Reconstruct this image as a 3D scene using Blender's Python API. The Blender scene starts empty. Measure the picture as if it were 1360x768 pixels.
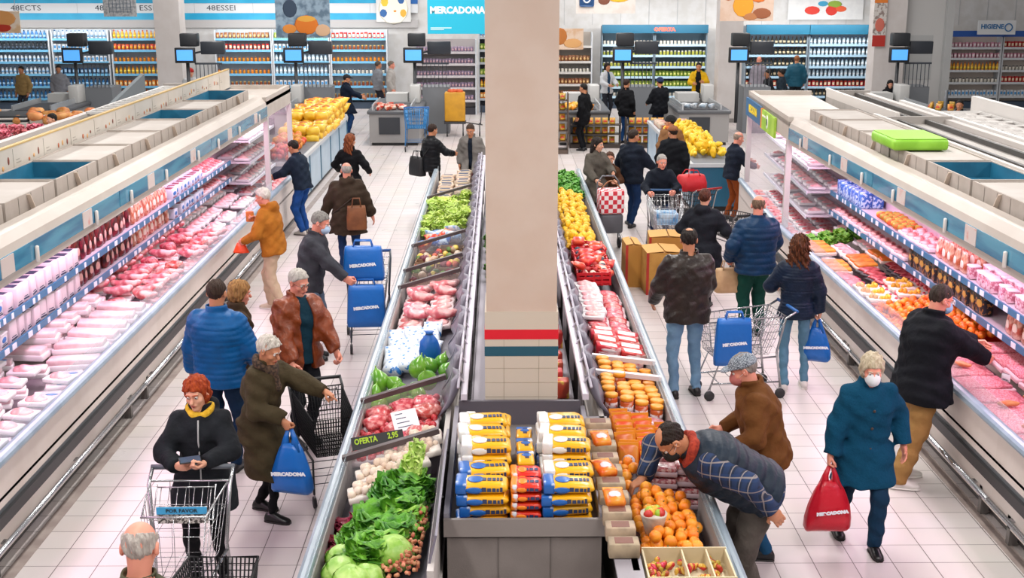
import bpy, bmesh, math, random
import numpy as np
from mathutils import Vector, Matrix, Euler
random.seed(7)
RNG = np.random.default_rng(7)
R_ = math.radians
SC = bpy.context.scene
COL = SC.collection
PI = math.pi

# ------------------------------------------------------------------ camera
FPX, HCAM = 1663.0, 4.4
TH = math.atan(420 / FPX)
PSI = math.atan(16 / FPX * math.cos(TH))
CF = np.array([math.sin(PSI) * math.cos(TH), math.cos(PSI) * math.cos(TH), -math.sin(TH)])
CR = np.array([math.cos(PSI), -math.sin(PSI), 0.0])
CU = np.cross(CR, CF)
CC = np.array([0, 0, HCAM])
def _ray(px, py): return CF + (px - 680) / FPX * CR - (py - 384) / FPX * CU
def at_z(px, py, z=0.0):
    d = _ray(px, py); return CC + d * ((z - HCAM) / d[2])
def at_y(px, py, y):
    d = _ray(px, py); return CC + d * (y / d[1])
cam = bpy.data.objects.new('camera', bpy.data.cameras.new('camera'))
COL.objects.link(cam)
cam.location = (0, 0, HCAM)
cam.rotation_euler = (PI / 2 - TH, 0, -PSI)
cam.data.sensor_width = 36
cam.data.lens = FPX / 1360 * 36
cam.data.clip_end = 200
SC.camera = cam

# ------------------------------------------------------------------ materials
def lin(h):
    h = h.lstrip('#')
    return tuple(((c / 12.92) if c <= .04045 else ((c + .055) / 1.055) ** 2.4) for c in (int(h[i:i + 2], 16) / 255 for i in (0, 2, 4))) + (1,)
_mats = {}
def M(col, rough=.5, metal=0, col2=None, vs=12, thr=(.4, .6), bump=0, bs=40, rnd=0, emit=0, kind='noise', alpha=1, spec=.5, coat=0, stretch=None, sheen=0):
    key = (col, rough, metal, col2, vs, thr, bump, bs, rnd, emit, kind, alpha, spec, coat, stretch, sheen)
    if key in _mats: return _mats[key]
    m = bpy.data.materials.new('mat_' + col.strip('#'))
    m.use_nodes = True
    nt = m.node_tree; N = nt.nodes; L = nt.links
    p = N['Principled BSDF']
    p.inputs['Roughness'].default_value = rough
    p.inputs['Metallic'].default_value = metal
    p.inputs['Specular IOR Level'].default_value = spec
    if coat: p.inputs['Coat Weight'].default_value = coat
    if sheen: p.inputs['Sheen Weight'].default_value = sheen
    tc = N.new('ShaderNodeTexCoord')
    co = tc.outputs['Object']
    if stretch:
        mp = N.new('ShaderNodeMapping'); mp.inputs['Scale'].default_value = stretch
        L.new(co, mp.inputs['Vector']); co = mp.outputs['Vector']
    c = None
    if col2:
        if kind == 'voronoi':
            t = N.new('ShaderNodeTexVoronoi'); t.inputs['Scale'].default_value = vs; f = t.outputs['Distance']
        elif kind == 'cells':
            t = N.new('ShaderNodeTexVoronoi'); t.inputs['Scale'].default_value = vs; f = t.outputs['Color']
        elif kind == 'wave':
            t = N.new('ShaderNodeTexWave'); t.inputs['Scale'].default_value = vs; t.inputs['Distortion'].default_value = 3; f = t.outputs['Fac']
        elif kind == 'check':
            t = N.new('ShaderNodeTexChecker'); t.inputs['Scale'].default_value = vs; f = t.outputs['Fac']
        else:
            t = N.new('ShaderNodeTexNoise'); t.inputs['Scale'].default_value = vs; t.inputs['Detail'].default_value = 4; f = t.outputs['Fac']
        L.new(co, t.inputs['Vector'])
        r = N.new('ShaderNodeMapRange'); r.inputs['From Min'].default_value = thr[0]; r.inputs['From Max'].default_value = thr[1]
        L.new(f, r.inputs['Value'])
        mx = N.new('ShaderNodeMix'); mx.data_type = 'RGBA'
        mx.inputs['A'].default_value = lin(col); mx.inputs['B'].default_value = lin(col2)
        L.new(r.outputs['Result'], mx.inputs['Factor']); c = mx.outputs['Result']
    if rnd:
        oi = N.new('ShaderNodeObjectInfo'); hs = N.new('ShaderNodeHueSaturation')
        r = N.new('ShaderNodeMapRange'); r.inputs['To Min'].default_value = 1 - rnd; r.inputs['To Max'].default_value = 1 + rnd * .6
        L.new(oi.outputs['Random'], r.inputs['Value']); L.new(r.outputs['Result'], hs.inputs['Value'])
        r2 = N.new('ShaderNodeMapRange'); r2.inputs['To Min'].default_value = .5 + rnd * .06; r2.inputs['To Max'].default_value = .5 - rnd * .06
        L.new(oi.outputs['Random'], r2.inputs['Value']); L.new(r2.outputs['Result'], hs.inputs['Hue'])
        if c: L.new(c, hs.inputs['Color'])
        else: hs.inputs['Color'].default_value = lin(col)
        c = hs.outputs['Color']
    if c: L.new(c, p.inputs['Base Color'])
    else: p.inputs['Base Color'].default_value = lin(col)
    if bump:
        n = N.new('ShaderNodeTexNoise'); n.inputs['Scale'].default_value = bs; n.inputs['Detail'].default_value = 3
        L.new(co, n.inputs['Vector'])
        b = N.new('ShaderNodeBump'); b.inputs['Strength'].default_value = bump; b.inputs['Distance'].default_value = .02
        L.new(n.outputs['Fac'], b.inputs['Height']); L.new(b.outputs['Normal'], p.inputs['Normal'])
    if emit:
        p.inputs['Emission Strength'].default_value = emit
        if c: L.new(c, p.inputs['Emission Color'])
        else: p.inputs['Emission Color'].default_value = lin(col)
    if alpha < 1:
        p.inputs['Alpha'].default_value = alpha
    _mats[key] = m
    return m

def M_glass(col, a=.12):
    """thin clear or tinted sheet: mostly see-through with a faint reflection"""
    key = ('glass', col, a)
    if key in _mats: return _mats[key]
    m = bpy.data.materials.new('mat_glass'); m.use_nodes = True
    nt = m.node_tree; N = nt.nodes; L = nt.links
    p = N['Principled BSDF']; p.inputs['Base Color'].default_value = lin(col); p.inputs['Roughness'].default_value = .12
    t = N.new('ShaderNodeBsdfTransparent'); t.inputs['Color'].default_value = (1, 1, 1, 1)
    mx = N.new('ShaderNodeMixShader'); mx.inputs['Fac'].default_value = a
    L.new(t.outputs['BSDF'], mx.inputs[1]); L.new(p.outputs['BSDF'], mx.inputs[2])
    L.new(mx.outputs['Shader'], N['Material Output'].inputs['Surface'])
    _mats[key] = m
    return m

# ------------------------------------------------------------------ mesh builder
def basis(z, hint=(0, 0, 1)):
    z = np.array(z, float); z /= np.linalg.norm(z)
    h = np.array(hint, float)
    if abs(h @ z) > .95: h = np.array((1., 0, 0))
    x = np.cross(h, z); x /= np.linalg.norm(x)
    return x, np.cross(z, x), z

class MB:
    def __init__(s): s.v = []; s.f = []; s.m = []; s.sm = []; s.T = None
    def add(s, vs, fs, m=0, smooth=False):
        b = len(s.v)
        if s.T is not None: vs = [tuple(s.T @ Vector(v)) for v in vs]
        s.v.extend(tuple(map(float, v)) for v in vs)
        s.f.extend([tuple(b + int(i) for i in f) for f in fs])
        s.m.extend([m] * len(fs)); s.sm.extend([smooth] * len(fs))
    def box(s, x0, x1, y0, y1, z0, z1, m=0):
        v = [(x, y, z) for x in (x0, x1) for y in (y0, y1) for z in (z0, z1)]
        s.add(v, [(0, 1, 3, 2), (4, 6, 7, 5), (0, 4, 5, 1), (2, 3, 7, 6), (0, 2, 6, 4), (1, 5, 7, 3)], m)
    def rbox(s, x0, x1, y0, y1, z0, z1, r=.01, m=0, seg=2):
        bm = bmesh.new(); bmesh.ops.create_cube(bm, size=1)
        for v in bm.verts:
            v.co = ((x0 + x1) / 2 + v.co.x * (x1 - x0), (y0 + y1) / 2 + v.co.y * (y1 - y0), (z0 + z1) / 2 + v.co.z * (z1 - z0))
        bmesh.ops.bevel(bm, geom=bm.edges[:], offset=r, segments=seg, affect='EDGES', profile=.5)
        bm.verts.index_update()
        s.add([tuple(v.co) for v in bm.verts], [tuple(v.index for v in f.verts) for f in bm.faces], m, True)
        bm.free()
    def prism(s, poly, axis, a, b, m=0):
        """poly of 2d points extruded along axis ('x','y','z') from a to b"""
        n = len(poly)
        def P(p, t):
            return (t, p[0], p[1]) if axis == 'x' else ((p[0], t, p[1]) if axis == 'y' else (p[0], p[1], t))
        v = [P(p, a) for p in poly] + [P(p, b) for p in poly]
        f = [tuple(range(n))[::-1], tuple(range(n, 2 * n))] + [(i, (i + 1) % n, n + (i + 1) % n, n + i) for i in range(n)]
        s.add(v, f, m)
    def tube(s, pts, r, n=6, m=0, closed=False, smooth=True):
        pts = [np.array(p, float) for p in pts]; k = len(pts)
        rs = r if isinstance(r, (list, tuple)) else [r] * k
        vs = []; px = None
        for i, p in enumerate(pts):
            if closed: d = pts[(i + 1) % k] - pts[i - 1]
            else: d = pts[min(i + 1, k - 1)] - pts[max(i - 1, 0)]
            if np.linalg.norm(d) < 1e-9: d = np.array((0, 0, 1.))
            d = d / np.linalg.norm(d)
            if px is None: x, y, _ = basis(d)
            else:
                x = px - d * (px @ d)
                if np.linalg.norm(x) < 1e-6: x, y, _ = basis(d)
                x = x / np.linalg.norm(x); y = np.cross(d, x)
            px = x
            for j in range(n):
                a = 2 * PI * (j + .5) / n
                vs.append(p + rs[i] * (math.cos(a) * x + math.sin(a) * y))
        fs = []
        for i in range(k if closed else k - 1):
            i2 = (i + 1) % k
            for j in range(n): fs.append((i * n + j, i * n + (j + 1) % n, i2 * n + (j + 1) % n, i2 * n + j))
        if not closed: fs += [tuple(range(n))[::-1], tuple(range((k - 1) * n, k * n))]
        s.add(vs, fs, m, smooth)
    def bar(s, a, b, w, h, m=0, up=(0, 0, 1)):
        """rectangular bar from a to b, w wide and h tall"""
        a = np.array(a, float); b = np.array(b, float)
        x, y, z = basis(b - a, up)
        v = [p + sx * w / 2 * x + sy * h / 2 * y for p in (a, b) for sx, sy in ((-1, -1), (1, -1), (1, 1), (-1, 1))]
        s.add(v, [(3, 2, 1, 0), (4, 5, 6, 7)] + [(i, (i + 1) % 4, 4 + (i + 1) % 4, 4 + i) for i in range(4)], m)
    def lathe(s, prof, n=12, m=0, c=(0, 0, 0), smooth=True, sx=1, sy=1):
        vs = []; k = len(prof)
        for (r, z) in prof:
            for j in range(n):
                a = 2 * PI * j / n
                vs.append((c[0] + r * sx * math.cos(a), c[1] + r * sy * math.sin(a), c[2] + z))
        fs = [(i * n + j, i * n + (j + 1) % n, (i + 1) * n + (j + 1) % n, (i + 1) * n + j) for i in range(k - 1) for j in range(n)]
        fs += [tuple(range(n))[::-1], tuple(range((k - 1) * n, k * n))]
        s.add(vs, fs, m, smooth)
    def ball(s, c, r, n=10, k=6, m=0, dz=1.0):
        rs = r if isinstance(r, (tuple, list)) else (r, r, r)
        vs = [(c[0], c[1], c[2] - rs[2])]; fs = []
        for i in range(1, k):
            t = PI * i / k
            for j in range(n):
                a = 2 * PI * j / n
                vs.append((c[0] + rs[0] * math.sin(t) * math.cos(a), c[1] + rs[1] * math.sin(t) * math.sin(a), c[2] - rs[2] * math.cos(t)))
        vs.append((c[0], c[1], c[2] + rs[2])); e = len(vs) - 1
        for j in range(n): fs.append((0, 1 + (j + 1) % n, 1 + j)); fs.append((e, 1 + (k - 2) * n + j, 1 + (k - 2) * n + (j + 1) % n))
        for i in range(k - 2):
            for j in range(n): fs.append((1 + i * n + j, 1 + i * n + (j + 1) % n, 1 + (i + 1) * n + (j + 1) % n, 1 + (i + 1) * n + j))
        s.add(vs, fs, m, True)
    def loft(s, rings, m=0, smooth=True):
        """list of rings with equal point counts, capped"""
        n = len(rings[0]); vs = [p for r in rings for p in r]; k = len(rings)
        fs = [(i * n + j, i * n + (j + 1) % n, (i + 1) * n + (j + 1) % n, (i + 1) * n + j) for i in range(k - 1) for j in range(n)]
        fs += [tuple(range(n))[::-1], tuple(range((k - 1) * n, k * n))]
        s.add(vs, fs, m, smooth)
    def mesh(s, name, mats):
        me = bpy.data.meshes.new(name)
        me.from_pydata(s.v, [], s.f)
        for mt in (mats if isinstance(mats, (list, tuple)) else [mats]): me.materials.append(mt)
        me.polygons.foreach_set('material_index', s.m)
        me.polygons.foreach_set('use_smooth', s.sm)
        me.update()
        return me
    def build(s, name, mats, parent=None, loc=None, rz=0):
        return link(name, s.mesh(name, mats), parent, loc, rz)

def link(name, me, parent=None, loc=None, rz=0):
    o = bpy.data.objects.new(name, me); COL.objects.link(o)
    if parent is not None: o.parent = parent
    if loc is not None: o.location = loc
    if rz: o.rotation_euler = (0, 0, rz)
    return o
def tag(o, label, cat, group=None, kind=None):
    if label: o['label'] = label
    if cat: o['category'] = cat
    if group: o['group'] = group
    if kind: o['kind'] = kind
    return o
def struct(name, mb, mats, label=None):
    o = mb.build(name, mats); o['kind'] = 'structure'
    if label: o['label'] = label
    return o
def thing(name, label, cat, loc=(0, 0, 0), rz=0, group=None):
    o = bpy.data.objects.new(name, None); COL.objects.link(o)
    o.empty_display_size = .1
    o.location = loc; o.rotation_euler = (0, 0, rz)
    return tag(o, label, cat, group)
def dup(o, loc=None, rot=None, scale=None, label=None, group=None, parent=None):
    c = o.copy(); COL.objects.link(c)
    if parent is not None: c.parent = parent
    if loc is not None: c.location = loc
    if rot is not None: c.rotation_euler = rot
    if scale is not None: c.scale = (scale,) * 3 if isinstance(scale, (int, float)) else scale
    if label: c['label'] = label
    if group: c['group'] = group
    for ch in o.children: dup(ch, parent=c)
    return c
class Kind:
    """first placement uses the prototype itself, the next ones copy it"""
    def __init__(s, make): s.make = make; s.o = None
    def put(s, loc, rot=(0, 0, 0), scale=1, label=None, group=None):
        if s.o is None:
            s.o = s.make(); o = s.o
            o.location = loc; o.rotation_euler = rot; o.scale = (scale,) * 3 if isinstance(scale, (int, float)) else scale
            if label: o['label'] = label
            if group: o['group'] = group
            return o
        return dup(s.o, loc, rot, scale, label, group)
def text(name, body, size, mat, parent, loc, rot, sx=1.0, shear=0, bold=0.0, align='CENTER'):
    cu = bpy.data.curves.new(name, 'FONT'); cu.body = body; cu.size = size; cu.align_x = align; cu.align_y = 'CENTER'
    cu.extrude = .0008; cu.offset = bold; cu.shear = shear; cu.resolution_u = 2
    tmp = bpy.data.objects.new(name + '_curve', cu); COL.objects.link(tmp)
    bpy.context.view_layer.update()
    me = bpy.data.meshes.new_from_object(tmp.evaluated_get(bpy.context.evaluated_depsgraph_get()))
    bpy.data.objects.remove(tmp); bpy.data.curves.remove(cu)
    me.materials.clear(); me.materials.append(mat)
    o = bpy.data.objects.new(name, me); COL.objects.link(o); o.parent = parent
    o.location = loc; o.rotation_euler = rot; o.scale = (sx, 1, 1)
    return o
# ------------------------------------------------------------------ signed distance modelling
def smin(a, b, k):
    h = np.maximum(k - np.abs(a - b), 0) / k
    return np.minimum(a, b) - h * h * k * .25
def smax(a, b, k): return -smin(-a, -b, k)
def cone(P, a, b, ra, rb):
    a = np.asarray(a, float); b = np.asarray(b, float); ab = b - a
    t = np.clip(((P - a) @ ab) / (ab @ ab + 1e-12), 0, 1)
    return np.linalg.norm(P - a - t[:, None] * ab, axis=1) - (ra + t * (rb - ra)), t
def ell(P, c, r, Rm=None):
    q = P - np.asarray(c, float)
    if Rm is not None: q = q @ Rm
    r = np.asarray(r, float)
    k0 = np.linalg.norm(q / r, axis=1); k1 = np.linalg.norm(q / (r * r), axis=1) + 1e-9
    return k0 * (k0 - 1) / k1
def sloft(Q, zs, a, b, e=2.3, ks=.03):
    z = Q[:, 2]
    A = np.interp(z, zs, a); B = np.interp(z, zs, b)
    d = ((np.abs(Q[:, 0] / A) ** e + np.abs(Q[:, 1] / B) ** e) ** (1 / e) - 1) * np.minimum(A, B)
    return smax(smax(d, z - zs[-1], ks), zs[0] - z, ks)

def nets(fn, lo, hi, h):
    """surface nets on a dense grid"""
    lo = np.asarray(lo, float) - 2 * h; hi = np.asarray(hi, float) + 2 * h
    n = np.ceil((hi - lo) / h).astype(int) + 1
    g = [lo[i] + h * np.arange(n[i]) for i in range(3)]
    X, Y, Z = np.meshgrid(*g, indexing='ij')
    D = fn(np.stack([X.ravel(), Y.ravel(), Z.ravel()], 1)).reshape(n)
    D[[0, -1]] = np.maximum(D[[0, -1]], h); D[:, [0, -1]] = np.maximum(D[:, [0, -1]], h); D[:, :, [0, -1]] = np.maximum(D[:, :, [0, -1]], h)
    S = D < 0
    off = [(i, j, k) for i in (0, 1) for j in (0, 1) for k in (0, 1)]
    sl = lambda A, o: A[o[0]:o[0] + n[0] - 1, o[1]:o[1] + n[1] - 1, o[2]:o[2] + n[2] - 1]
    cnt = sum(sl(S, o).astype(np.int8) for o in off)
    act = (cnt > 0) & (cnt < 8)
    ijk = np.argwhere(act)
    if len(ijk) == 0: return np.zeros((0, 3)), np.zeros((0, 4), int)
    idx = -np.ones(act.shape, int); idx[act] = np.arange(len(ijk))
    acc = np.zeros((len(ijk), 3)); c = np.zeros(len(ijk))
    vals = {o: D[ijk[:, 0] + o[0], ijk[:, 1] + o[1], ijk[:, 2] + o[2]] for o in off}
    for o in off:
        for ax in range(3):
            if o[ax] == 0:
                o2 = list(o); o2[ax] = 1; o2 = tuple(o2)
                va, vb = vals[o], vals[o2]
                cr = (va < 0) != (vb < 0)
                t = np.where(cr, va / np.where(cr, va - vb, 1), 0)
                p = np.array(o, float)[None] + np.zeros((len(ijk), 3)); p[:, ax] = t
                acc[cr] += p[cr]; c[cr] += 1
    V = lo + h * (ijk + acc / c[:, None])
    Q = []
    for ax in range(3):
        a1, a2 = (ax + 1) % 3, (ax + 2) % 3
        e0 = [slice(1, -1)] * 3; e1 = [slice(1, -1)] * 3
        e0[ax] = slice(0, -1); e1[ax] = slice(1, None)
        s0, s1 = S[tuple(e0)], S[tuple(e1)]
        for flip in (False, True):
            w = np.argwhere((s0 & ~s1) if not flip else (~s0 & s1))
            if len(w) == 0: continue
            w = w.copy(); w[:, a1] += 1; w[:, a2] += 1
            def cell(d1, d2):
                q = w.copy(); q[:, a1] += d1; q[:, a2] += d2
                return idx[q[:, 0], q[:, 1], q[:, 2]]
            q = np.stack([cell(-1, -1), cell(0, -1), cell(0, 0), cell(-1, 0)], 1)
            Q.append(q[:, ::-1] if flip else q)
    return V, (np.concatenate(Q) if Q else np.zeros((0, 4), int))

def np_mesh(name, parts, mats):
    """parts: list of (V, quads) merged into one mesh"""
    V = []; F = []; b = 0
    for v, f in parts:
        if len(v) == 0: continue
        V.append(v); F.append(f + b); b += len(v)
    V = np.concatenate(V); F = np.concatenate(F)
    me = bpy.data.meshes.new(name)
    me.vertices.add(len(V)); me.vertices.foreach_set('co', V.astype(np.float32).ravel())
    me.loops.add(len(F) * 4); me.loops.foreach_set('vertex_index', F.astype(np.int32).ravel())
    me.polygons.add(len(F)); me.polygons.foreach_set('loop_start', np.arange(0, len(F) * 4, 4, dtype=np.int32))
    me.polygons.foreach_set('use_smooth', np.ones(len(F), bool))
    for m in (mats if isinstance(mats, (list, tuple)) else [mats]): me.materials.append(m)
    me.update(calc_edges=True)
    return me
def sdf_obj(name, fn, lo, hi, h, mat, parent):
    V, Q = nets(fn, lo, hi, h)
    return link(name, np_mesh(name, [(V, Q)], mat), parent)

def rotm(yaw=0, pitch=0, roll=0):
    """columns: right, forward, up; pitch > 0 looks down, yaw > 0 turns to the left"""
    return np.array(Euler((-R_(pitch), R_(roll), R_(yaw)), 'XYZ').to_matrix())
def ik(a, b, l1, l2, pole):
    a = np.asarray(a, float); b = np.asarray(b, float); d = b - a; D = np.linalg.norm(d)
    if D > (l1 + l2) * .995: d = d / D * (l1 + l2) * .995; D = (l1 + l2) * .995; b = a + d
    u = d / D; x = (l1 * l1 - l2 * l2 + D * D) / (2 * D); y = math.sqrt(max(l1 * l1 - x * x, 1e-6))
    p = np.asarray(pole, float); p = p - u * (p @ u); p /= (np.linalg.norm(p) + 1e-9)
    return a + u * x + p * y, b

SKIN = {'fair': '#d9a083', 'pink': '#d98f78', 'tan': '#bd7f5c', 'olive': '#a86f4f', 'dark': '#74492f'}
LOD = [dict(g=.0115, hd=.0062, hn=.0056), dict(g=.016, hd=.0095, hn=.009), dict(g=.024, hd=.014, hn=.013)]

def cloth(style, col, col2=None):
    if style == 'puffer': return M(col, .45, spec=.18, col2=col2, vs=6, thr=(.35, .7), bump=.3, bs=24)
    if style == 'leather': return M(col, .42, spec=.3, col2=col2, vs=9, thr=(.35, .68), bump=.8, bs=15, coat=.08)
    if style == 'denim': return M(col, .85, spec=.12, col2=col2, vs=7, thr=(.35, .65), bump=.6, bs=20)
    if style == 'wool': return M(col, .95, spec=.12, col2=col2, vs=120, thr=(.3, .7), bump=.6, bs=22)
    return M(col, .8, spec=.15, col2=col2, vs=9, thr=(.3, .72), bump=.7, bs=16)

def plaid_mat(base, l1, l2):
    m = bpy.data.materials.new('mat_plaid'); m.use_nodes = True
    nt = m.node_tree; N = nt.nodes; L = nt.links; p = N['Principled BSDF']; p.inputs['Roughness'].default_value = .9
    tc = N.new('ShaderNodeTexCoord'); sp = N.new('ShaderNodeSeparateXYZ'); L.new(tc.outputs['Object'], sp.inputs[0])
    def band(sock, per, wid, ph=0):
        a = N.new('ShaderNodeMath'); a.operation = 'MULTIPLY_ADD'; a.inputs[1].default_value = 1 / per; a.inputs[2].default_value = ph; L.new(sock, a.inputs[0])
        b = N.new('ShaderNodeMath'); b.operation = 'FRACT'; L.new(a.outputs[0], b.inputs[0])
        c = N.new('ShaderNodeMath'); c.operation = 'LESS_THAN'; c.inputs[1].default_value = wid; L.new(b.outputs[0], c.inputs[0])
        return c.outputs[0]
    col = None
    ad = N.new('ShaderNodeMath'); ad.operation = 'ADD'; L.new(sp.outputs['X'], ad.inputs[0]); L.new(sp.outputs['Y'], ad.inputs[1])
    prev = lin(base)
    for sock, per, wid, ph, c, amt in ((sp.outputs['Z'], .085, .5, .2, l1, .45), (ad.outputs[0], .085, .5, 0, l1, .45), (sp.outputs['Z'], .085, .1, 0, l2, .75), (ad.outputs[0], .085, .1, .3, l2, .75)):
        mx = N.new('ShaderNodeMix'); mx.data_type = 'RGBA'
        if col is None: mx.inputs['A'].default_value = prev
        else: L.new(col, mx.inputs['A'])
        mx.inputs['B'].default_value = lin(c)
        k = N.new('ShaderNodeMath'); k.operation = 'MULTIPLY'; k.inputs[1].default_value = amt; L.new(band(sock, per, wid, ph), k.inputs[0])
        L.new(k.outputs[0], mx.inputs['Factor']); col = mx.outputs['Result']
    L.new(col, p.inputs['Base Color'])
    return m

PEOPLE = []
def person(label, head, ht=1.7, heading=0, build=1.0, fem=False, lean=0, side=0, lod=1, feet=None, toes=(0, 0), hands=(None, None), grip=('relax', 'relax'),
           palms=(None, None), hdirs=(None, None), poles=(None, None), hyaw=0, hpitch=8, hroll=0, skin='fair', hair='short', hcol='#2a1c14', hcol2=None,
           top=None, legs=None, shoe='#16161a', extra=(), face=True, headscale=1.0, drop=0, group=None, root_at=None, cat=None):
    """head: pixel of the crown; the figure stands on the floor below it"""
    k = ht / 1.75; L = LOD[lod]
    rs = random.Random(hash(label) % 99991 if False else sum(map(ord, label)))
    top = dict(style='plain', col='#202226', hem=.12, thick=.022, **{}) | (top or {})
    legs = dict(style='plain', col='#1d2230', wide=0.0) | (legs or {})
    Pv = np.array((0, 0, .93 * k - drop))
    T = rotm(0, lean, side)               # torso frame
    sp = T[:, 2]
    shc = Pv + sp * .485 * k
    sw = (.145 if fem else .163) * k * (.6 + .4 * build)
    SH = [shc + T[:, 0] * sw - sp * .03 * k, shc - T[:, 0] * sw - sp * .03 * k]
    nb = Pv + sp * .535 * k
    Hm = rotm(hyaw, hpitch, hroll)
    up = Hm[:, 2] * .6 + sp * .4; up /= np.linalg.norm(up)
    hk = k ** .5 * headscale
    Hc = nb + up * .135 * hk + Hm[:, 1] * .015
    topz = (Hc + Hm[:, 2] * .125 * hk)
    # arms
    ua, fa = .285 * k, .255 * k
    EL, WR = [], []
    for i, sg in ((0, 1), (1, -1)):
        tgt = hands[i]
        if tgt is None: tgt = SH[i] + np.array((sg * .07, .05, -.5 * k))
        pole = poles[i] if poles[i] is not None else (sg * .6, -.8, -.35)
        e, w = ik(SH[i], np.array(tgt, float), ua, fa, pole)
        EL.append(e); WR.append(w)
    # legs
    if feet is None: feet = ((.095, .02), (-.095, -.02))
    HP = [Pv + np.array((.088 * k, 0, -.03)), Pv + np.array((-.088 * k, 0, -.03))]
    AN, KN = [], []
    for i in (0, 1):
        ft = feet[i]; z = ft[2] if len(ft) > 2 else 0
        a = np.array((ft[0], ft[1], .085 + z))
        kn, a = ik(HP[i], a, .43 * k, .42 * k, (0.1 * (1 - 2 * i), 1, 0))
        AN.append(a); KN.append(kn)
    # placement
    if root_at is None:
        w = at_z(head[0], head[1], topz[2])
        c, s = math.cos(R_(heading)), math.sin(R_(heading))
        rx = w[0] - (c * topz[0] - s * topz[1]); ry = w[1] - (s * topz[0] + c * topz[1])
    else: rx, ry = root_at
    root = thing('person', label, cat or 'person', (rx, ry, 0), R_(heading), group)
    b = build
    offs = np.array([rs.uniform(0, 9) for _ in range(6)])
    def wr(P, amp=.006):
        return 1.35 * amp * (np.sin(23 * P[:, 2] + 9 * P[:, 0] + offs[0] + 2 * np.sin(11 * P[:, 0] + offs[1])) * np.sin(13 * P[:, 0] - 10 * P[:, 1] + 7 * P[:, 2] + offs[2]) + .5 * np.sin(47 * P[:, 2] + 30 * P[:, 1] - 24 * P[:, 0] + offs[3]))
    skinm = M(SKIN[skin], .5, col2='#c4705c' if skin in ('fair', 'pink') else None, vs=9, thr=(.5, .85), bump=.06, bs=120)
    # ---- body
    HI = Hm
    def head_sdf(P):
        q = ((P - Hc) @ HI) / hk
        d = ell(q, (0, -.012, .035), (.074, .096, .088))
        d = smin(d, ell(q, (0, .028, -.04), (.057, .064, .074)), .03)
        d = smin(d, ell(q, (0, .072, -.094), (.024, .02, .018)), .025)
        d = smin(d, cone(q, (0, .088, .012), (0, .112, -.022), .008, .0145)[0], .012)
        d = smin(d, ell(q, (0, .08, .03), (.05, .014, .012)), .015)
        for s in (1, -1):
            d = smax(d, -ell(q, (s * .03, .1, .01), (.019, .02, .011)), .012)
            d = smin(d, ell(q, (s * .04, .06, -.025), (.022, .022, .02)), .02)
            e = smax(ell(q, (s * .079, -.008, .0), (.014, .022, .033)), -ell(q, (s * .09, -.002, .002), (.009, .012, .02)), .005)
            d = smin(d, e, .008)
        d = smin(d, ell(q, (0, .089, -.055), (.024, .012, .012)), .012)
        d = d * hk
        nk = cone(P, nb - sp * .05 * k, Hc - Hm[:, 2] * .055 * hk - Hm[:, 1] * .02, (.062 if not fem else .052) * k, (.054 if not fem else .046) * k)[0]
        d = smin(d, nk, .03)
        return smin(d, ell((P - nb + sp * .05 * k) @ T, (0, 0, 0), (.12 * k, .07 * k, .05 * k)), .05)
    rad = .15 * hk
    hlo = np.minimum(Hc - rad, nb - .12); hhi = Hc + rad
    bp = [nets(head_sdf, hlo, hhi, L['hd'])]
    hand_fr = []
    for i, sg in ((0, 1), (1, -1)):
        d = np.array(hdirs[i], float) if hdirs[i] is not None else WR[i] - EL[i]
        d /= np.linalg.norm(d)
        pn = np.array(palms[i], float) if palms[i] is not None else np.array((-sg, 0.15, 0)); pn = pn - d * (pn @ d); pn /= np.linalg.norm(pn) + 1e-9
        th = np.cross(d, pn) * sg
        hand_fr.append((WR[i].copy(), d, pn, th))
        g = grip[i]
        curl = {'relax': (.3, .35, .3), 'fist': (1.25, 1.5, 1.0), 'grip': (.95, 1.1, .8), 'flat': (.06, .08, .08), 'point': (1.2, 1.5, 1), 'pinch': (.7, .6, .4)}[g]
        W0 = WR[i]; s_ = k * (.92 if fem else 1.0)
        segs = []
        for fi, (o_, lf) in enumerate(((.032, .95), (.0108, 1.06), (-.0108, 1.0), (-.031, .8))):
            cu = curl if not (g == 'point' and fi == 0) else (.1, .15, .1)
            p = W0 + d * .088 * s_ + th * o_ * s_; ang = 0
            for ln, cc, r0, r1 in ((.044, cu[0], .0098, .009), (.028, cu[1], .009, .0082), (.021, cu[2], .0082, .0068)):
                ang += cc; q = p + (d * math.cos(ang) + pn * math.sin(ang)) * ln * lf * s_
                segs.append((p, q, r0 * s_, r1 * s_)); p = q
        tb = W0 + d * .03 * s_ + th * .03 * s_ + pn * .008
        ta = .75 if g in ('relax', 'flat') else .45
        t1 = tb + (d * math.cos(ta) + th * math.sin(ta) + pn * (.25 if g in ('relax', 'flat') else .7)) * .042 * s_
        t2 = t1 + (d * .9 + pn * (.35 if g in ('relax', 'flat') else .8) - th * (.0 if g in ('relax', 'flat') else .45)) * .032 * s_
        segs += [(tb, t1, .0125 * s_, .0105 * s_), (t1, t2, .0105 * s_, .008 * s_)]
        Rm = np.stack([th, d, pn], 1)
        def hand_sdf(P, W0=W0, d=d, Rm=Rm, segs=segs, E=EL[i], s_=s_):
            q = (P - W0) @ Rm
            x = ell(q, (0, .05 * s_, 0), (.045 * s_, .056 * s_, .019 * s_))
            x = smin(x, cone(P, E + (W0 - E) * .6, W0 + d * .02, .034 * s_, .026 * s_)[0], .025)
            for (a, b_, ra, rb) in segs: x = smin(x, cone(P, a, b_, ra, rb)[0], .006)
            return x
        pts = np.array([x for sgm in segs for x in sgm[:2]] + [W0, EL[i] + (W0 - EL[i]) * .72])
        bp.append(nets(hand_sdf, pts.min(0) - .035, pts.max(0) + .035, L['hn']))
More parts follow.
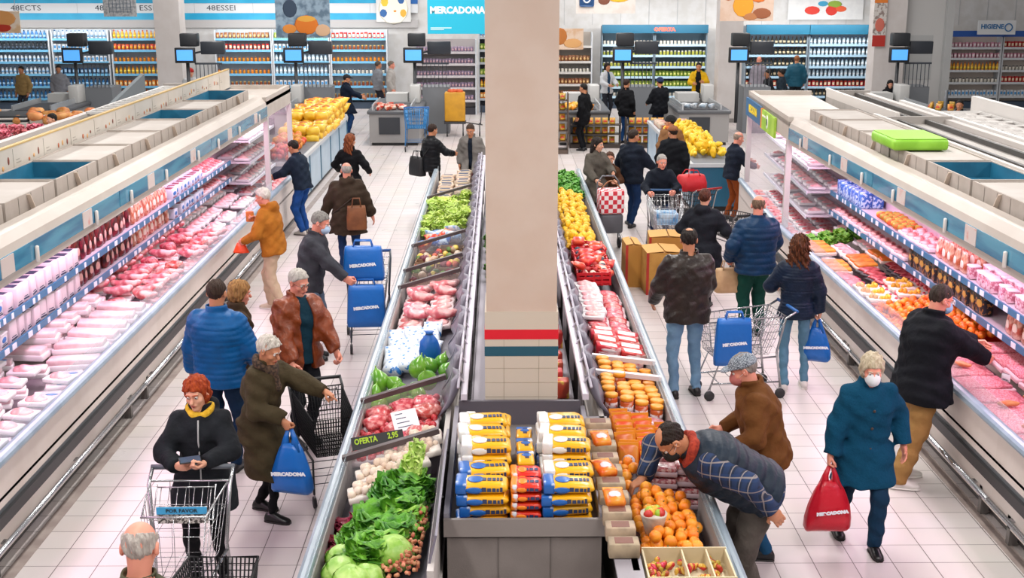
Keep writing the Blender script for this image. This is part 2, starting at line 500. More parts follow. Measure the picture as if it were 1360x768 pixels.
    def core(P):
        Q = (P - Pv) @ T
        d = sloft(Q, [-.08 * k, .1 * k, .3 * k, .46 * k, .52 * k], np.array([.12, .1, .12, .11, .04]) * k * b, np.array([.08, .07, .08, .06, .04]) * k * b, 2, .05)
        for i in (0, 1):
            d = smin(d, cone(P, SH[i], EL[i], .038 * k, .03 * k)[0], .05); d = smin(d, cone(P, EL[i], WR[i], .03 * k, .022 * k)[0], .02)
            d = smin(d, cone(P, HP[i], KN[i], .06 * k, .045 * k)[0], .05); d = smin(d, cone(P, KN[i], AN[i], .042 * k, .03 * k)[0], .02)
        return d
    allp = np.array(SH + EL + WR + AN + [Pv, nb])
    bp.append(nets(core, allp.min(0) - .1, allp.max(0) + .1, .028))
    body = link('body', np_mesh('body', bp, skinm), root)
    # ---- face
    def toP(q): return Hc + Hm @ (np.array(q, float) * hk)
    if face and lod < 2:
        for s in (1, -1):
            e = MB(); e.ball(toP((s * .03, .0785, .009)), .0125 * hk, 10, 8, 0)
            e.ball(toP((s * .03, .0848, .008)), .0078 * hk, 8, 6, 1)
            e.build('eye', [M('#d8d0c8', .3), M('#241a14', .2)], root)
            e = MB(); e.tube([toP((s * .013, .095, .0325)), toP((s * .03, .093, .0355)), toP((s * .048, .079, .028))], .0036 * hk, 6)
            e.build('eyebrow', M(hcol2 or hcol, .8), root)
        if not any(x[0] == 'mask' for x in extra):
            e = MB(); e.tube([toP((-.022, .092, -.056)), toP((-.008, .0995, -.0535)), toP((.008, .0995, -.0535)), toP((.022, .092, -.056))], [.002, .0048, .0048, .002], 6)
            e.tube([toP((-.018, .092, -.06)), toP((0, .0985, -.063)), toP((.018, .092, -.06))], [.002, .005, .002], 6)
            e.build('mouth', M('#a0483f', .4), root)
    # ---- hair
    amp = {'curly': .009, 'bob': .0065, 'long': .006, 'longcurly': .012, 'wispy': .005}.get(hair, .0042)
    hs_ = {'curly': 'short', 'wispy': 'short', 'longcurly': 'long'}.get(hair, hair)
    def hair_sdf(P):
        q = ((P - Hc) @ HI) / hk
        az = np.arctan2(q[:, 0], -q[:, 1])
        n = amp * (np.sin(az * 26 + 30 * q[:, 2] + offs[1]) * .6 + np.sin(90 * q[:, 0] + 70 * q[:, 2] + offs[0]) * np.sin(80 * q[:, 1] + offs[2]) + .5 * np.sin(az * 9 + 55 * q[:, 2]))
        z = q[:, 2]; y = q[:, 1]
        if hs_ in ('short', 'crop', 'balding', 'ring', 'crown'):
            g = {'crop': .0, 'ring': -.003, 'balding': .0}.get(hs_, .003)
            d = ell(q, (0, -.014, .034), (.081 + g, .103 + g, .096 + g)) - n
            ylim = np.interp(z, [-.1, -.03, -.005, .02, .05, .072, .085, .1], [-.05, -.04, -.028, .012, .036, .062, .088, .2])
            d = smax(d, (y - ylim) * .75, .01); d = smax(d, -.07 - z, .012)
            if hs_ == 'balding':
                d = smax(d, -ell(q, (0, .05, .13), (.062, .085, .065)), .012)
            if hs_ == 'crown':
                d = smax(d, -ell(q, (0, -.045, .135), (.042, .048, .05)), .02)
            if hs_ == 'ring':
                d = smax(d, -ell(q, (0, .0, .13), (.085, .12, .085)), .012)
            return d * hk
        if hs_ == 'bob':
            d = ell(q, (0, -.018, .032), (.092, .112, .103)) - n
            d = smin(d, ell(q, (0, -.03, -.03), (.09, .088, .08)) - n, .03)
            ylim = np.interp(z, [-.12, -.05, .0, .03, .05, .065, .08], [.01, .02, .035, .05, .066, .1, .3])
            d = smax(d, (y - ylim) * .75, .012); d = smax(d, -.105 - z, .015)
            d = smax(d, -ell(q, (0, .09, -.03), (.058, .09, .085)), .01)
            return d * hk
        d = ell(q, (0, -.016, .033), (.09, .112, .104)) - n
        ylim = np.interp(z, [-.12, -.05, .0, .03, .05, .07, .085], [-.01, .01, .03, .05, .07, .1, .3])
        d = smax(d, (y - ylim) * .75, .012)
        if hs_ == 'long':
            zl = {'long': -.3}.get(hs_, -.3)
            d2 = sloft(q - np.array((0, -.055, 0)), [-.33, -.22, -.1, 0, .05], [.06, .1, .1, .085, .06], [.03, .05, .062, .06, .04], 2, .03) - n * 1.3
            d = smin(d, d2, .03)
        if hs_ == 'pony':
            d = smax(d, -.06 - z, .012)
            d = smin(d, ell(q, (0, -.13, .0), (.03, .035, .09)) - n, .02)
        return d * hk
    if hair != 'none':
        ext = .34 if hs_ == 'long' else .16
        hm = M(hcol, .65, spec=.3, col2=hcol2, vs=55, thr=(.35, .65), bump=.7, bs=120, stretch=(1, 1, .22))
        lo_ = Hc - np.array((.16, .19, ext)) * hk; hi_ = Hc + np.array((.16, .17, .17)) * hk
        sdf_obj('hair', hair_sdf, lo_, hi_, L['hd'], hm, root)
    # ---- clothes
    st = top['style']; thk = top['thick']
    if fem:
        TZ = np.array([-.16, -.06, .08, .2, .33, .43, .5, .55]); TA = np.array([.185, .178, .14, .145, .162, .142, .085, .056]); TB = np.array([.125, .125, .1, .105, .125, .1, .075, .055])
    else:
        TZ = np.array([-.16, -.06, .08, .2, .33, .43, .5, .55]); TA = np.array([.172, .172, .16, .165, .18, .165, .1, .062]); TB = np.array([.12, .12, .115, .118, .127, .108, .08, .058])
    def quilt(s, w): return .011 * np.sqrt(np.abs(np.sin(PI * s / w)) + 1e-4) - .006
    def torso(P, t, zlo=-.16, zhi=.55, style=st):
        Q = (P - Pv) @ T
        z = Q / k
        m = (TZ > zlo) & (TZ < zhi)
        zs = np.concatenate([[zlo], TZ[m], [zhi]])
        A = np.interp(zs, TZ, TA) * b + t / k; B = np.interp(zs, TZ, TB) * b ** 1.3 + t / k
        d = sloft(z, zs, A, B, 2.3, .03) * k
        if style == 'puffer': d = d - quilt(Q[:, 2], top.get('q', .062))
        return d
    def sleeve(P, i, t, style=st, upto=1.0):
        s0 = SH[i] - T[:, 2] * .012 * k
        wl = np.linalg.norm(WR[i] - EL[i]); wend = EL[i] + (WR[i] - EL[i]) * upto
        d1, t1 = cone(P, s0, EL[i], .056 * k * b ** .5 + t, .05 * k * b ** .5 + t)
        d2, t2 = cone(P, EL[i], wend, .05 * k * b ** .5 + t, .037 * k * b ** .5 + t * .9)
        if style == 'puffer':
            d1 = d1 - quilt(t1 * ua, top.get('q', .062)) * .9; d2 = d2 - quilt(t2 * fa, top.get('q', .062)) * .9
        d = smin(d1, d2, .03)
        u = (wend - EL[i]) / (np.linalg.norm(wend - EL[i]) + 1e-9)
        return smax(d, (P - wend) @ u, .008)
    hem = top['hem']
    def coat(P, t=thk, op=top.get('open', 0), sleeves=top.get('sleeves', True)):
        if hem <= .16: d = torso(P, t, -hem, .53)
        else:
            d = torso(P, t, -.14, .53)
            Q = P - Pv; z = Q[:, 2]
            fl = top.get('flare', .05)
            aa = np.array([(.18 if fem else .175) * b + fl + t, (.178 * b + t)]) * k; bb = np.array([.13 * b + fl + t, .125 * b + t]) * k
            # skirt follows the legs
            cen = np.interp(-z, [0, hem], [0, 1])[:, None] * ((KN[0] + KN[1]) / 2 - Pv)[None, :] * .75
            cen[:, 2] = 0
            sk = sloft(Q - cen, [-hem, .0], aa, bb, 2.2, .02)
            if st == 'puffer': sk = sk - quilt(z, top.get('q', .062))
            d = smin(d, sk, .05)
        if sleeves:
            for i in (0, 1): d = smin(d, sleeve(P, i, t), .045)
        if top.get('collar', True):
            Q = (P - nb) @ T
            rr = np.sqrt((Q[:, 0] / 1.12) ** 2 + (Q[:, 1] + .008) ** 2)
            col = np.sqrt((rr - (.066 if fem else .074) * k) ** 2 + (np.clip(np.abs(Q[:, 2] - .012) - .022, 0, None)) ** 2) - .011
            d = smin(d, col, .02)
        if top.get('hood'):
            Q = (P - nb) @ T
            d = smin(d, ell(Q, (0, -.09, -.01), (.12, .075, .085)), .03)
            d = smax(d, -ell(Q, (0, -.03, .08), (.085, .07, .09)), .02)
        if st != 'puffer': d = d - wr(P, top.get('wr', .006))
        else: d = d - wr(P, .003)
        if op:
            Q = (P - Pv) @ T
            wdt = np.interp(Q[:, 2] / k, [-.5, 0, .35, .52], [op, op * .7, op, op * .6])
            cut = smax(np.abs(Q[:, 0]) - wdt, -Q[:, 1] + .02, .01)
            d = smax(d, -cut, .008)
        return d
    pts = np.array(SH + EL + WR); hpad = .16 * b + .06
    lo_ = np.minimum(pts.min(0) - .1, Pv - np.array((.24 * b + .07, .22 * b + .08, max(hem, .16) * k + .03)))
    hi_ = np.maximum(np.maximum(pts.max(0) + .1, nb + np.array((.14, .16, .09))), Pv + np.array((.24 * b + .07, .22 * b + .08, 0)))
    mid = Pv + sp * .3 * k
    lo_ = np.minimum(lo_, mid - np.array((.2, .2, 0)) * b - .04); hi_ = np.maximum(hi_, mid + np.array((.2, .2, 0)) * b + .04)
    tm = top.get('mat') or cloth(st, top['col'], top.get('col2'))
    sdf_obj(top.get('name', 'jacket'), coat, lo_, hi_, L['g'], tm, root)
    if top.get('shirt'):
        sm_ = top.get('shirtmat') or cloth('plain', top['shirt'], top.get('shirt2'))
        def shirt(P):
            d = torso(P, .008, -.1, .54, 'plain')
            if top.get('shirtsleeves'):
                for i in (0, 1): d = smin(d, sleeve(P, i, .014, 'plain'), .04)
            return d - wr(P, .005)
        sdf_obj('shirt', shirt, lo_, hi_, L['g'], sm_, root)
    # ---- trousers
    wd = legs['wide']; lst = legs['style']
    knt = legs.get('slim', 1.0)
    def trou(P):
        Q = P - Pv
        d = ell(Q, (0, -.005, -.0), np.array((.165 * b, .118 * b ** 1.2, .13)) * k)
        for i in (0, 1):
            d1, t1 = cone(P, HP[i], KN[i], (.088 * b * knt + wd * .4) * k, (.062 * knt + wd) * k)
            d2, t2 = cone(P, KN[i], AN[i], (.062 * knt + wd) * k, (.05 * knt + wd) * k)
            x = smin(d1, d2, .03) - .0025 * np.sin(t2 * 19 + P[:, 0] * 26 + offs[4]) * (t2 > 0) * np.clip(t2 * 2, .3, 1) - .002 * np.sin(t1 * 22 + 15 * P[:, 1] + offs[5])
            d = smin(d, x, .03)
        d = d - wr(P, .005)
        return smax(d, .055 - P[:, 2], .008)
    pts = np.array(HP + KN + AN)
    sdf_obj('trousers', trou, np.minimum(pts.min(0) - .15 - wd, Pv - .22 * b), np.maximum(pts.max(0) + .15 + wd, Pv + np.array((.22 * b, .2 * b, .15))), L['g'] * 1.1, cloth(lst, legs['col'], legs.get('col2')), root)
    # ---- shoes
    shm = M(shoe, .35, col2=None); sole = M('#e8e4de' if shoe > '#b' else '#17130f', .6)
    for i, sg in ((0, 1), (1, -1)):
        tz = feet[i][2] if len(feet[i]) > 2 else 0
        S = MB()
        a = AN[i]; ca, sa = math.cos(R_(toes[i])), math.sin(R_(toes[i]))
        def ring(y, z0, z1, w, n=10):
            out = []
            for j in range(n):
                t = 2 * PI * j / n
                x_ = w * math.cos(t); z_ = z0 + (z1 - z0) * (.5 + .5 * math.sin(t)) if math.sin(t) > -.5 else z0
                out.append((a[0] + ca * x_ - sa * y, a[1] + sa * x_ + ca * y, a[2] - .085 + z_))
            return out
        prof = [(-.075, .012, .05, .022), (-.06, .0, .085, .036), (-.02, 0, .1, .041), (.03, 0, .1, .041), (.075, 0, .075, .045), (.12, .0, .06, .047), (.155, .004, .05, .04), (.178, .01, .035, .022)]
        S.loft([ring(y * k, z0 * k, z1 * k, w * k) for y, z0, z1, w in prof])
        so = S.build('shoe', shm, root)
        if lod < 2:
            S = MB(); S.loft([ring(y * k, -.001, .02 * k, (w + .003) * k) for y, z0, z1, w in prof]); S.build('sole', sole, so)
    # ---- extras
    for x in extra:
        kd = x[0]
        if kd == 'mask':
            def mask(P):
                q = ((P - Hc) @ HI) / hk
                d = ell(q, (0, .054, -.046), (.061, .08, .064))
                d = smax(d, -ell(q, (0, .028, -.045), (.06, .072, .074)), .004)
                return smax(d, (.03 - q[:, 1]), .005) * hk
            mo = sdf_obj('face_mask', mask, Hc - .14 * hk, Hc + .15 * hk, L['hd'] * .85, M(x[1], .8), root)
            e = MB()
            for s in (1, -1): e.tube([toP((s * .055, .06, -.03)), toP((s * .078, .02, -.012)), toP((s * .084, -.015, .01))], .0016, 4)
            e.build('ear_strap', M('#e8e8e8', .8), mo)
        elif kd == 'glasses':
            e = MB()
            for s in (1, -1):
                e.tube([toP((s * (.03 + .021 * math.cos(t)), .101, .008 + .016 * math.sin(t))) for t in np.linspace(0, 2 * PI, 13)[:-1]], .0018, 4, closed=True)
                e.tube([toP((s * .05, .1, .012)), toP((s * .078, .06, .014)), toP((s * .082, -.01, .012))], .0018, 4)
            e.tube([toP((-.009, .104, .012)), toP((.009, .104, .012))], .0018, 4)
            e.build('glasses', M(x[1], .3), root)
        elif kd == 'cap':
            def cap(P):
                q = ((P - Hc) @ HI) / hk
                d = ell(q, (0, -.01, .04), (.094, .115, .092)); d = smax(d, .035 + .1 * q[:, 1] - q[:, 2], .008)
                br = smax(ell(q, (0, .1, .055), (.075, .07, .013)), .0 - q[:, 1], .01)
                return smin(d, br, .01) * hk
            sdf_obj('cap', cap, Hc - .16 * hk, Hc + .2 * hk, L['hd'], M(x[1], .85, col2=x[2] if len(x) > 2 else None, vs=120, bump=.3, bs=200), root)
        elif kd == 'beanie':
            def bea(P):
                q = ((P - Hc) @ HI) / hk
                d = ell(q, (0, -.016, .045), (.093, .113, .1)) - .002 * np.sin(np.arctan2(q[:, 0], q[:, 1]) * 30)
                d = smax(d, .022 + .15 * q[:, 1] - q[:, 2], .01)
                rim = np.abs(q[:, 2] - (.035 + .15 * q[:, 1])) - .022
                return smin(d, smax(ell(q, (0, -.016, .04), (.098, .118, .105)), rim, .01), .008) * hk
            sdf_obj('beanie', bea, Hc - .16 * hk, Hc + .2 * hk, L['hd'], M(x[1], .95, bump=.4, bs=180), root)
        elif kd == 'scarf':
            def scf(P):
                Q = (P - nb) @ T
                rr = np.sqrt((Q[:, 0] / 1.15) ** 2 + (Q[:, 1] - .012) ** 2)
                d = np.sqrt((rr - (.085 if len(x) < 5 else .07) * k) ** 2 + ((Q[:, 2] - .0 + Q[:, 1] * .35) / 1.3) ** 2) - (.032 if len(x) < 5 else .024)
                if len(x) > 3 and x[3]: d = smin(d, cone(Q, (.02, .1, -.02), (.03, .15, -x[3]), .03, .035)[0], .02)
                return d - .005 * np.sin(60 * Q[:, 0] + 40 * Q[:, 2]) - wr(P, .004)
            sdf_obj('scarf', scf, nb - .22 - (np.array((0, 0, x[3] or 0)) if len(x) > 3 else 0), nb + .22, L['g'], M(x[1], .95, col2=x[2], vs=40, bump=.4, bs=90), root)
        elif kd == 'strap':      # shoulder strap of a cross-body bag
            e = MB(); pts = []
            for t in np.linspace(0, 2 * PI, 20)[:-1]:
                ax = np.array((math.cos(t), 0, math.sin(t)))
                zz = .22 + .2 * math.cos(t) * x[2]; rr = 1.0
                zq = np.clip(zz, -.1, .46); A = np.interp(zq, TZ, TA) * b + thk + .012; B = np.interp(zq, TZ, TB) * b ** 1.3 + thk + .012
                q = np.array((A * math.cos(t) * (.75 if math.cos(t) * x[2] > .5 else 1), B * math.sin(t), zz)) * k
                pts.append(Pv + T @ q)
            e.tube(pts, .011, 5, closed=True); e.build('strap', M(x[1], .7), root)
        elif kd == 'buttons':
            jk = [c for c in root.children if c.name.startswith('jacket')][0]
            for z in x[2]:
                A = np.interp(z, TZ, TB) * b ** 1.3 * k + thk + .008
                p = Pv + T @ np.array((.0, A, z * k))
                e = MB(); e.ball(p, (.012, .006, .012), 8, 5); e.build('button', M(x[1], .4), jk)
        elif kd == 'zip':
            jk = [c for c in root.children if c.name.startswith('jacket')][0]
            e = MB(); pts = [Pv + T @ np.array((0, np.interp(z, TZ, TB) * b ** 1.3 * k + thk + .004, z * k)) for z in np.linspace(-.12, .48, 9)]
            e.tube(pts, .006, 5); e.build('zip', M(x[1], .4), jk)
    PEOPLE.append(root)
    c, s = math.cos(R_(heading)), math.sin(R_(heading))
    def W(p): return np.array((rx + c * p[0] - s * p[1], ry + s * p[0] + c * p[1], p[2]))
    hw = []
    for (w0, d, pn, th) in hand_fr: hw.append(W(w0 + d * .09 * k + pn * .02))
    return dict(root=root, hands=hw, W=W, pos=(rx, ry), heading=heading, k=k)
# ------------------------------------------------------------------ light and picture
SC.view_settings.view_transform = 'Standard'; SC.view_settings.look = 'None'
SC.view_settings.gamma = 1; SC.view_settings.use_curve_mapping = False
SC.view_settings.exposure = .06
w = bpy.data.worlds.new('world'); SC.world = w; w.use_nodes = True
bg = w.node_tree.nodes['Background']; bg.inputs[0].default_value = (1, .97, .96, 1); bg.inputs[1].default_value = .3
def area(name, loc, sx, sy, e, col=(1, 1, 1), rot=(0, 0, 0)):
    l = bpy.data.lights.new(name, 'AREA'); l.shape = 'RECTANGLE'; l.size = sx; l.size_y = sy; l.energy = e; l.color = col
    o = bpy.data.objects.new(name, l); COL.objects.link(o); o.location = loc; o.rotation_euler = rot
    return o
for x in (-8.5, -2.4, 2.7, 8.5):
    for y in (4, 13, 22, 31, 39):
        area('ceiling_lamp', (x, y, 6.2), .5, 6, 300 if y < 38 else 205, (1, .96, .93))

# ------------------------------------------------------------------ shell
def floor_mat():
    m = bpy.data.materials.new('mat_floor_tiles'); m.use_nodes = True
    nt = m.node_tree; N = nt.nodes; L = nt.links; p = N['Principled BSDF']
    tc = N.new('ShaderNodeTexCoord'); mp = N.new('ShaderNodeMapping')
    mp.inputs['Location'].default_value = (.04, .05, 0)
    L.new(tc.outputs['Object'], mp.inputs['Vector'])
    b = N.new('ShaderNodeTexBrick'); b.offset = 0; b.squash = 1
    b.inputs['Scale'].default_value = 1; b.inputs['Brick Width'].default_value = .305; b.inputs['Row Height'].default_value = .305
    b.inputs['Mortar Size'].default_value = .0035; b.inputs['Mortar Smooth'].default_value = .1
    b.inputs['Color1'].default_value = lin('#d3cbc9'); b.inputs['Color2'].default_value = lin('#cbc2bf'); b.inputs['Mortar'].default_value = lin('#5a504c')
    L.new(mp.outputs['Vector'], b.inputs['Vector'])
    n = N.new('ShaderNodeTexNoise'); n.inputs['Scale'].default_value = 1.3; n.inputs['Detail'].default_value = 5; L.new(tc.outputs['Object'], n.inputs['Vector'])
    mx = N.new('ShaderNodeMix'); mx.data_type = 'RGBA'; mx.blend_type = 'MULTIPLY'; mx.inputs['Factor'].default_value = .12
    L.new(b.outputs['Color'], mx.inputs['A']); L.new(n.outputs['Color'], mx.inputs['B']); L.new(mx.outputs['Result'], p.inputs['Base Color'])
    r = N.new('ShaderNodeMapRange'); r.inputs['To Min'].default_value = .22; r.inputs['To Max'].default_value = .4; L.new(n.outputs['Fac'], r.inputs['Value']); L.new(r.outputs['Result'], p.inputs['Roughness'])
    return m
b = MB(); b.box(-24, 24, 0, 44, -.1, 0); struct('floor', b, floor_mat())
WHT = M('#d2d2d2', .7, col2='#c9c8c6', vs=3)
b = MB(); b.box(-24, 24, 43, 43.2, 0, 5.4)
for i in range(24):   # panel joints of the upper wall
    b.box(1.2 + i * .95, 1.212 + i * .95, 42.99, 43, 2.7, 5.4, 1)
struct('wall_back', b, [WHT, M('#a9adb0', .7)])
b = MB(); b.box(-24.2, -24, 0, 43.2, 0, 5.4); struct('wall_left', b, WHT)
b = MB(); b.box(24, 24.2, 0, 43.2, 0, 5.4); struct('wall_right', b, WHT)
for i, sx in enumerate((-3.70, 3.99)):  # darker strip on the floor along the foot of each cabinet run
    b = MB(); b.box(sx - .05, sx + .05, 3, 30, -.02, .003); struct('floor_strip_%d' % (i + 1), b, M('#8d7f7a', .5, col2='#a0938d', vs=4))

# main pillar
def pillar(x0, x1, y0, y1, top, label):
    t = thing('pillar', label, 'pillar', ((x0 + x1) / 2, (y0 + y1) / 2, 0)); t['kind'] = 'structure'
    w_, d_ = (x1 - x0) / 2, (y1 - y0) / 2
    return t, w_, d_
t, w_, d_ = pillar(-.115, .445, 9.6, 10.2, 5.4, 'wide beige pillar with a red and a teal stripe in the middle of the island')
b = MB(); b.box(-w_, w_, -d_, d_, 1.79, 5.4); b.build('shaft', M('#cdb9ab', .75, col2='#c9b3a4', vs=3, bump=.05, bs=200), t)
b = MB(); b.box(-w_ - .012, w_ + .012, -d_ - .012, d_ + .012, 0, 1.79)
for z in np.arange(.12, 1.4, .12): b.box(-w_ - .0135, w_ + .0135, -d_ - .0135, d_ + .0135, z, z + .004, 1)
for z in np.arange(.12, 1.4, .24):
    for j, x in enumerate((-.14, .14)): b.box(x - .002, x + .002, -d_ - .0135, -d_, z, z + .24, 1)
b.build('tiled_base', [M('#cbc0b1', .5), M('#ada08f', .7)], t)
for z0, z1, c in ((1.565, 1.645, '#d8142c'), (1.425, 1.505, '#1c5468')):
    b = MB(); b.box(-w_ - .015, w_ + .015, -d_ - .015, d_ + .015, z0, z1); b.build('stripe', M(c, .5), t)
for x0, x1, y, lab in ((-10.25, -9.5, 38.0, 'white square column behind the left cabinets'), (6.55, 7.25, 38, 'white square column among the checkouts right of the middle'), (11.05, 11.95, 37.5, 'white column with a red printed banner near the right checkout')):
    t, w_, d_ = pillar(x0, x1, y, y + .7, 5.4, lab)
    b = MB(); b.box(-w_, w_, -d_, d_, .12, 5.4); b.build('shaft', M('#cfcac8', .7, col2='#c8c2bf', vs=2), t)
    b = MB(); b.box(-w_ - .02, w_ + .02, -d_ - .02, d_ + .02, 0, .12); b.build('plinth', M('#8a8683', .6), t)
b = MB(); b.box(11.95, 13.35, 37.9, 38.3, 0, 5.4); b.box(12.0, 12.9, 37.88, 37.9, 1.3, 2.6, 1); b.box(13.2, 13.42, 37.7, 38.3, 0, 5.4, 1); struct('wall_recess', b, [M('#c4c4c3', .7), M('#b2b4b4', .7)])

# ------------------------------------------------------------------ refrigerated wall cabinets
CREAM = M('#cfc5bd', .45, col2='#c7bcb3', vs=2)
INNER = M('#c9b0bd', .5)
DARK = M('#211f20', .5)
STEEL = M('#b9bcc0', .25, metal=.9)
RAILB = M('#93a3b1', .3, col2='#8494a3', vs=4)
GREY = M('#8f8b89', .5)
LED = M('#ffc4ec', .5, emit=8.0)
def fascia_mat():
    return M('#4b93b0', .2, col2='#2f6f93', vs=1.6, thr=(.42, .6), stretch=(1, .5, 5), coat=.3)
FASC = fascia_mat()
def cab_unit(x0, sg, L, label, y0, rz=0):
    """one length of open refrigerated cabinet: front at x0, going back in direction sg"""
    t = thing('refrigerated_cabinet', label, 'refrigerated cabinet', (x0, y0, 0), rz, 'open refrigerated cabinets along the aisles')
    X = lambda u: sg * u
    def bx(m, u0, u1, z0, z1, y_0=0, y_1=L, i=0): m.box(min(X(u0), X(u1)), max(X(u0), X(u1)), y_0, y_1, z0, z1, i)
    b = MB()
    bx(b, .03, 1.16, .14, .66); bx(b, 0, .06, .52, .84); bx(b, .012, .06, .46, .52, i=1); bx(b, 0, .05, .28, .385)
    bx(b, 1.12, 1.18, .14, 2.1)
    b.build('body', [CREAM, M('#6f7478', .5)], t)
    b = MB(); bx(b, -.02, .06, .385, .475); b.build('bumper', M('#2b2a2c', .5), t)
    b = MB(); bx(b, .0, .012, .575, .6); b.build('groove', M('#64707a', .4), t)
    b = MB(); b.tube([(X(-.03), .02, .25), (X(-.03), L - .02, .25)], .024, 8); 
    for y in (.4, L / 2, L - .4): b.bar((X(-.03), y, .25), (X(.06), y, .25), .03, .03)
    b.build('kick_rail', STEEL, t)
    for y in (.3, L - .3):
        b = MB(); bx(b, .03, .1, 0, .3, y - .03, y + .03); b.build('leg', M('#6b6663', .5), t)
    b = MB(); bx(b, .12, 1.1, .01, .14); b.build('kick_plate', M('#4a4645', .6), t)
    b = MB(); n = 8
    pr = [(X(.02 + .055 * math.cos(a)), .865 + .045 * math.sin(a)) for a in np.linspace(0, 2 * PI, 13)[:-1]]
    b.prism(pr, 'y', 0, L); b.build('hand_rail', RAILB, t)
    b = MB(); bx(b, .06, .75, .655, .68); bx(b, .06, .07, .66, .88); b.build('well', M('#93868f', .4), t)
    b = MB(); bx(b, .065, .072, .88, 1.03)
    b.build('front_glass', M_glass('#cfe0e8', .22), t)
    b = MB(); bx(b, 1.105, 1.12, .66, 2.08); b.build('back_panel', INNER, t)
    for z in (1.1, 1.38):
        b = MB(); bx(b, .74, 1.11, z - .02, z)
        s = b.build('shelf', M('#c9bcc4', .4), t)
        b = MB(); bx(b, .72, .738, z - .045, z + .02)
        r = b.build('price_rail', M('#2a6f95', .4), s)
        q = MB()
        rs = random.Random(int(z * 100))
        y = .05
        while y < L - .12:
            wd = rs.choice((.05, .06, .1)); bx(q, .714, .722, z - .038, z + .014, y, y + wd); y += wd + rs.choice((.08, .14, .22, .3))
        q.build('price_labels', M('#dfe6ee', .6), r)
    # canopy
    b = MB()
    pr = [(X(.10), 2.08), (X(.10), 2.2), (X(.085), 2.285), (X(.10), 2.35), (X(.16), 2.42), (X(.3), 2.43), (X(.3), 2.36), (X(1.15), 2.36), (X(1.15), 2.08)]
    b.prism(pr, 'y', 0, L)
    b.build('canopy', M('#bdb3aa', .4, col2='#b6aca3', vs=2), t)
    b = MB(); bx(b, .078, .105, 2.125, 2.285, .01, L - .01); f = b.build('fascia_panel', FASC, t)
    for j, y in enumerate((.25 * L, .72 * L)):
        q = MB(); bx(q, .072, .079, 2.13, 2.28, y, y + .26)
        q.build('white_card', M('#cdbfba', .5, col2='#c98d84', vs=5, thr=(.58, .66)), f)
    for y in (.08 * L, .42 * L, .8 * L):
        b = MB(); b.rbox(min(X(.045), X(.075)), max(X(.045), X(.075)), y, y + .04, 2.1, 2.24, .012); b.build('bracket', M('#d8d2cc', .4), f)
    b = MB(); bx(b, .1, .16, 2.05, 2.08); b.build('canopy_lip', M('#c4bab2', .4), t)
    b = MB()
    for u in (.3, .55): b.tube([(X(u), .05, 2.055), (X(u), L - .05, 2.055)], .018, 6)
    b.build('light_tube', LED, t)
    return t
ULABEL = ['nearest the camera', 'second from the camera', 'third from the camera', 'last before its glass end case']
for i in range(4):
    cab_unit(-3.73, -1, 4.1, 'left cream open refrigerated cabinet of packed meat, unit ' + ULABEL[i], 4.2 + 4.1 * i)
for i in range(3):
    cab_unit(3.98, 1, 4.1, 'right cream open refrigerated cabinet of meat and oranges, unit ' + ULABEL[i + (1 if i == 2 else 0)], 5.3 + 4.1 * i)
area('cabinet_lamp', (-4.2, 12.4, 2.04), .3, 16, 105, (1, .74, .92))
area('cabinet_lamp', (4.4, 11.5, 2.04), .3, 12, 92, (1, .74, .92))
area('cabinet_lamp', (-4.3, 21.8, 2.04), .5, 2, 12, (1, .86, .94))
area('cabinet_lamp', (4.5, 19.6, 2.04), .5, 3, 16, (1, .86, .94))
def end_case(x0, sg, y0, L, rz, label):
    t = thing('glass_end_case', label, 'display case', (x0, y0, 0), rz)
    X = lambda u: sg * u
    def bx(m, u0, u1, z0, z1, y_0=0, y_1=L, i=0): m.box(min(X(u0), X(u1)), max(X(u0), X(u1)), y_0, y_1, z0, z1, i)
    b = MB(); bx(b, 0, 1.16, .12, .62); bx(b, 0, .05, .6, .84); b.build('body', M('#c9bfb9', .45), t)
    b = MB(); bx(b, .06, 1.1, .01, .12); b.build('kick_plate', M('#3a3635', .5), t)
    b = MB(); b.prism([(X(.02 + .05 * math.cos(a)), .86 + .045 * math.sin(a)) for a in np.linspace(0, 2 * PI, 11)[:-1]], 'y', 0, L); b.build('hand_rail', RAILB, t)
    b = MB(); bx(b, .05, 1.1, .64, .67); b.build('well', M('#cfc3cb', .4), t)
    for z in (1.0, 1.35, 1.7):
        b = MB(); bx(b, .42, 1.1, z - .015, z, .05, L - .06); s = b.build('shelf', M('#cdc6cf', .35), t)
        b = MB(); bx(b, .405, .42, z - .035, z + .012, .05, L - .06); b.build('price_rail', M('#d8dde6', .4), s)
    b = MB(); bx(b, .09, 1.16, 2.1, 2.36); bx(b, .09, .16, 2.3, 2.43); bx(b, .09, 1.16, 2.36, 2.43, L - .06, L); b.build('canopy', M('#b9b0a8', .45, col2='#b2a89f', vs=3), t)
    for y in (.0, L - .09):
        b = MB(); bx(b, .08, .16, .84, 2.1, y, y + .09); b.build('post', M('#bfbab9', .35), t)
    b = MB(); bx(b, 1.06, 1.12, .6, 2.1, .0, .06); bx(b, 1.06, 1.12, .6, 2.1, L - .06, L); b.build('back_post', M('#bfbab9', .35), t)
    b = MB(); bx(b, .16, 1.06, .7, 2.1, L - .03, L - .02); b.build('end_glass', M_glass('#e8dfe8', .18), t)
    b = MB(); bx(b, 1.1, 1.12, .66, 2.1); b.build('back_panel', INNER, t)
    b = MB(); b.tube([(X(.35), .1, 2.08), (X(.35), L - .1, 2.08)], .018, 6); b.build('light_tube', LED, t)
    return t
EL_ = end_case(-3.73, -1, 20.6, 2.4, 0, 'glass-sided refrigerated end case of the left cabinet beside man in jeans')
ER_ = end_case(3.98, 1, 17.68, 4.15, -R_(3.2), 'glass-sided refrigerated end case with blue and green signs on the right')
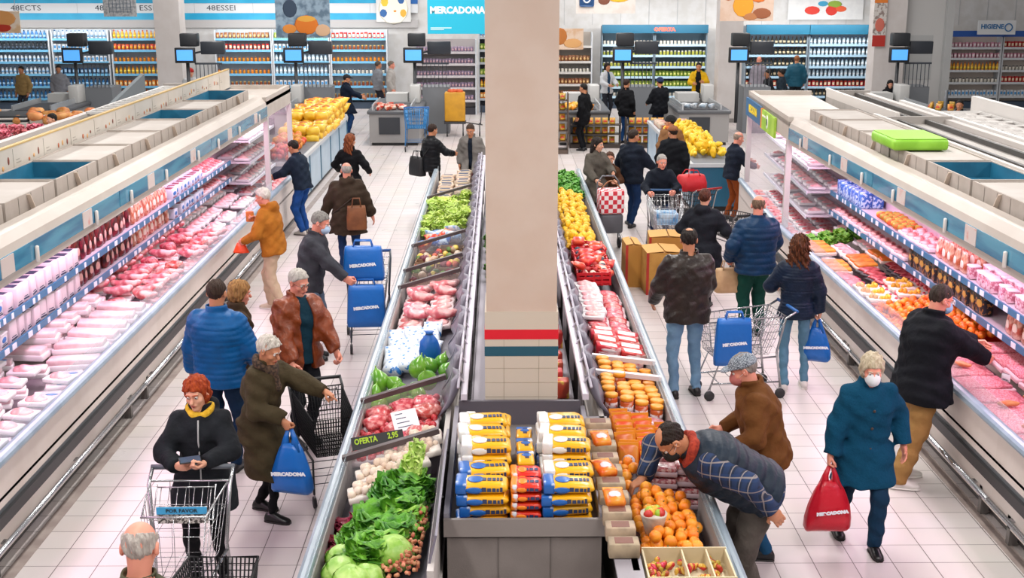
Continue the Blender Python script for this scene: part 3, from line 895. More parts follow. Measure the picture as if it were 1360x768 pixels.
# signs on the right end case
b = MB(); b.box(.05, .085, 2.4, 4.1, 2.02, 2.32); s = b.build('blue_sign', M('#1d5f8c', .4), ER_); s['label'] = 'blue sign with yellow lettering'
text('lettering', 'MERCADONA', .17, M('#f0d21c', .5), s, (.045, 3.25, 2.17), (PI / 2, 0, -PI / 2), .9, bold=.008)
b = MB(); b.box(.05, .085, 1.0, 2.25, 2.0, 2.3); s = b.build('green_sign', M('#86b82c', .4, col2='#a9d04a', vs=3), ER_)
q = MB(); q.ball((.05, 1.7, 2.16), (.006, .11, .11), 12, 6); q.ball((.044, 1.7, 2.16), (.006, .06, .06), 10, 6, 1); q.box(.046, .05, 1.85, 2.2, 2.2, 2.23); q.build('emblem', [M('#e4e8d8', .5), M('#2e5a1e', .5)], s)
b = MB(); b.box(.05, .085, 2.26, 2.39, 2.0, 2.31); b.build('orange_sign', M('#d98a2a', .5), ER_)

# crates stored on the cabinet tops
WBOX = M('#b5aea8', .6, col2='#ada59e', vs=3)
TEAL = M('#145c78', .55, col2='#1b6986', vs=4)
def crate(open_):
    def mk():
        t = thing('open_crate' if open_ else 'lidded_crate', None, 'crate')
        b = MB(); W, Ln, h = .66, 1.18, .19
        b.box(-W / 2, W / 2, -Ln / 2, -Ln / 2 + .02, 0, h); b.box(-W / 2, W / 2, Ln / 2 - .02, Ln / 2, 0, h)
        b.box(-W / 2, -W / 2 + .02, -Ln / 2 + .02, Ln / 2 - .02, 0, h); b.box(W / 2 - .02, W / 2, -Ln / 2 + .02, Ln / 2 - .02, 0, h)
        for y in np.linspace(-Ln / 2, Ln / 2, 5)[1:-1]:
            for s in (-1, 1): b.box(s * W / 2 - .004, s * W / 2 + .004, y - .006, y + .006, 0, h - .01, 1)
        b.box(-W / 2 + .02, W / 2 - .02, -Ln / 2 + .02, Ln / 2 - .02, 0, .02)
        b.build('walls', [M('#aaa098', .6, col2='#a2988f', vs=4), M('#8f8881', .6)], t)
        if open_:
            q = MB(); i = .022
            q.box(-W / 2 + i, -W / 2 + i + .004, -Ln / 2 + i, Ln / 2 - i, .02, h - .008); q.box(W / 2 - i - .004, W / 2 - i, -Ln / 2 + i, Ln / 2 - i, .02, h - .008)
            q.box(-W / 2 + i, W / 2 - i, -Ln / 2 + i, -Ln / 2 + i + .004, .02, h - .008); q.box(-W / 2 + i, W / 2 - i, Ln / 2 - i - .004, Ln / 2 - i, .02, h - .008)
            q.box(-W / 2 + i, W / 2 - i, -Ln / 2 + i, Ln / 2 - i, .02, .026)
            q.build('lining', TEAL, t)['label'] = 'teal inner lining'
        else:
            q = MB(); q.box(-W / 2 + .021, W / 2 - .021, -Ln / 2 + .021, Ln / 2 - .021, h - .03, h - .012); q.build('lid', WBOX, t)
        for s in (-1, 1):
            q = MB(); q.bar((s * (W / 2 + .012), -.1, h - .01), (s * (W / 2 + .03), -.02, .02), .05, .006); q.build('tab', M('#d3c3b4', .6), t)
        return t
    return mk
KO, KL = Kind(crate(True)), Kind(crate(False))
names = ['first', 'second', 'third', 'fourth', 'fifth', 'sixth', 'seventh', 'eighth', 'ninth', 'tenth']
iL = iO = 0
for i, y in enumerate(np.arange(9.0, 19.4, 1.24)):
    op = i in (2, 6)
    if i == 8: continue
    if op: KO.put((-4.43, y + .6, 2.362), label='%s teal-lined open crate from the camera on the left cabinet top' % names[iO], group='crates on the left cabinet top'); iO += 1
    else: KL.put((-4.43, y + .6, 2.362), label='%s white lidded crate from the camera on the left cabinet top' % names[iL], group='crates on the left cabinet top'); iL += 1
KO.put((-4.43, 19.75, 2.362), scale=(1, 1.4, 1), label='farthest teal-lined open crate on the left cabinet top', group='crates on the left cabinet top')
iL = iO = 0
for i, y in enumerate(np.arange(8.9, 16.8, 1.24)):
    op = i in (2,)
    if op: KO.put((4.66, y + .6, 2.362), label='%s teal-lined open crate from the camera on the right cabinet top' % names[iO], group='crates on the right cabinet top'); iO += 1
    else: KL.put((4.66, y + .6, 2.362), label='%s white lidded crate from the camera on the right cabinet top' % names[iL], group='crates on the right cabinet top'); iL += 1
p = at_z(1207, 188, 2.6)
b = MB(); b.rbox(-.3, .3, -.42, .42, 0, .12, .03); t = thing('green_box', 'bright green box lying on the right cabinet top', 'box', (p[0], p[1], 2.555)); b.build('box_body', M('#7cb52a', .45, col2='#8cc63a', vs=4), t)
q = MB(); q.box(-.28, .28, -.4, .4, .1201, .124); q.build('lid', M('#86c030', .5), t)

# sign board and the cabinets standing back to back behind the front runs
t = thing('sign_board', 'long cream board with small food pictures along the left cabinet back', 'sign', (-4.8, 6, 2.43))
b = MB(); b.box(-.04, .0, 0, 16.5, 0, .31); b.box(-.045, .005, 0, 16.5, .31, .325, 1); b.build('board', [M('#bfb8ae', .5, col2='#b7afa4', vs=2), M('#b8985a', .5)], t)
rs = random.Random(3)
for i, y in enumerate(np.arange(.8, 16, .85)):
    b = MB()
    for j in range(3):
        yy = y + j * .14 + rs.uniform(-.02, .02); b.ball((.002, yy, .16 + rs.uniform(-.03, .03)), (.004, rs.uniform(.015, .03), rs.uniform(.018, .04)), 7, 5, j % 3)
    b.build('food_picture', [M('#a85a34', .6), M('#c99a62', .6), M('#7a3a2a', .6)], t)
    b = MB(); b.box(0, .003, y + .42, y + .425, .02, .29); b.box(0, .003, y + .5, y + .62, .14, .15); b.box(0, .003, y + .5, y + .58, .17, .18); b.build('caption_lines', M('#9a938a', .6), t)
def back_cab(x0, x1, y0, y1, label, mir=1):
    t = thing('freezer_cabinet', label, 'freezer cabinet', (0, 0, 0))
    b = MB(); b.box(x0, x1, y0, y1, .1, 1.0); b.box(min(x0, x0 + .1 * mir) if mir > 0 else x1 - .1, x0 + .1 if mir > 0 else x1, y0, y1, 1.0, 2.42); b.build('body', M('#bcb5b0', .5), t)
    b = MB(); b.box(x0, x1, y0, y1, 2.2, 2.36); b.build('top_deck', M('#a8a29d', .5, col2='#9b958f', vs=3), t)
    b = MB(); b.box(x0, x1, y1 - .06, y1, .1, 2.46); b.build('end_panel', M('#9c9691', .5), t)
    b = MB()
    b.box(x0 if mir < 0 else x1 - .05, x0 + .05 if mir < 0 else x1, y0, y1, 2.36, 2.5); b.build('edge_trim', M('#cfc9c3', .4), t)
    for k in range(2):
        xa = x0 + (x1 - x0) * (.3 + .35 * k)
        b = MB(); b.box(xa, xa + .05, y0, y1, 2.36, 2.42); b.build('top_rail', M('#3a3735', .5), t)
    return t
back_cab(-6.1, -4.98, 6, 23, 'grey freezer cabinet standing back to back with left meat cabinet', 1)
back_cab(5.2, 6.3, 6, 17.5, 'grey freezer cabinet standing back to back with right meat cabinet', -1)
back_cab(5.55, 6.3, 17.55, 21.5, 'short grey freezer cabinet behind the right glass end case', -1)
def wire_rack(label, x0, x1, y0, y1, z, n):
    t = thing('wire_rack', label, 'rack', (x0, y0, z))
    W, Ln = x1 - x0, y1 - y0
    b = MB()
    for a, c in (((0, 0, .04), (W, 0, .04)), ((0, Ln, .04), (W, Ln, .04)), ((0, 0, .04), (0, Ln, .04)), ((W, 0, .04), (W, Ln, .04))): b.bar(a, c, .03, .03)
    b.build('rack_frame', M('#c5c3c0', .4), t)
    b = MB()
    for y in np.linspace(.1, Ln - .1, n): b.bar((0, y, .04), (W, y, .04), .025, .02)
    for x in (W * .25, W * .5, W * .75): b.bar((x, 0, .02), (x, Ln, .02), .012, .012)
    b.build('rack_bars', M('#d9d7d4', .4), t)
    b = MB(); [b.box(x, x + .03, y, y + .03, 0, .04) for x in (0.0, W - .03) for y in (0.0, Ln - .03)]; b.build('rack_feet', M('#88847f', .5), t)
wire_rack('white slatted rack lying on the far left cabinet top', -5.9, -5.05, 18.0, 22.2, 2.422, 15)
wire_rack('white slatted rack on the right freezer top near the far checkout', 6.47, 7.45, 12.5, 19.5, 2.262, 17)
b = MB(); t = thing('freezer_cabinet', 'white rimmed freezer cabinet behind the right freezer run', 'freezer cabinet')
b.box(6.4, 7.55, 9, 20, 0, 2.26); b.build('body', M('#b2aca8', .5), t)
b = MB(); b.box(7.5, 7.6, 9, 20, 2.26, 2.5); b.box(6.35, 6.42, 9, 20, 2.26, 2.44); b.build('rim', M('#d8d4d0', .4), t)
KO.put((6.95, 11.6, 2.27), label='teal-lined open crate on the white rimmed freezer at the far right', group='crates on the right freezer')
p = at_z(1330, 175, 2.45)

# ------------------------------------------------------------------ central island
BLACK_ = M('#1a1a1c', .5)
LIL = M('#77727f', .4, col2='#6c6775', vs=3)
def isle_unit(sg, xo, xi, y0, L, label):
    """produce case: outer rim at xo, inner edge at xi"""
    t = thing('produce_case', label, 'produce case', (0, y0, 0), 0, 'open produce cases of the central island')
    def bx(m, xa, xb, z0, z1, ya=0, yb=L, i=0): m.box(min(xa, xb), max(xa, xb), ya, yb, z0, z1, i)
    s = 1 if xi > xo else -1
    b = MB(); bx(b, xo + s * .04, xi + s * .055, .1, .6); bx(b, xo + s * .02, xo + s * .07, .3, .86); bx(b, xi, xi + s * .04, .6, .98); b.build('body', M('#b5afab', .45), t)
    b = MB(); bx(b, xo + s * .1, xi, .005, .1); b.build('kick_plate', DARK, t)
    b = MB(); bx(b, xo, xo + s * .025, .42, .5); b.build('bumper', M('#58565a', .5), t)
    b = MB(); b.prism([(xo + s * .02 + .04 * math.cos(a), .87 + .03 * math.sin(a)) for a in np.linspace(0, 2 * PI, 11)[:-1]], 'y', 0, L); b.build('hand_rail', M('#8b98a2', .3, col2='#7c8a95', vs=3), t)
    b = MB(); bx(b, xo + s * .065, xo + s * .07, .86, .95); b.build('front_glass', M_glass('#cfe4ec', .25), t)
    b = MB(); b.prism([(xo + s * .07, .6), (xo + s * .07, .63), (xi, .8), (xi, .6)], 'y', 0, L); b.build('well', M('#6d6a74', .5), t)
    # raised curved scoop panels on the inner edge
    n = int(L / .57)
    for k in range(n if y0 > 7 else 0):
        y = (k + .5) * L / n; r_ = L / n * .46
        rings = []
        for a in np.linspace(0, 1, 7):
            z = .95 + .26 * a; wv = r_ * (1.02 - .75 * max(0, a - .3) ** 1.6)
            cx = xi + s * (-.035 + .1 * a + .03 * math.sin(a * PI))
            rings.append([(cx + dx * s, y + dy, z) for dx, dy in ((-.03, -wv), (.03, -wv * .6), (.055, 0), (.03, wv * .6), (-.03, wv), (-.02, wv * .62), (.01, 0), (-.02, -wv * .62))])
        b = MB(); b.loft(rings); b.build('scoop_panel', LIL, t)
    if y0 < 7:
        if s < 0 and xi > 0:
            b = MB(); b.box(.68, .84, -.3, 2.65, .955, .98); b.build('ledge', M('#8f8a90', .45), t)
        if xi < 0:
            b = MB(); b.prism([(xi - .03, .84), (xi - .015, .84), (xi + .06, 1.16), (xi + .045, 1.16)], 'y', .1, 1.9); b.build('side_panel', LIL, t)
            b = MB(); b.bar((xi + .03, .95, 1.0), (xi + .05, .9, 1.06), .02, .015); b.bar((xi + .03, 1.75, 1.0), (xi + .05, 1.7, 1.06), .02, .015); b.build('clip', BLACK_, t)
        return t
    b = MB(); bx(b, xi + s * .12, xi + s * .17, 1.1, 1.15)
    b.build('top_rail', M('#c9c3cf', .35), t)
    b = MB(); b.tube([(xi + s * .1, .02, 1.2), (xi + s * .1, L - .02, 1.2)], .012, 6)
    for y in np.arange(.3, L, .55): b.bar((xi + s * .1, y, 1.2), (xi + s * .145, y, 1.14), .025, .012)
    b.build('thin_rail', M('#bdb8c4', .3), t)
    for y in (L * .25, L * .75):
        b = MB(); bx(b, xi + s * .12, xi + s * .16, .6, 1.1, y - .02, y + .02); b.bar((xi + s * .14, y, 1.1), (xi - s * .02, y, .98), .02, .02); b.build('rail_post', M('#a5a1ab', .4), t)
    return t
for i in range(6):
    isle_unit(-1, -1.21, -.44, 6.75 + 2.7 * i, 2.7, 'left side produce case of the island, %s unit from the camera' % names[i])
    isle_unit(1, 1.46, .82, 6.75 + 2.7 * i, 2.7, 'right side produce case of the island, %s unit from the camera' % names[i])
b = MB(); b.box(-.26, .64, 10.25, 22.9, .1, .78); t = thing('island_core', 'grey middle shelf of the island behind the beige pillar', 'shelf'); b.build('core_body', M('#8d8990', .5), t)
b = MB(); b.box(-.24, .62, 10.25, 22.9, .78, .8); b.build('shelf_top', M('#a29da6', .5), t)
# brown dividers across the left wells, white ones on the right
def divider(px, z, col, label, x0, x1, glass=True, zi=1.12):
    y = at_z(px[0], px[1], z)[1]
    t = thing('divider', label, 'divider', ((x0 + x1) / 2, y, 0), 0, 'dividers across the produce cases')
    w = abs(x1 - x0) / 2; s = 1 if x1 > x0 else -1
    b = MB(); b.bar((-w * s, 0, .92), (w * s, .06, zi), .055, .04); b.build('bar', col, t)
    if glass:
        b = MB(); b.prism([(-w * s, .64), (w * s, .8), (w * s, 1.1), (-w * s, .9)], 'y', -.003, .003); b.build('panel', M_glass('#b9b4b8', .16), t)
BRN = M('#54484a', .4, col2='#473c3d', vs=5)
for px, lab in (((452, 608), 'dark brown bar between the lettuces and red meat trays'), ((478, 532), 'dark brown bar between red meat and green peppers'), ((527, 381), 'dark brown bar beyond the pink meat packs on the island'), ((541, 359), 'dark brown bar between two crates of mixed vegetables'), ((553, 326), 'dark brown bar before the red and blue bags'), ((575, 262), 'dark brown bar beyond the pale green lettuces')):
    divider(px, .93, BRN, lab, -1.17, -.46)
WB = M('#d0ccd2', .35)
for px, lab in (((868, 503), 'white bar before the red packs in the right island case'), ((852, 482), 'second white bar before the red packs in right island case')):
    divider(px, .92, WB, lab, 1.42, .84, False, .97)

# front bin
BIN = M('#7a726e', .55, col2='#736b67', vs=4, bump=.08, bs=150)
t = thing('display_bin', 'grey rectangular dump bin filled with yellow packs in front of pillar', 'display bin', (.15, 7.42, 0))
b = MB(); b.box(-.5, .5, .03, 2.08, .06, .88); b.build('base', BIN, t)
for x in (-.17, .17):
    q = MB(); q.box(x - .003, x + .003, .025, .03, .1, .86); q.build('seam', M('#5f5854', .6), t)
b = MB(); b.box(-.52, .52, 0, .03, .88, 1.0); b.box(-.52, .52, .03, .034, .86, .89, 1); b.build('front_lip', [M('#7f7773', .5), DARK], t)
for s in (-1, 1):
    b = MB(); b.box(s * .52 if s < 0 else .485, -.485 if s < 0 else .52, .03, 2.1, .86, 1.03); b.build('side_wall', M('#8b8891', .45), t)
b = MB(); b.box(-.485, .485, 2.06, 2.1, .86, 1.08); b.build('rear_wall', M('#55515a', .5), t)
b = MB(); b.box(-.45, .45, .08, 2.0, 0, .06); b.build('plinth', DARK, t)
# ------------------------------------------------------------------ wall bands, posters
CY = M('#1f9cc8', .5, col2='#2aa6d0', vs=2); NB = M('#1d5fa6', .5)
t = thing('wall_banner', 'long white and turquoise banner band along the back wall on the left', 'banner', (0, 42.95, 0))
b = MB(); b.box(-19, -2.75, -.06, 0, 3.1, 3.42); b.build('white_band', M('#d2d6da', .6), t)
b = MB(); b.box(-19, -4.0, -.07, 0, 3.42, 3.62); b.build('upper_blue_band', CY, t)
b = MB(); b.box(-19, -4.0, -.07, 0, 2.88, 3.1); b.build('lower_blue_band', CY, t)
b = MB(); b.box(-4.0, -2.75, -.07, 0, 3.4, 3.62); b.build('dark_blue_band', NB, t)
b = MB(); b.box(-19, -2.75, -.08, 0, 2.62, 2.88); b.build('grey_band', M('#b0aeae', .6), t)
for i, x in enumerate((-15.8, -13.0, -11.7, -9.3, -7.0)):
    text('lettering', ('48ECTS', '48ECTS', 'ESSEI', '48ESSEI', '< ZIST')[i], .24, M('#2a3442', .6), t, (x, -.065, 3.26), (PI / 2, 0, 0), 1.3)
for i in range(8):
    b = MB(); b.box(-18 + i * 1.95, -17.99 + i * 1.95, -.062, 0, 3.1, 3.42); b.build('panel_joint', M('#9aa0a6', .6), t)

def hang(root, x0, x1, ztop, top=5.35):
    for x in (x0, x1):
        b = MB(); b.tube([(x, 0, ztop), (x, 0, top)], .008, 4); b.build('hanging_cord', M('#c8c8c8', .5), root)
def poster(label, px0, py0, px1, py1, y, col, col2=None, cord=True, name='hanging_poster', vs=4):
    a = at_y(px0, py1, y); c = at_y(px1, py0, y)
    t = thing(name, label, 'sign', ((a[0] + c[0]) / 2, y, a[2])); w = (c[0] - a[0]) / 2; h = max(c[2] - a[2], .2)
    b = MB(); b.box(-w, w, 0, .03, 0, h); b.build('panel', M(col, .5, col2=col2, vs=vs, thr=(.45, .6)), t)
    if cord: hang(t, -w * .8, w * .8, h, 5.35 - a[2])
    return t, w, h
def blobs(t, spec):
    """coloured printed shapes on a poster: (name, x, z, rx, rz, colour)"""
    for n, x, z, rx, rz, c in spec:
        b = MB(); b.ball((x, -.004, z), (rx, .004, rz), 14, 6); b.build(n, M(c, .6, col2=None), t)
# turquoise hanging sign
t, w, h = poster('bright turquoise hanging sign with white lettering left of the pillar', 568, -40, 647, 45, 33.5, '#18b2d2')
text('lettering', 'MERCADONA', .24, M('#e8f4f8', .5), t, (0, -.005, .6), (PI / 2, 0, 0), .95, bold=.012)
b = MB(); b.box(-w * .9, -w * .2, -.004, 0, .14, .165); b.box(-w * .9, -w * .45, -.004, 0, .1, .12); b.build('small_print', M('#cdeaf2', .5), t)
# pumpkin poster
t, w, h = poster('hanging food poster with an orange pumpkin bowl in grey blue kitchen', 367, -35, 436, 50, 36, '#8fa6b8', '#5c7488')
blobs(t, [('pumpkin_bowl', .1, .35, .34, .27, '#d9761c'), ('soup', .1, .48, .28, .13, '#e2a640'), ('bread', -.38, .24, .2, .13, '#dd8a35'), ('nuts', .55, .2, .22, .17, '#d8b08c'), ('steel_pot', -.35, .8, .2, .25, '#2f4258')])
t, w, h = poster('round fruit plate poster with yellow and blue wedges on the back wall', 500, -10, 545, 29, 42.8, '#d5d5d3', cord=False)
blobs(t, [('plate', 0, .42, .5, .5, '#f0ead8'), ('yolk', .05, .36, .17, .2, '#e98a1a'), ('wedge', -.26, .62, .16, .2, '#e8c13c'), ('wedge', .3, .3, .14, .18, '#e2ab3c'), ('wedge', -.3, .3, .16, .18, '#2a5f9e'), ('wedge', .24, .68, .14, .15, '#2a5f9e')])
t, w, h = poster('pale pasta poster hanging at the far left edge', -20, 15, 25, 44, 36, '#e6d6c4', '#d9b890')
blobs(t, [('pasta', .0, .4, .4, .22, '#d99a5a'), ('tomato', .0, .15, .25, .12, '#b8321c')])
t, w, h = poster('grey poster with a metal basket hanging at the upper left', 138, -30, 178, 22, 36, '#a7a9ab', '#84888c', vs=14)
b = MB()
for i in range(7): b.box(-.3 + i * .1, -.285 + i * .1, -.006, 0, .1, .5 ); 
for i in range(4): b.box(-.3, .315, -.006, 0, .12 + i * .11, .135 + i * .11)
b.build('printed_basket', M('#5d6a78', .5), t)
t, w, h = poster('beige bakery poster standing above the bread shelf right of pillar', 738, 38, 775, 66, 41.0, '#dcc5b0', '#d2ac8a', cord=False)
blobs(t, [('bread', -.3, .42, .22, .27, '#b9702e'), ('bread', .1, .2, .3, .15, '#d9a468')])
t, w, h = poster('white poster with blue camera emblem and sausage right of the pillar', 765, -40, 845, 18, 35, '#dcd6d0', '#d5ccc4')
b = MB(); b.rbox(-.72, -.32, -.012, 0, .18, .75, .05); e = b.build('blue_emblem', M('#1d4a7c', .4), t)
b = MB(); b.tube([(-.52 + .1 * math.cos(a), -.016, .42 + .13 * math.sin(a)) for a in np.linspace(0, 2 * PI, 15)[:-1]], .022, 6, closed=True); b.build('ring', M('#e8ecf0', .4), e)
blobs(t, [('sausage', -.05, .35, .16, .12, '#7a4632'), ('lemon', .35, .42, .3, .12, '#e9b72a')])
t, w, h = poster('hanging poster with oranges and dried fruit above the right checkout', 956, -40, 1030, 28, 34, '#d9c0ae', '#d2b49e')
blobs(t, [('orange', -.5, .75, .24, .22, '#e4501c'), ('orange_slice', -.1, .4, .28, .3, '#eba02a'), ('slice_core', -.1, .4, .16, .17, '#f2c45a'), ('apple', .3, .7, .25, .22, '#e0762a'), ('nuts', .4, .2, .25, .14, '#9a5a38'), ('nuts', .1, .12, .2, .1, '#b87a4c')])
t, w, h = poster('white wall panel with red fruit and green leaves at upper right', 1046, -40, 1150, 26, 42.9, '#dfe0e0', '#d8d9da', cord=False)
blobs(t, [('strawberry', -.45, .3, .26, .14, '#d8382a'), ('strawberry', .2, .3, .2, .17, '#d42f22'), ('leaf', .3, .5, .24, .12, '#8aa83a'), ('blue_fruit', -.1, .52, .17, .09, '#3a9cc4'), ('pepper', .5, .35, .2, .1, '#e0582c')])
# vertical banner set close before the right column, without cords
a = at_y(1158, 66, 37.4)
t = thing('column_banner', 'tall narrow printed banner with red foot on the right column', 'banner', (a[0] + .18, 37.4, 2.3))
b = MB(); b.box(-.19, .19, 0, .03, 0, 2.0); b.build('panel', M('#c9c4bf', .6, col2='#8a7a74', vs=9, thr=(.5, .58)), t)
b = MB(); b.box(-.19, .19, -.004, 0, 0, .32); b.build('red_foot', M('#b02a20', .6), t)
b = MB(); b.box(-.19, .19, -.004, 0, 1.25, 1.5); b.build('orange_head', M('#d9792a', .6), t)
blobs(t, [('round_print', 0, .62, .14, .2, '#c86a5a'), ('round_print', 0, .62, .07, .1, '#e8dcd2')])

# ------------------------------------------------------------------ wall shelving
WSH = M('#b9c3cc', .5); BSH = M('#6fb2d8', .5)
def shelving(label, x0, x1, y, rows, top, header=None, back='#b4c2ce', side='#c2c8ce', rail=BSH, base='#39485a', hh=.28):
    t = thing('shelving_unit', label, 'shelves', (x0, y, 0), 0, 'shelving units along the back wall'); W = x1 - x0
    b = MB(); b.box(0, W, .42, .46, 0, top); b.build('back_panel', M(back, .6), t)
    for x in (0, W - .04):
        b = MB(); b.box(x, x + .04, .0, .42, 0, top); b.build('side_panel', M(side, .5), t)
    b = MB(); b.box(.04, W - .04, .05, .42, 0, .22); b.build('plinth', M(base, .5), t)
    for z in rows:
        b = MB(); b.box(.04, W - .04, .02, .42, z - .03, z); s = b.build('shelf', WSH, t)
        b = MB(); b.box(.04, W - .04, 0, .02, z - .055, z + .02); b.build('price_rail', rail, s)
    if header:
        b = MB(); b.box(0, W, -.12, .02, top - hh, top + .05); b.build('header', M(header, .5), t)
    return t
ZL = [.35, .75, 1.15, 1.55, 1.93, 2.3]
units = [(-18.6, 'far left edge'), (-16.7, 'far left, of blue bottles'), (-14.75, 'left, of white packs'), (-12.8, 'left of the column, of yellow packs'), (-9.4, 'right of the column, of red boxes'), (-7.5, 'behind pumpkin poster'), (-5.6, 'second left of the turquoise sign')]
for x, lab in units:
    shelving('blue-edged wall shelving at the back, ' + lab, x, x + 1.88, 42.0, ZL, 2.58)
shelving('grey wall shelving unit of hanging snack bags beneath the turquoise sign', -2.7, -.75, 40.2, [.45, .85, 1.22, 1.6, 1.97], 2.36, back='#b0a8a8', rail=M('#c4bfc2', .5), base='#33323a')
shelving('narrow dark shelving beside the left edge of the pillar', -.7, .2, 40.8, [.45, .8, 1.2, 1.6, 2.0, 2.4], 2.8, back='#4a5058', rail=M('#aab0b6', .5))
shelving('white bread shelving just right of the pillar', 1.85, 3.05, 42.0, [.4, .8, 1.2, 1.55, 2.05], 2.5, back='#a39a90', rail=M('#c9c6c2', .5))
ZR = [.4, .72, 1.05, 1.38, 1.75, 2.1]
for i, x in enumerate((3.35, 5.1)):
    shelving('dark chilled shelving with turquoise header right of the bread, ' + ('left half' if i == 0 else 'right half'), x, x + 1.74, 42.0, ZR, 2.7, '#0f5672', back='#5b7484', side='#6b7c88', rail=M('#b4d2e4', .5), hh=.22)
for i, x in enumerate((8.1, 10.2)):
    shelving('bottle shelving with turquoise header below the fruit panel, ' + ('left half' if i == 0 else 'right half'), x, x + 2.08, 42.0, ZR, 2.7, '#106280', back='#7c8f9e', side='#7c8a96', rail=M('#a8cce4', .5), hh=.26)
for i, x in enumerate((14.9, 16.65)):
    shelving('white toiletries shelving under a blue header at far right, ' + ('left half' if i == 0 else 'right half'), x, x + 1.72, 42.0, [.4, .85, 1.25, 1.65, 2.0], 2.5, '#1d4f9e', back='#d6c8be', side='#b8bcc0', rail=M('#c3c8cc', .5), hh=.14)
text('lettering', 'OFERTA', .16, M('#d8604a', .5), bpy.data.objects[[o.name for o in bpy.data.objects if o.get('label', '').endswith('bread, right half')][0]], (.3, -.125, 2.6), (PI / 2, 0, 0), 1.2, bold=.01)
t, w, h = poster('white sign with blue lettering above the toiletries shelf', 1298, 27, 1350, 46, 41.6, '#d8dcdf', name='shelf_sign', cord=False)
text('lettering', 'HIGIENE', .2, M('#2f6fa4', .5), t, (-.15, -.005, h * .55), (PI / 2, 0, 0), 1, bold=.008)
b = MB(); b.tube([(w * .62 + .12 * math.cos(a), -.01, h * .5 + .12 * math.sin(a)) for a in np.linspace(0, 2 * PI, 15)[:-1]], .02, 5, closed=True); b.build('round_emblem', M('#2f6fa4', .5), t)

# shelf stock: every bottle, jar, box and bag is its own object
def k_bottle(col, capc, lab, name='bottle'):
    def mk():
        t = MB(); t.lathe([(.042, 0), (.045, .02), (.045, .17), (.03, .215), (.016, .24)], 7)
        t.lathe([(.02, .24), (.02, .275), (.012, .28)], 6, 1); t.lathe([(.0462, .06), (.0462, .13)], 7, 2)
        return tag(t.build(name, [M(col, .35, rnd=.15), M(capc, .4), M(lab, .5)]), None, 'bottle')
    return Kind(mk)
def k_jar(col, capc):
    def mk():
        t = MB(); t.lathe([(.04, 0), (.045, .015), (.045, .11), (.036, .13)], 7); t.lathe([(.04, .13), (.04, .155), (.0, .156)], 7, 1)
        return tag(t.build('jar', [M(col, .3, rnd=.2), M(capc, .4)]), None, 'jar')
    return Kind(mk)
def k_box(col, col2, w=.09, h=.2, name='box_carton', cat='carton'):
    def mk():
        t = MB(); t.box(-w / 2, w / 2, -.06, .06, 0, h); t.box(-w * .38, w * .38, -.062, -.06, h * .3, h * .75, 1)
        return tag(t.build(name, [M(col, .5, rnd=.15), M(col2, .5)]), None, cat)
    return Kind(mk)
def k_bag(col, col2, w=.12, h=.2):
    def mk():
        b = MB(); rings = []
        for z, ww, d in ((0, .85, .03), (.15, 1, .05), (.5, 1, .055), (.85, .97, .03), (1, .98, .004)):
            rings.append([(w / 2 * ww * math.copysign(abs(math.cos(a)) ** .6, math.cos(a)), d * math.sin(a), z * h) for a in np.linspace(0, 2 * PI, 9)[:-1]])
        b.loft(rings); b.ball((0, -.05, h * .45), (w * .3, .012, h * .22), 8, 5, 1)
        return tag(b.build('snack_bag', [M(col, .3, rnd=.2), M(col2, .4)]), None, 'bag')
    return Kind(mk)
STK = dict(
    blue=k_bottle('#2b78b8', '#122a4a', '#9fc8e6'), dark=k_bottle('#1d2630', '#0c0d10', '#45566a', 'dark_bottle'), white=k_bottle('#cdd6de', '#2a5f94', '#7fa6c8', 'white_bottle'), yellow=k_bottle('#e09c14', '#c4461a', '#f0cf4a'), wine=k_bottle('#2e2a20', '#6a1c1c', '#d8c8a4', 'wine_bottle'), water=k_bottle('#b9d2e0', '#2a6aa8', '#e6eef4', 'water_bottle'),
    ojar=k_jar('#d8851c', '#7a3a1a'), gjar=k_jar('#a9ac4c', '#dadada'), wjar=k_jar('#d9d3c6', '#2f3a44'), bjar=k_jar('#8a4a24', '#d0b060'),
    red=k_box('#b8261f', '#e8d8b8'), wbox=k_box('#d3d7dc', '#4b8fc4'), obox=k_box('#dd7f1c', '#f0d9a0'), pbox=k_box('#c98fa0', '#e9dfe0', .08, .17), bbox=k_box('#24486e', '#9cc0dc'),
    brown=k_bag('#8f5a34', '#d8b27a'), ored=k_bag('#c8541c', '#e9b43a'), lil=k_bag('#8f7c94', '#c8a0a4', .1, .17), green=k_bag('#7f9a34', '#d8d878'))
CNT = {}
def row(kind, lab, grp, x0, x1, y, z, step, cap=300):
    for x in np.arange(x0 + .1, x1 - .06, step):
        if CNT.get(kind, 0) >= cap: return
        CNT[kind] = CNT.get(kind, 0) + 1
        STK[kind].put((x, y + .12 + random.uniform(-.01, .02), z), (0, 0, random.uniform(-.15, .15)), random.uniform(.92, 1.05), lab, grp)
def unit_rows(x0, W, y, zs, kinds, where, step=.135, scale=1):
    for z, kd in zip(zs, kinds):
        if kd is None: continue
        n = {'blue': 'blue bottle', 'dark': 'dark bottle', 'white': 'white bottle', 'yellow': 'yellow bottle', 'wine': 'wine bottle', 'water': 'clear bottle', 'ojar': 'orange jar', 'gjar': 'green jar', 'wjar': 'white jar', 'bjar': 'brown jar', 'red': 'red carton', 'wbox': 'white and blue carton', 'obox': 'orange carton', 'pbox': 'pink carton', 'bbox': 'navy carton', 'brown': 'brown bag', 'ored': 'orange red bag', 'lil': 'lilac snack bag', 'green': 'green bag'}[kd]
        i = zs.index(z); lev = ('bottom', 'second lowest', 'third lowest', 'third highest' if len(zs) > 5 else 'upper middle', 'second highest' if len(zs) > 5 else 'top', 'top')[i]
        row(kd, '%s on the %s shelf of %s' % (n, lev, where), '%ss on the %s shelf of %s' % (n, lev, where), x0, x0 + W, y, z, step)
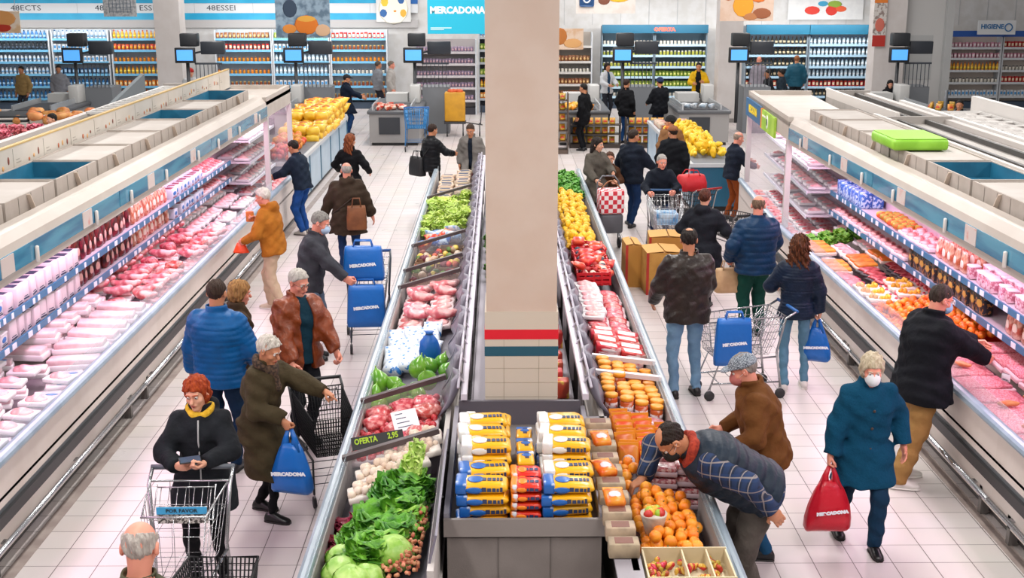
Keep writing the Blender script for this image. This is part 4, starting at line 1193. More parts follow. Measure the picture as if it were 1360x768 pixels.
unit_rows(-18.6, 1.88, 42, ZL, ('blue', 'blue', 'wbox', 'white', 'dark', 'blue'), 'leftmost wall unit')
unit_rows(-16.7, 1.88, 42, ZL, ('blue', 'blue', 'white', 'white', 'dark', 'blue'), 'blue bottle unit')
unit_rows(-14.75, 1.88, 42, ZL, ('wbox', 'blue', 'bbox', 'wbox', 'wbox', 'white'), 'white pack unit')
unit_rows(-12.8, 1.88, 42, ZL, ('yellow', 'obox', 'yellow', 'ojar', 'ored', 'yellow'), 'yellow pack unit')
unit_rows(-9.4, 1.88, 42, ZL, ('obox', 'bjar', 'ojar', 'ojar', 'red', 'brown'), 'unit right of left column')
unit_rows(-7.5, 1.88, 42, ZL, ('bbox', 'wbox', 'water', 'water', 'wbox', 'green'), 'unit behind pumpkin poster')
unit_rows(-5.6, 1.88, 42, ZL, ('bjar', 'bjar', 'wjar', 'ojar', 'bjar', 'red'), 'unit left of turquoise sign')
unit_rows(-2.7, 1.95, 40.2, [.45, .85, 1.22, 1.6, 1.97], ('lil',) * 5, 'unit under turquoise sign', .1)
unit_rows(-.7, .9, 40.8, [.45, .8, 1.2, 1.6, 2.0, 2.4], ('obox', 'yellow', 'green', 'gjar', 'green', 'wbox'), 'dark unit beside pillar', .11)
unit_rows(1.85, 1.2, 42, [.4, .8, 1.2, 1.55, 2.05], ('brown', 'brown', 'wjar', 'brown', None), 'bread unit by pillar', .12)
for x, w_ in ((3.35, 'left turquoise-headed chiller'), (5.1, 'right turquoise-headed chiller')):
    unit_rows(x, 1.74, 42, ZR, ('wjar', 'green', 'green', 'gjar', 'gjar', 'wjar'), w_, .12)
unit_rows(8.1, 2.08, 42, ZR, ('wine', 'red', 'wine', 'wine', 'wine', 'wine'), 'left unit below fruit panel')
unit_rows(10.2, 2.08, 42, ZR, ('wine', 'red', 'water', 'water', 'water', 'water'), 'right unit below fruit panel')
unit_rows(14.9, 1.72, 42, [.4, .85, 1.25, 1.65, 2.0], ('wbox', 'wjar', 'yellow', 'pbox', 'pbox'), 'left toiletries unit', .12)
unit_rows(16.65, 1.72, 42, [.4, .85, 1.25, 1.65, 2.0], ('wbox', 'red', 'wjar', 'pbox', 'red'), 'right toiletries unit', .12)

# ------------------------------------------------------------------ checkouts
SCR = M('#4f9ae4', .4, emit=.8)
BLK = M('#1c1e22', .45)
def checkout(label, x, mx):
    t = thing('checkout', label, 'checkout counter', (x, 32.75, 0), 0, 'checkout counters in front of the back wall')
    b = MB(); b.box(-.65, .65, .05, 3.4, .08, .82); b.build('counter_base', M('#8f8d8c', .5), t)
    b = MB(); b.box(-.4, .15, .03, .05, .3, .74); b.build('front_panel', M('#2d3036', .5), t)
    b = MB(); b.box(-.6, .6, .1, 3.3, .0, .08); b.build('plinth', DARK, t)
    b = MB(); b.rbox(-.7, .7, 0, 3.45, .82, .92, .03); b.build('worktop', M('#55575b', .4), t)
    b = MB(); b.box(-.5, .35, .12, 1.9, .92, .935); b.build('belt', M('#3a3b3f', .6), t)
    b = MB(); b.box(-.58, -.54, .1, 2.2, .92, 1.06); b.box(.42, .46, .1, 2.2, .92, 1.06); b.build('side_guard', M('#c9cdd0', .25, metal=.6), t)
    b = MB(); b.box(-.4, .2, 2.3, 2.9, .92, 1.15); b.rbox(.28, .56, 2.0, 2.6, .92, 1.4, .02); b.build('till_box', M('#b9b9b7', .5), t)
    m0 = mx - x
    b = MB(); b.tube([(m0, 2.6, .3), (m0, 2.6, 2.0)], .05, 8); b.build('pole', M('#2a2c30', .4), t)
    b = MB(); b.rbox(m0 - .3, m0 + .26, 2.4, 2.5, 1.98, 2.4, .02); m = b.build('monitor', BLK, t)
    q = MB(); q.box(m0 - .24, m0 + .2, 2.392, 2.4, 2.05, 2.34); q.build('screen', SCR, m)
    b = MB(); b.rbox(m0 - .18, m0 + .3, 2.55, 2.9, 2.42, 2.78, .03); b.build('printer_box', M('#23262b', .45), t)
    b = MB(); b.rbox(m0 + .35, m0 + 1.0, 2.7, 2.95, 2.2, 2.55, .02); b.bar((m0, 2.75, 2.2), (m0 + .5, 2.8, 2.3), .05, .05); b.build('side_display', M('#2b3038', .4), t)
    b = MB(); b.box(m0 + .2, m0 + .95, 2.6, 3.5, .0, 1.3); b.build('back_cabinet', M('#6d7176', .5), t)
    b = MB()
    for i in range(7): b.box(m0 + .22 + i * .11, m0 + .235 + i * .11, 2.57, 2.6, 1.3, 1.95)
    b.box(m0 + .2, m0 + .95, 2.57, 2.62, 1.93, 1.98); b.build('cage', M('#3a4048', .5), t)
    return t
cks = [(97, None, 'checkout with blue screen behind the far left bakery tables'), (247, None, 'checkout with blue screen beside the left white column'), (391, None, 'checkout with blue screen below the pumpkin poster'), (550, 523, 'checkout with a blue trolley beside it, below the turquoise sign'), (828, 775, 'checkout just right of the pillar with oranges on its belt'), (982, 936, 'checkout with silver rails beside the yellow fruit, right of middle'), (1195, None, 'checkout with blue screen before the right column')]
for px, pb, lab in cks:
    mx = at_y(px, 75, 35.2)[0]
    checkout(lab, mx - .35 if pb is None else at_y(pb, 150, 32.75)[0], mx)

# ------------------------------------------------------------------ shopping trolleys, bags
CHR = M('#b4b6b8', .25, metal=.85)
def trolley(label, loc, rz, wire=CHR, handle='#2a5f9e', frame=None, basketfill=None, deep=.46, sc=1.0, wr=.0032, dense=1, ln=1.0, few=False):
    frame = frame or CHR
    t = thing('shopping_trolley', label, 'shopping trolley', (loc[0], loc[1], 0), rz); t.scale = (sc,) * 3
    def corner(u, v, z):      # u across -1..1, v along 0 rear..1 front, z 0 bottom..1 top
        wtop = .27 - .06 * v; wbot = .21 - .04 * v
        w_ = wbot + (wtop - wbot) * z
        yb = -.28 + .66 * v * ln; yt = -.45 + .9 * v * ln
        zz0 = .98 - deep + .0 * v; zz1 = .98 - .05 * v
        return (u * w_, yb + (yt - yb) * z, zz0 + (zz1 - zz0) * z)
    b = MB()
    nx, ny, nz = (4, 5, 3) if few else (8 * dense, 13 * dense, 5 * dense)
    for i in range(ny + 1):
        v = i / ny; b.tube([corner(-1, v, 1), corner(-1, v, 0), corner(1, v, 0), corner(1, v, 1)], wr, 4)
    for i in range(nx + 1):
        u = -1 + 2 * i / nx; b.tube([corner(u, 0, 1), corner(u, 0, 0), corner(u, 1, 0), corner(u, 1, 1)], wr, 4)
    for i in range(1, nz):
        z = i / nz; b.tube([corner(-1, 0, z), corner(1, 0, z), corner(1, 1, z), corner(-1, 1, z)], wr, 4, closed=True)
    b.tube([corner(-1, 0, 1), corner(1, 0, 1), corner(1, 1, 1), corner(-1, 1, 1)], .009, 6, closed=True)
    b.build('basket', wire, t)
    b = MB(); z0 = .99
    b.tube([(-.2, -.36, z0), (-.2, -.2, .8), (.2, -.2, .8), (.2, -.36, z0)], .006, 5)
    for i in range(7): x = -.17 + i * .057; b.tube([(x, -.36, z0 - .02), (x, -.2, .8)], .0035, 4)
    b.tube([(-.2, -.36, z0 - .02), (.2, -.36, z0 - .02)], .005, 4)
    b.build('child_seat', wire, t)
    b = MB()
    for s in (-1, 1):
        b.tube([(s * .28, -.56, 1.03), (s * .28, -.44, .96), (s * .25, -.36, .55), (s * .27, -.42, .14)], .014, 8)
        b.tube([(s * .25, -.36, .5), (s * .2, .3, .46), (s * .22, .42, .14)], .012, 6)
        b.tube([(s * .27, -.4, .2), (s * .22, .4, .2)], .011, 6)
    for y in (-.3, -.1, .1, .3): b.tube([(-.25, y, .2), (.25, y, .2)], .005, 4)
    b.build('frame', frame, t)
    b = MB(); b.tube([(-.29, -.57, 1.035), (.29, -.57, 1.035)], .019, 8); b.build('handle', M(handle, .4), t)
    for s in (-1, 1):
        for y in (-.42, .42):
            x = s * (.27 if y < 0 else .22)
            q = MB(); q.T = Matrix.Translation((x, y, .06)) @ Matrix.Rotation(PI / 2, 4, 'Y'); q.lathe([(.02, -.016), (.06, -.014), (.06, .014), (.02, .016)], 12); wq = q.build('wheel', M('#2b2b2d', .6), t)
            q = MB(); q.bar((x, y, .14), (x, y + .02, .06), .035, .012); q.build('fork', CHR, wq)
    return t
def carrier_bag(label, hand, heading, w=.36, h=.5, col='#0a62b4', word='MERCADONA', drop=.0, group=None, txt=True, flat=.07, wordz=-.42, size=.055, swing=0):
    """plastic carrier bag hanging from a hand or hook at point `hand`"""
    t = thing('carrier_bag', label, 'carrier bag', tuple(hand), R_(heading), group)
    rs = random.Random(sum(map(ord, label)))
    b = MB(); rings = []
    prof = [(-.15, .4, .3), (-.2, .53, .5), (-.28, .68, .75), (-.4, .86, .95), (-.52, .98, 1.05), (-.6, 1.0, .95), (-.635, .93, .55)]
    H = h / .63
    for z, ww, dd in prof:
        rg = []
        for j in range(28):
            a = 2 * PI * j / 28; cr = 1 + .05 * math.sin(7 * a + rs.uniform(-.5, .5) + z * 9) * (1 if z > -.5 else .4)
            rg.append((w / 2 * ww * cr * math.copysign(abs(math.cos(a)) ** .75, math.cos(a)), flat * dd * cr * math.copysign(abs(math.sin(a)) ** .8, math.sin(a)), z * H + .008 * math.sin(3 * a + 1)))
        rings.append(rg)
    b.loft(rings); b.build('bag_body', M(col, .35, col2=None, bump=.35, bs=14, coat=.1), t)
    for s in (-1, 1):
        for y in (-1, 1):
            if y > 0 and s < 0: continue
        q = MB(); q.loft([[(s * .012 + dx, dy, 0) for dx, dy in ((-.012, -.012), (.012, -.012), (.012, .012), (-.012, .012))], [(s * w * .1 + dx, dy, -.09 * H) for dx, dy in ((-.02, -.012), (.02, -.012), (.02, .012), (-.02, .012))], [(s * w * .14 + dx, dy, -.22 * H) for dx, dy in ((-w * .1, -flat * .4), (w * .1, -flat * .4), (w * .1, flat * .4), (-w * .1, flat * .4))]])
        q.build('handle', M(col, .35, bump=.35, bs=14), t)
    if txt:
        text('lettering', word, size, M('#e8eef4', .5), t, (0, -flat * 1.13 - .004, wordz * H), (PI / 2, R_(-4), 0), 1.15, bold=.0035)
    return t
def flat_bag(label, loc, rz, w, h, d=.1, col='#0a62b4', word='MERCADONA', hang_=True):
    """square shopping bag hooked on a trolley, top edge at loc"""
    t = thing('shopping_bag', label, 'shopping bag', tuple(loc), rz)
    b = MB(); rings = []
    for z, ww, dd in ((0, .9, .6), (-.12, .95, .8), (-.5, 1.0, 1.0), (-.85, 1.05, 1.0), (-1, 1.03, .8)):
        rings.append([(w / 2 * ww * math.copysign(abs(math.cos(a)) ** .45, math.cos(a)) * (1 + .02 * math.sin(9 * a)), d / 2 * dd * math.copysign(abs(math.sin(a)) ** .45, math.sin(a)), z * h) for a in np.linspace(0, 2 * PI, 29)[:-1]])
    b.loft(rings); b.build('bag_body', M(col, .4, bump=.3, bs=12), t)
    for s in (-1, 1):
        q = MB(); q.tube([(-w * .25, s * d * .25, -.02), (-w * .2, s * d * .2, .07), (w * .2, s * d * .2, .07), (w * .25, s * d * .25, -.02)], .009, 5); q.build('handle', M(col, .4), t)
    text('lettering', word, w * .105, M('#e8eef4', .5), t, (0, -d / 2 - .006, -h * .52), (PI / 2, R_(-5), 0), 1.0, bold=.004)
    return t

for x, w_ in ((-15.6, 7.6), (-6.5, 5.8), (5.1, 3.6), (10.2, 4.2)):  # fill added to brighten the back shelves; right ones stand for chiller lights
    area('shelf_fill_lamp', (x, 41.2, 2.95), w_, .15, 13 * w_, (1, .98, .96), (R_(42), 0, 0))
# ------------------------------------------------------------------ people
BLKJ = dict(col='#15171b', col2='#1f2227')
p1 = person('bald man seen from behind in an olive jacket at the bottom left edge', (187, 692), 1.74, 0, build=1.1, lod=0, hpitch=20, hair='ring', hcol='#9a8f88', hcol2='#b8b0a8', skin='pink', headscale=1.1, top=dict(col='#4d4d3c', col2='#595844'), legs=dict(col='#2a2c34'), hands=((.2, .35, 1.08), (-.2, .35, 1.08)), grip=('grip', 'grip'), face=False)
p2 = person('woman with short red hair and yellow scarf in black jacket pushing a trolley', (256, 503), 1.64, 184, fem=True, build=1.1, lod=0, hair='bob', hcol='#8a2c10', hcol2='#b04a1c', hyaw=-14, hpitch=14, hroll=4, skin='fair', top=BLKJ | dict(hem=.24, hood=True), legs=dict(col='#101114'), hands=((.13, .32, 1.06), (-.07, .34, 1.09)), grip=('grip', 'grip'), palms=((-1, .2, .3), (.6, .2, .6)), hdirs=((-.75, .5, .1), (.6, .6, -.2)), poles=((1, -.6, -.5), (-1, -.6, -.5)), extra=[('scarf', '#c99a1c', '#d9b030', 0, 1), ('zip', '#a8a8a8')])
p3 = person('elderly woman with grey hair in long olive coat reaching over the island case', (363, 449), 1.6, -108, fem=True, build=1.15, lod=0, lean=7, hair='curly', hcol='#b9b2a6', hcol2='#d8d2c8', hpitch=24, hyaw=-6, skin='tan', top=dict(col='#38301f', col2='#443a28', hem=.45, thick=.028, flare=.03, wr=.008), legs=dict(col='#0d0e11', slim=.8), shoe='#0b0b0d', hands=((.16, .3, .93), (-.16, .6, 1.06)), grip=('fist', 'point'), palms=(None, (.2, 0, -1)), hdirs=((0, .4, -.8), (.1, 1, -.35)), feet=((.1, .12), (-.1, -.1)), extra=[('scarf', '#2b211c', '#5a4434', .16)])
p4 = person('grey-haired man with glasses in an open brown leather jacket', (400, 360), 1.76, -138, build=1.2, lod=0, hair='short', hcol='#a8a29a', hcol2='#c2bcb4', hpitch=20, hyaw=8, skin='pink', top=dict(col='#6a2c0e', col2='#853c16', style='leather', hem=.16, open=.075, shirt='#10303f', wr=.009, thick=.028), legs=dict(col='#14161c'), hands=((.26, .3, .86), (-.24, .3, .9)), grip=('grip', 'grip'), extra=[('glasses', '#3a2a26')])
p5 = person('man in a bright blue quilted jacket seen from behind', (288, 371), 1.82, -12, build=1.15, lod=0, hair='crop', hcol='#2c1d15', hcol2='#3a281c', skin='tan', top=dict(col='#0a548e', col2='#084678', style='puffer', q=.05, hem=.13, thick=.03), legs=dict(col='#142840', style='denim'), hands=((.3, .2, .95), (-.34, .12, .85)), grip=('grip', 'relax'), face=False)
p6 = person('fair-haired woman in brown fur-collared coat beside man in blue jacket', (322, 373), 1.6, -62, fem=True, lod=0, hair='bob', hcol='#7a5530', hcol2='#a87c48', hpitch=14, skin='pink', top=dict(col='#33271c', col2='#4a3a2a', hem=.3, wr=.01), legs=dict(col='#1c2c44', style='denim'))
p7 = person('man with grey hair and pale blue mask in dark grey jacket', (431, 283), 1.8, -98, build=1.1, lod=0, lean=10, hair='short', hcol='#6d6a66', hcol2='#8a8782', hpitch=24, skin='pink', top=dict(col='#33343a', col2='#3d3e44', hem=.14), legs=dict(col='#5d6c80', style='denim'), hands=((.14, .5, .98), (-.24, .3, .98)), grip=('grip', 'grip'), extra=[('mask', '#a9c4dc')])
p8 = person('bald-crowned man in a long dark brown coat seen from behind', (460, 216), 1.7, 4, build=1.2, lod=1, hair='ring', hcol='#8a857f', hcol2='#a8a39c', skin='pink', top=dict(col='#33281f', col2='#3e3228', hem=.3, hood=True, thick=.032, wr=.009), legs=dict(col='#1a2f52', style='denim'), hands=((.36, .1, .85), (-.36, .1, .85)), face=False, extra=[('strap', '#2a1d12', 1)])
p9 = person('white-haired man in ochre jacket and beige trousers by left cabinet', (345, 250), 1.7, 74, build=1.1, lod=1, lean=8, hair='short', hcol='#c4bdb4', hcol2='#dcd6ce', hpitch=18, skin='pink', top=dict(col='#9a5c1c', col2='#ab6c26', hem=.12, hood=True, open=.035, shirt='#17202e'), legs=dict(col='#b8a088', wide=.012), shoe='#c8b8a4', hands=((.12, .3, 1.22), (-.2, .32, .98)), grip=('grip', 'fist'), feet=((.1, .12), (-.1, -.16)))
p10 = person('man in dark navy jacket and jeans reaching into the left end case', (377, 180), 1.66, 66, build=1.05, lod=1, lean=12, hair='short', hcol='#1c140f', hpitch=22, skin='tan', top=dict(col='#16202e', col2='#1c2838', hem=.1), legs=dict(col='#173a6c', col2='#20488a', style='denim', wide=.012), shoe='#a8a29c', hands=((.16, .46, 1.02), (-.18, .46, 1.0)), root_at=(-3.4, 21.35))
p11 = person('woman with long reddish brown hair in a black coat seen from behind', (466, 178), 1.65, -14, fem=True, lod=1, hair='long', hcol='#5a2814', hcol2='#8a4a22', hyaw=-20, top=dict(col='#0f1013', hem=.38), legs=dict(col='#0d0d10'), face=False, hands=((.3, .15, .95), (-.28, .2, .95)))
p12 = person('man in dark cap and long navy coat standing at the checkout', (462, 99), 1.7, -78, build=1.1, lod=2, hair='short', hcol='#1c1511', skin='tan', hpitch=14, top=dict(col='#101a2a', hem=.3), legs=dict(col='#1c3a64', style='denim'), hands=((.15, .42, 1.05), (-.15, .42, 1.08)), extra=[('cap', '#14171d')])
p13 = person('person in black quilted jacket with black shoulder bag by far island end', (576, 165), 1.64, -50, build=1.05, lod=1, hair='short', hcol='#2a1a12', skin='tan', hpitch=14, top=dict(col='#0f1115', style='puffer', q=.07, hem=.16), legs=dict(col='#2a2420'), hands=((.2, .38, 1.05), (-.3, .05, .8)), feet=((.1, -.05), (-.1, .12)), extra=[('strap', '#0c0c0e', 1)])
p14 = person('man in grey jacket facing the camera beyond the far island end', (624, 166), 1.62, 170, lod=1, hair='short', hcol='#3a2a20', skin='tan', hpitch=26, lean=5, top=dict(col='#6b6864', col2='#77736f', hem=.2, open=.045, shirt='#141c28'), legs=dict(col='#22242c'))
p15 = person('cashier with grey hair in a pale grey top turned right', (521, 80), 1.78, -88, lod=2, hair='short', hcol='#6d6258', skin='pink', top=dict(col='#a39f9b'), legs=dict(col='#2a2c34'), root_at=(-3.4, 39.4))
p15b = person('second worker in grey sweater behind the pale grey cashier', (507, 82), 1.74, -60, lod=2, hair='short', hcol='#4d443c', skin='tan', top=dict(col='#7d8086'), legs=dict(col='#2a2c34'), root_at=(-3.85, 39.9))
p16 = person('woman with long dark hair in grey coat near the lemons', (795, 183), 1.66, -150, fem=True, lod=1, hair='long', hcol='#1d1410', hyaw=30, skin='fair', top=dict(col='#4a4640', col2='#565149', hem=.34, thick=.028), legs=dict(col='#1a1b20'), hands=((.2, .3, .95), (-.12, .35, 1.05)))
p17 = person('child in a brown coat standing beside woman in grey coat', (810, 202), 1.3, 175, lod=1, hair='short', hcol='#4a2c1a', skin='fair', headscale=1.15, hpitch=4, top=dict(col='#4a3020', hem=.14), legs=dict(col='#2a2420'), hands=((.12, .25, .85), (-.12, .25, .85)))
p18 = person('tall man in dark navy jacket and dark jeans looking right', (843, 172), 1.76, -48, build=1.15, lod=1, hair='short', hcol='#2a1d16', skin='tan', hyaw=-12, top=dict(col='#101722', col2='#171f2c', hem=.14, thick=.03), legs=dict(col='#1b3154', style='denim'), hands=((.26, .34, 1.0), (-.3, .1, .9)), feet=((.1, -.1), (-.12, .1)), toes=(20, 60))
p19 = person('grey-haired man in dark jacket pushing a trolley towards the camera', (880, 206), 1.6, 176, lod=1, lean=9, hair='short', hcol='#8f8b86', hcol2='#aaa6a0', skin='pink', hpitch=12, hyaw=14, top=dict(col='#141a24', hem=.1), legs=dict(col='#16264a', style='denim'), hands=((.2, .4, 1.0), (-.2, .4, 1.02)), grip=('grip', 'grip'))
p20 = person('person in brown flat cap and black jacket behind trolley man', (893, 167), 1.72, -15, lod=1, hair='short', hcol='#2a1c14', skin='tan', hyaw=40, top=dict(col='#0f1217', hem=.2, thick=.03), legs=dict(col='#4a1f1a'), extra=[('cap', '#7a4a2a')])
p21 = person('person in black knitted hat and tan coat beyond the brown cap', (889, 154), 1.66, 10, lod=1, hair='short', hcol='#2a1c14', skin='tan', hyaw=60, top=dict(col='#7a5638', hem=.2), legs=dict(col='#1b1d22'), extra=[('beanie', '#121214'), ('scarf', '#b85a2a', '#d9803a')])
p22 = person('man in black coat facing left just right of the pillar', (771, 105), 1.72, 60, lod=2, root_at=(2.12, 31.85), hair='short', hcol='#15100d', skin='tan', top=dict(col='#0d0e12', hem=.26), legs=dict(col='#101116'))
p23 = person('man in black jacket and blue jeans talking at the checkouts', (833, 105), 1.72, -40, lod=2, hair='short', hcol='#2a1712', skin='tan', top=dict(col='#0e0f13', hem=.2), legs=dict(col='#1c4070', style='denim'))
p24 = person('man in navy knitted hat and black jacket with back to camera', (876, 103), 1.72, 28, build=1.2, lod=2, hair='short', hcol='#1a1512', skin='tan', top=dict(col='#101218', hem=.2), legs=dict(col='#14233f', style='denim'), extra=[('beanie', '#16264a')], hands=((.2, .3, 1.0), (-.2, .3, 1.0)))
p25 = person('person in navy top half hidden by the beige pillar', (738, 92), 1.75, 20, lod=2, root_at=(1.3, 33.8), hair='short', hcol='#2a1c14', skin='tan', top=dict(col='#142850', hem=.2), legs=dict(col='#15171d'))
p26 = person('cashier in white and grey top at the checkout right of pillar', (803, 80), 1.78, -150, lod=2, hair='bob', fem=True, hcol='#1a120e', skin='tan', top=dict(col='#b9bcc0', open=.05, shirt='#25405a'), legs=dict(col='#22242c'), root_at=(3.25, 38.6), hands=((.15, .35, 1.1), (-.15, .35, 1.1)))
p27 = person('cashier in a yellow and dark vest at the silver-railed checkout', (925, 80), 1.78, 172, lod=2, hair='short', hcol='#15100d', skin='tan', top=dict(col='#d0a41c', open=.085, shirt='#15171c'), legs=dict(col='#22242c'), root_at=(6.05, 38.6), hands=((.15, .35, 1.15), (-.15, .35, 1.2)))
p28 = person('bald man in a lilac grey shirt standing before the bottle shelves', (1008, 66), 1.84, 150, lod=2, hair='ring', hcol='#4a3a30', skin='pink', top=dict(col='#8a858f'), legs=dict(col='#3a3c44'), root_at=(8.3, 40.6))
p29 = person('person in teal quilted jacket seen from behind at the bottle shelves', (1060, 62), 1.86, -10, build=1.15, lod=2, hair='short', hcol='#8a5530', skin='tan', top=dict(col='#174a5e', style='puffer', q=.09, hem=.14, thick=.03), legs=dict(col='#1b1d22'), root_at=(9.55, 40.8))
p30 = person('dark-haired man looking left behind the right end case', (1019, 93), 1.66, 100, lod=2, hair='short', hcol='#15100d', skin='olive', top=dict(col='#1a1b20'), legs=dict(col='#1b1d22'))
p31 = person('man in black top next to the far end case', (1037, 92), 1.64, 60, lod=2, hair='short', hcol='#15100d', skin='olive', top=dict(col='#24303a'), legs=dict(col='#1b1d22'))
p32 = person('man in navy jacket and rust trousers at the right glass end case', (990, 173), 1.64, -72, lod=1, lean=8, hair='ring', hcol='#8a7a6c', skin='pink', hpitch=16, top=dict(col='#141a26', col2='#1a2230', hem=.12), legs=dict(col='#7a3a16'), hands=((.15, .4, 1.0), (-.15, .4, 1.05)), root_at=(4.2, 22.55))
p33 = person('woman in black hooded coat with red brown hair seen from behind', (937, 251), 1.63, -24, fem=True, build=1.2, lod=1, hair='short', hcol='#3a1c12', hcol2='#5a2c1a', top=dict(col='#17191f', col2='#1e2128', hem=.36, hood=True, thick=.03, style='plain'), legs=dict(col='#14161c'), hands=((.34, .2, .95), (-.28, .2, .95)), face=False)
p34 = person('man in dark brown leather jacket and pale jeans seen from behind', (915, 303), 1.86, 6, build=1.2, lod=0, hair='crown', hcol='#17110e', hcol2='#241a15', skin='tan', hyaw=-8, hpitch=12, top=dict(col='#1f1713', col2='#2a1f19', style='leather', hem=.15, thick=.03), legs=dict(col='#7a9cb8', col2='#6a8caa', style='denim'), shoe='#151313', hands=((.24, .3, 1.0), (-.3, .25, 1.0)), feet=((.14, .02), (-.12, -.05)), face=False)
p35 = person('bald man in blue quilted jacket and green trousers', (1008, 260), 1.8, 10, build=1.25, lod=0, hair='ring', hcol='#5a4636', hcol2='#7a6350', skin='pink', hyaw=-24, top=dict(col='#0a3050', col2='#082640', style='puffer', q=.075, hem=.14, thick=.03), legs=dict(col='#0d3a30', wide=.015), shoe='#20201e', hands=((.3, .3, 1.0), (-.3, .12, .98)), grip=('grip', 'fist'))
p36 = person('woman with long curly brown hair in navy quilted jacket and jeans', (1063, 312), 1.72, -6, fem=True, lod=0, hair='longcurly', hcol='#3a1d10', hcol2='#6a3a1c', hyaw=-10, top=dict(col='#111c2c', col2='#17253a', style='puffer', q=.032, hem=.12), legs=dict(col='#5a8096', style='denim', slim=.88), shoe='#cfc9c4', hands=((.26, .05, .86), (-.22, .3, 1.05)), grip=('fist', 'grip'), feet=((.13, .0), (-.1, -.12)), face=False)
plaid = plaid_mat('#122038', '#1c3660', '#8f8580')
p37 = person('man in dark blue quilted vest and plaid shirt bending over the oranges', None, 1.86, 97, build=1.25, lod=0, lean=58, hair='balding', hcol='#1c130e', hcol2='#2a1d15', hpitch=58, hyaw=6, skin='tan', top=dict(col='#1b2530', col2='#222d3a', style='puffer', q=.08, sleeves=False, hem=.08, thick=.03, shirt='#1d3350', shirtsleeves=True, shirtmat=plaid), legs=dict(col='#4a443f', col2='#57514b', wide=.012), hands=((.2, .74, 1.0), (-.26, -.02, .92)), grip=('pinch', 'relax'), palms=((0, -.3, -1), None), hdirs=((0, .8, -.5), None), poles=((.6, -.3, .5), (-.8, -.6, .3)), root_at=(1.75, 7.98), extra=[('glasses', '#1a1414'), ('mask', '#1b1a1c'), ('scarf', '#8a2a1c', '#a83a24')])
p38 = person('man in brown jacket and houndstooth flat cap behind the bending man', None, 1.68, 82, build=1.15, lod=0, lean=16, hair='short', hcol='#8a8078', skin='pink', hpitch=26, top=dict(col='#5a3618', col2='#68411f', hem=.2, thick=.028), legs=dict(col='#1f4a6c', style='denim'), hands=((.2, .34, .95), (-.22, .3, .92)), root_at=(2.03, 8.95), extra=[('cap', '#39424e', '#a8b0b8'), ('mask', '#b86a64')])
p39 = person('elderly woman in buttoned teal coat and white mask walking to the camera', (1161, 473), 1.63, 181, fem=True, build=1.12, lod=0, lean=4, hair='bob', hcol='#b0a084', hcol2='#cfc2a8', hpitch=16, hyaw=-6, skin='pink', top=dict(col='#0d3c56', col2='#114660', style='wool', hem=.3, flare=.035, thick=.03), legs=dict(col='#123048', wide=.01), shoe='#0c0c0e', hands=((.3, .12, .78), (-.3, .02, .86)), grip=('fist', 'relax'), feet=((.1, -.24), (-.09, .14)), extra=[('mask', '#d6d8da'), ('buttons', '#3a2c22', (.36, .2, .02, -.14))])
p40 = person('man in black jacket, mask and khaki trousers leaning at the right cabinet', (1258, 380), 1.84, -74, build=1.3, lod=0, lean=7, hair='crop', hcol='#2a201a', hcol2='#3a2e26', hpitch=22, hyaw=-6, skin='pink', top=dict(col='#0d0f14', col2='#14161c', hem=.2, thick=.032, flare=.03), legs=dict(col='#8f6a3c', col2='#9a7646', wide=.022), shoe='#d0ccc6', hands=((.12, .6, 1.1), (-.06, .66, 1.16)), grip=('pinch', 'pinch'), feet=((.12, -.24), (-.1, -.06)), toes=(-30, -10), extra=[('mask', '#8fb4cc'), ('glasses', '#15110f')])
p41 = person('woman with black hood sitting behind the right-hand checkout', (1194, 105), 1.68, 176, fem=True, lod=2, drop=.28, root_at=(11.35, 36.7), hair='long', hcol='#0d0c0e', skin='fair', top=dict(col='#121317', hood=True), legs=dict(col='#15171c'))
p42 = person('dark-haired person in black jacket with tan bag at far right stands', (1275, 133), 1.6, 150, lod=2, hair='short', hcol='#15100d', skin='olive', top=dict(col='#15161a'), legs=dict(col='#3a2c20'), hands=((.15, .3, 1.0), (-.15, .3, 1.0)))
p43 = person('person in black clothes crouching by the right edge stand', (1338, 160), 1.5, 30, lod=2, hair='short', hcol='#1a0f0a', skin='olive', top=dict(col='#101014'), legs=dict(col='#15151a'))
p44 = person('person in tan jacket near the bakery table at the far left', (27, 88), 1.66, 160, lod=2, hair='short', hcol='#1a120d', skin='olive', top=dict(col='#8a7148'), legs=dict(col='#2a2c34'))
p45 = person('person in grey top behind the bakery table at far left', (77, 87), 1.66, 190, lod=2, hair='short', hcol='#1a120d', skin='olive', top=dict(col='#7d7f86'), legs=dict(col='#2a2c34'))
p46 = person('dark-haired person in black behind the left sign board', (67, 151), 1.64, 130, lod=1, hair='short', hcol='#15100d', skin='fair', top=dict(col='#121318'), legs=dict(col='#15151a'))
p47 = person('worker in red hat and white top beside the left white column', (233, 84), 1.74, -150, lod=2, hair='short', hcol='#2a1c14', skin='fair', top=dict(col='#b4b6b8'), legs=dict(col='#1f4a74'), root_at=(-9.0, 36.9), extra=[('beanie', '#a8201c')])

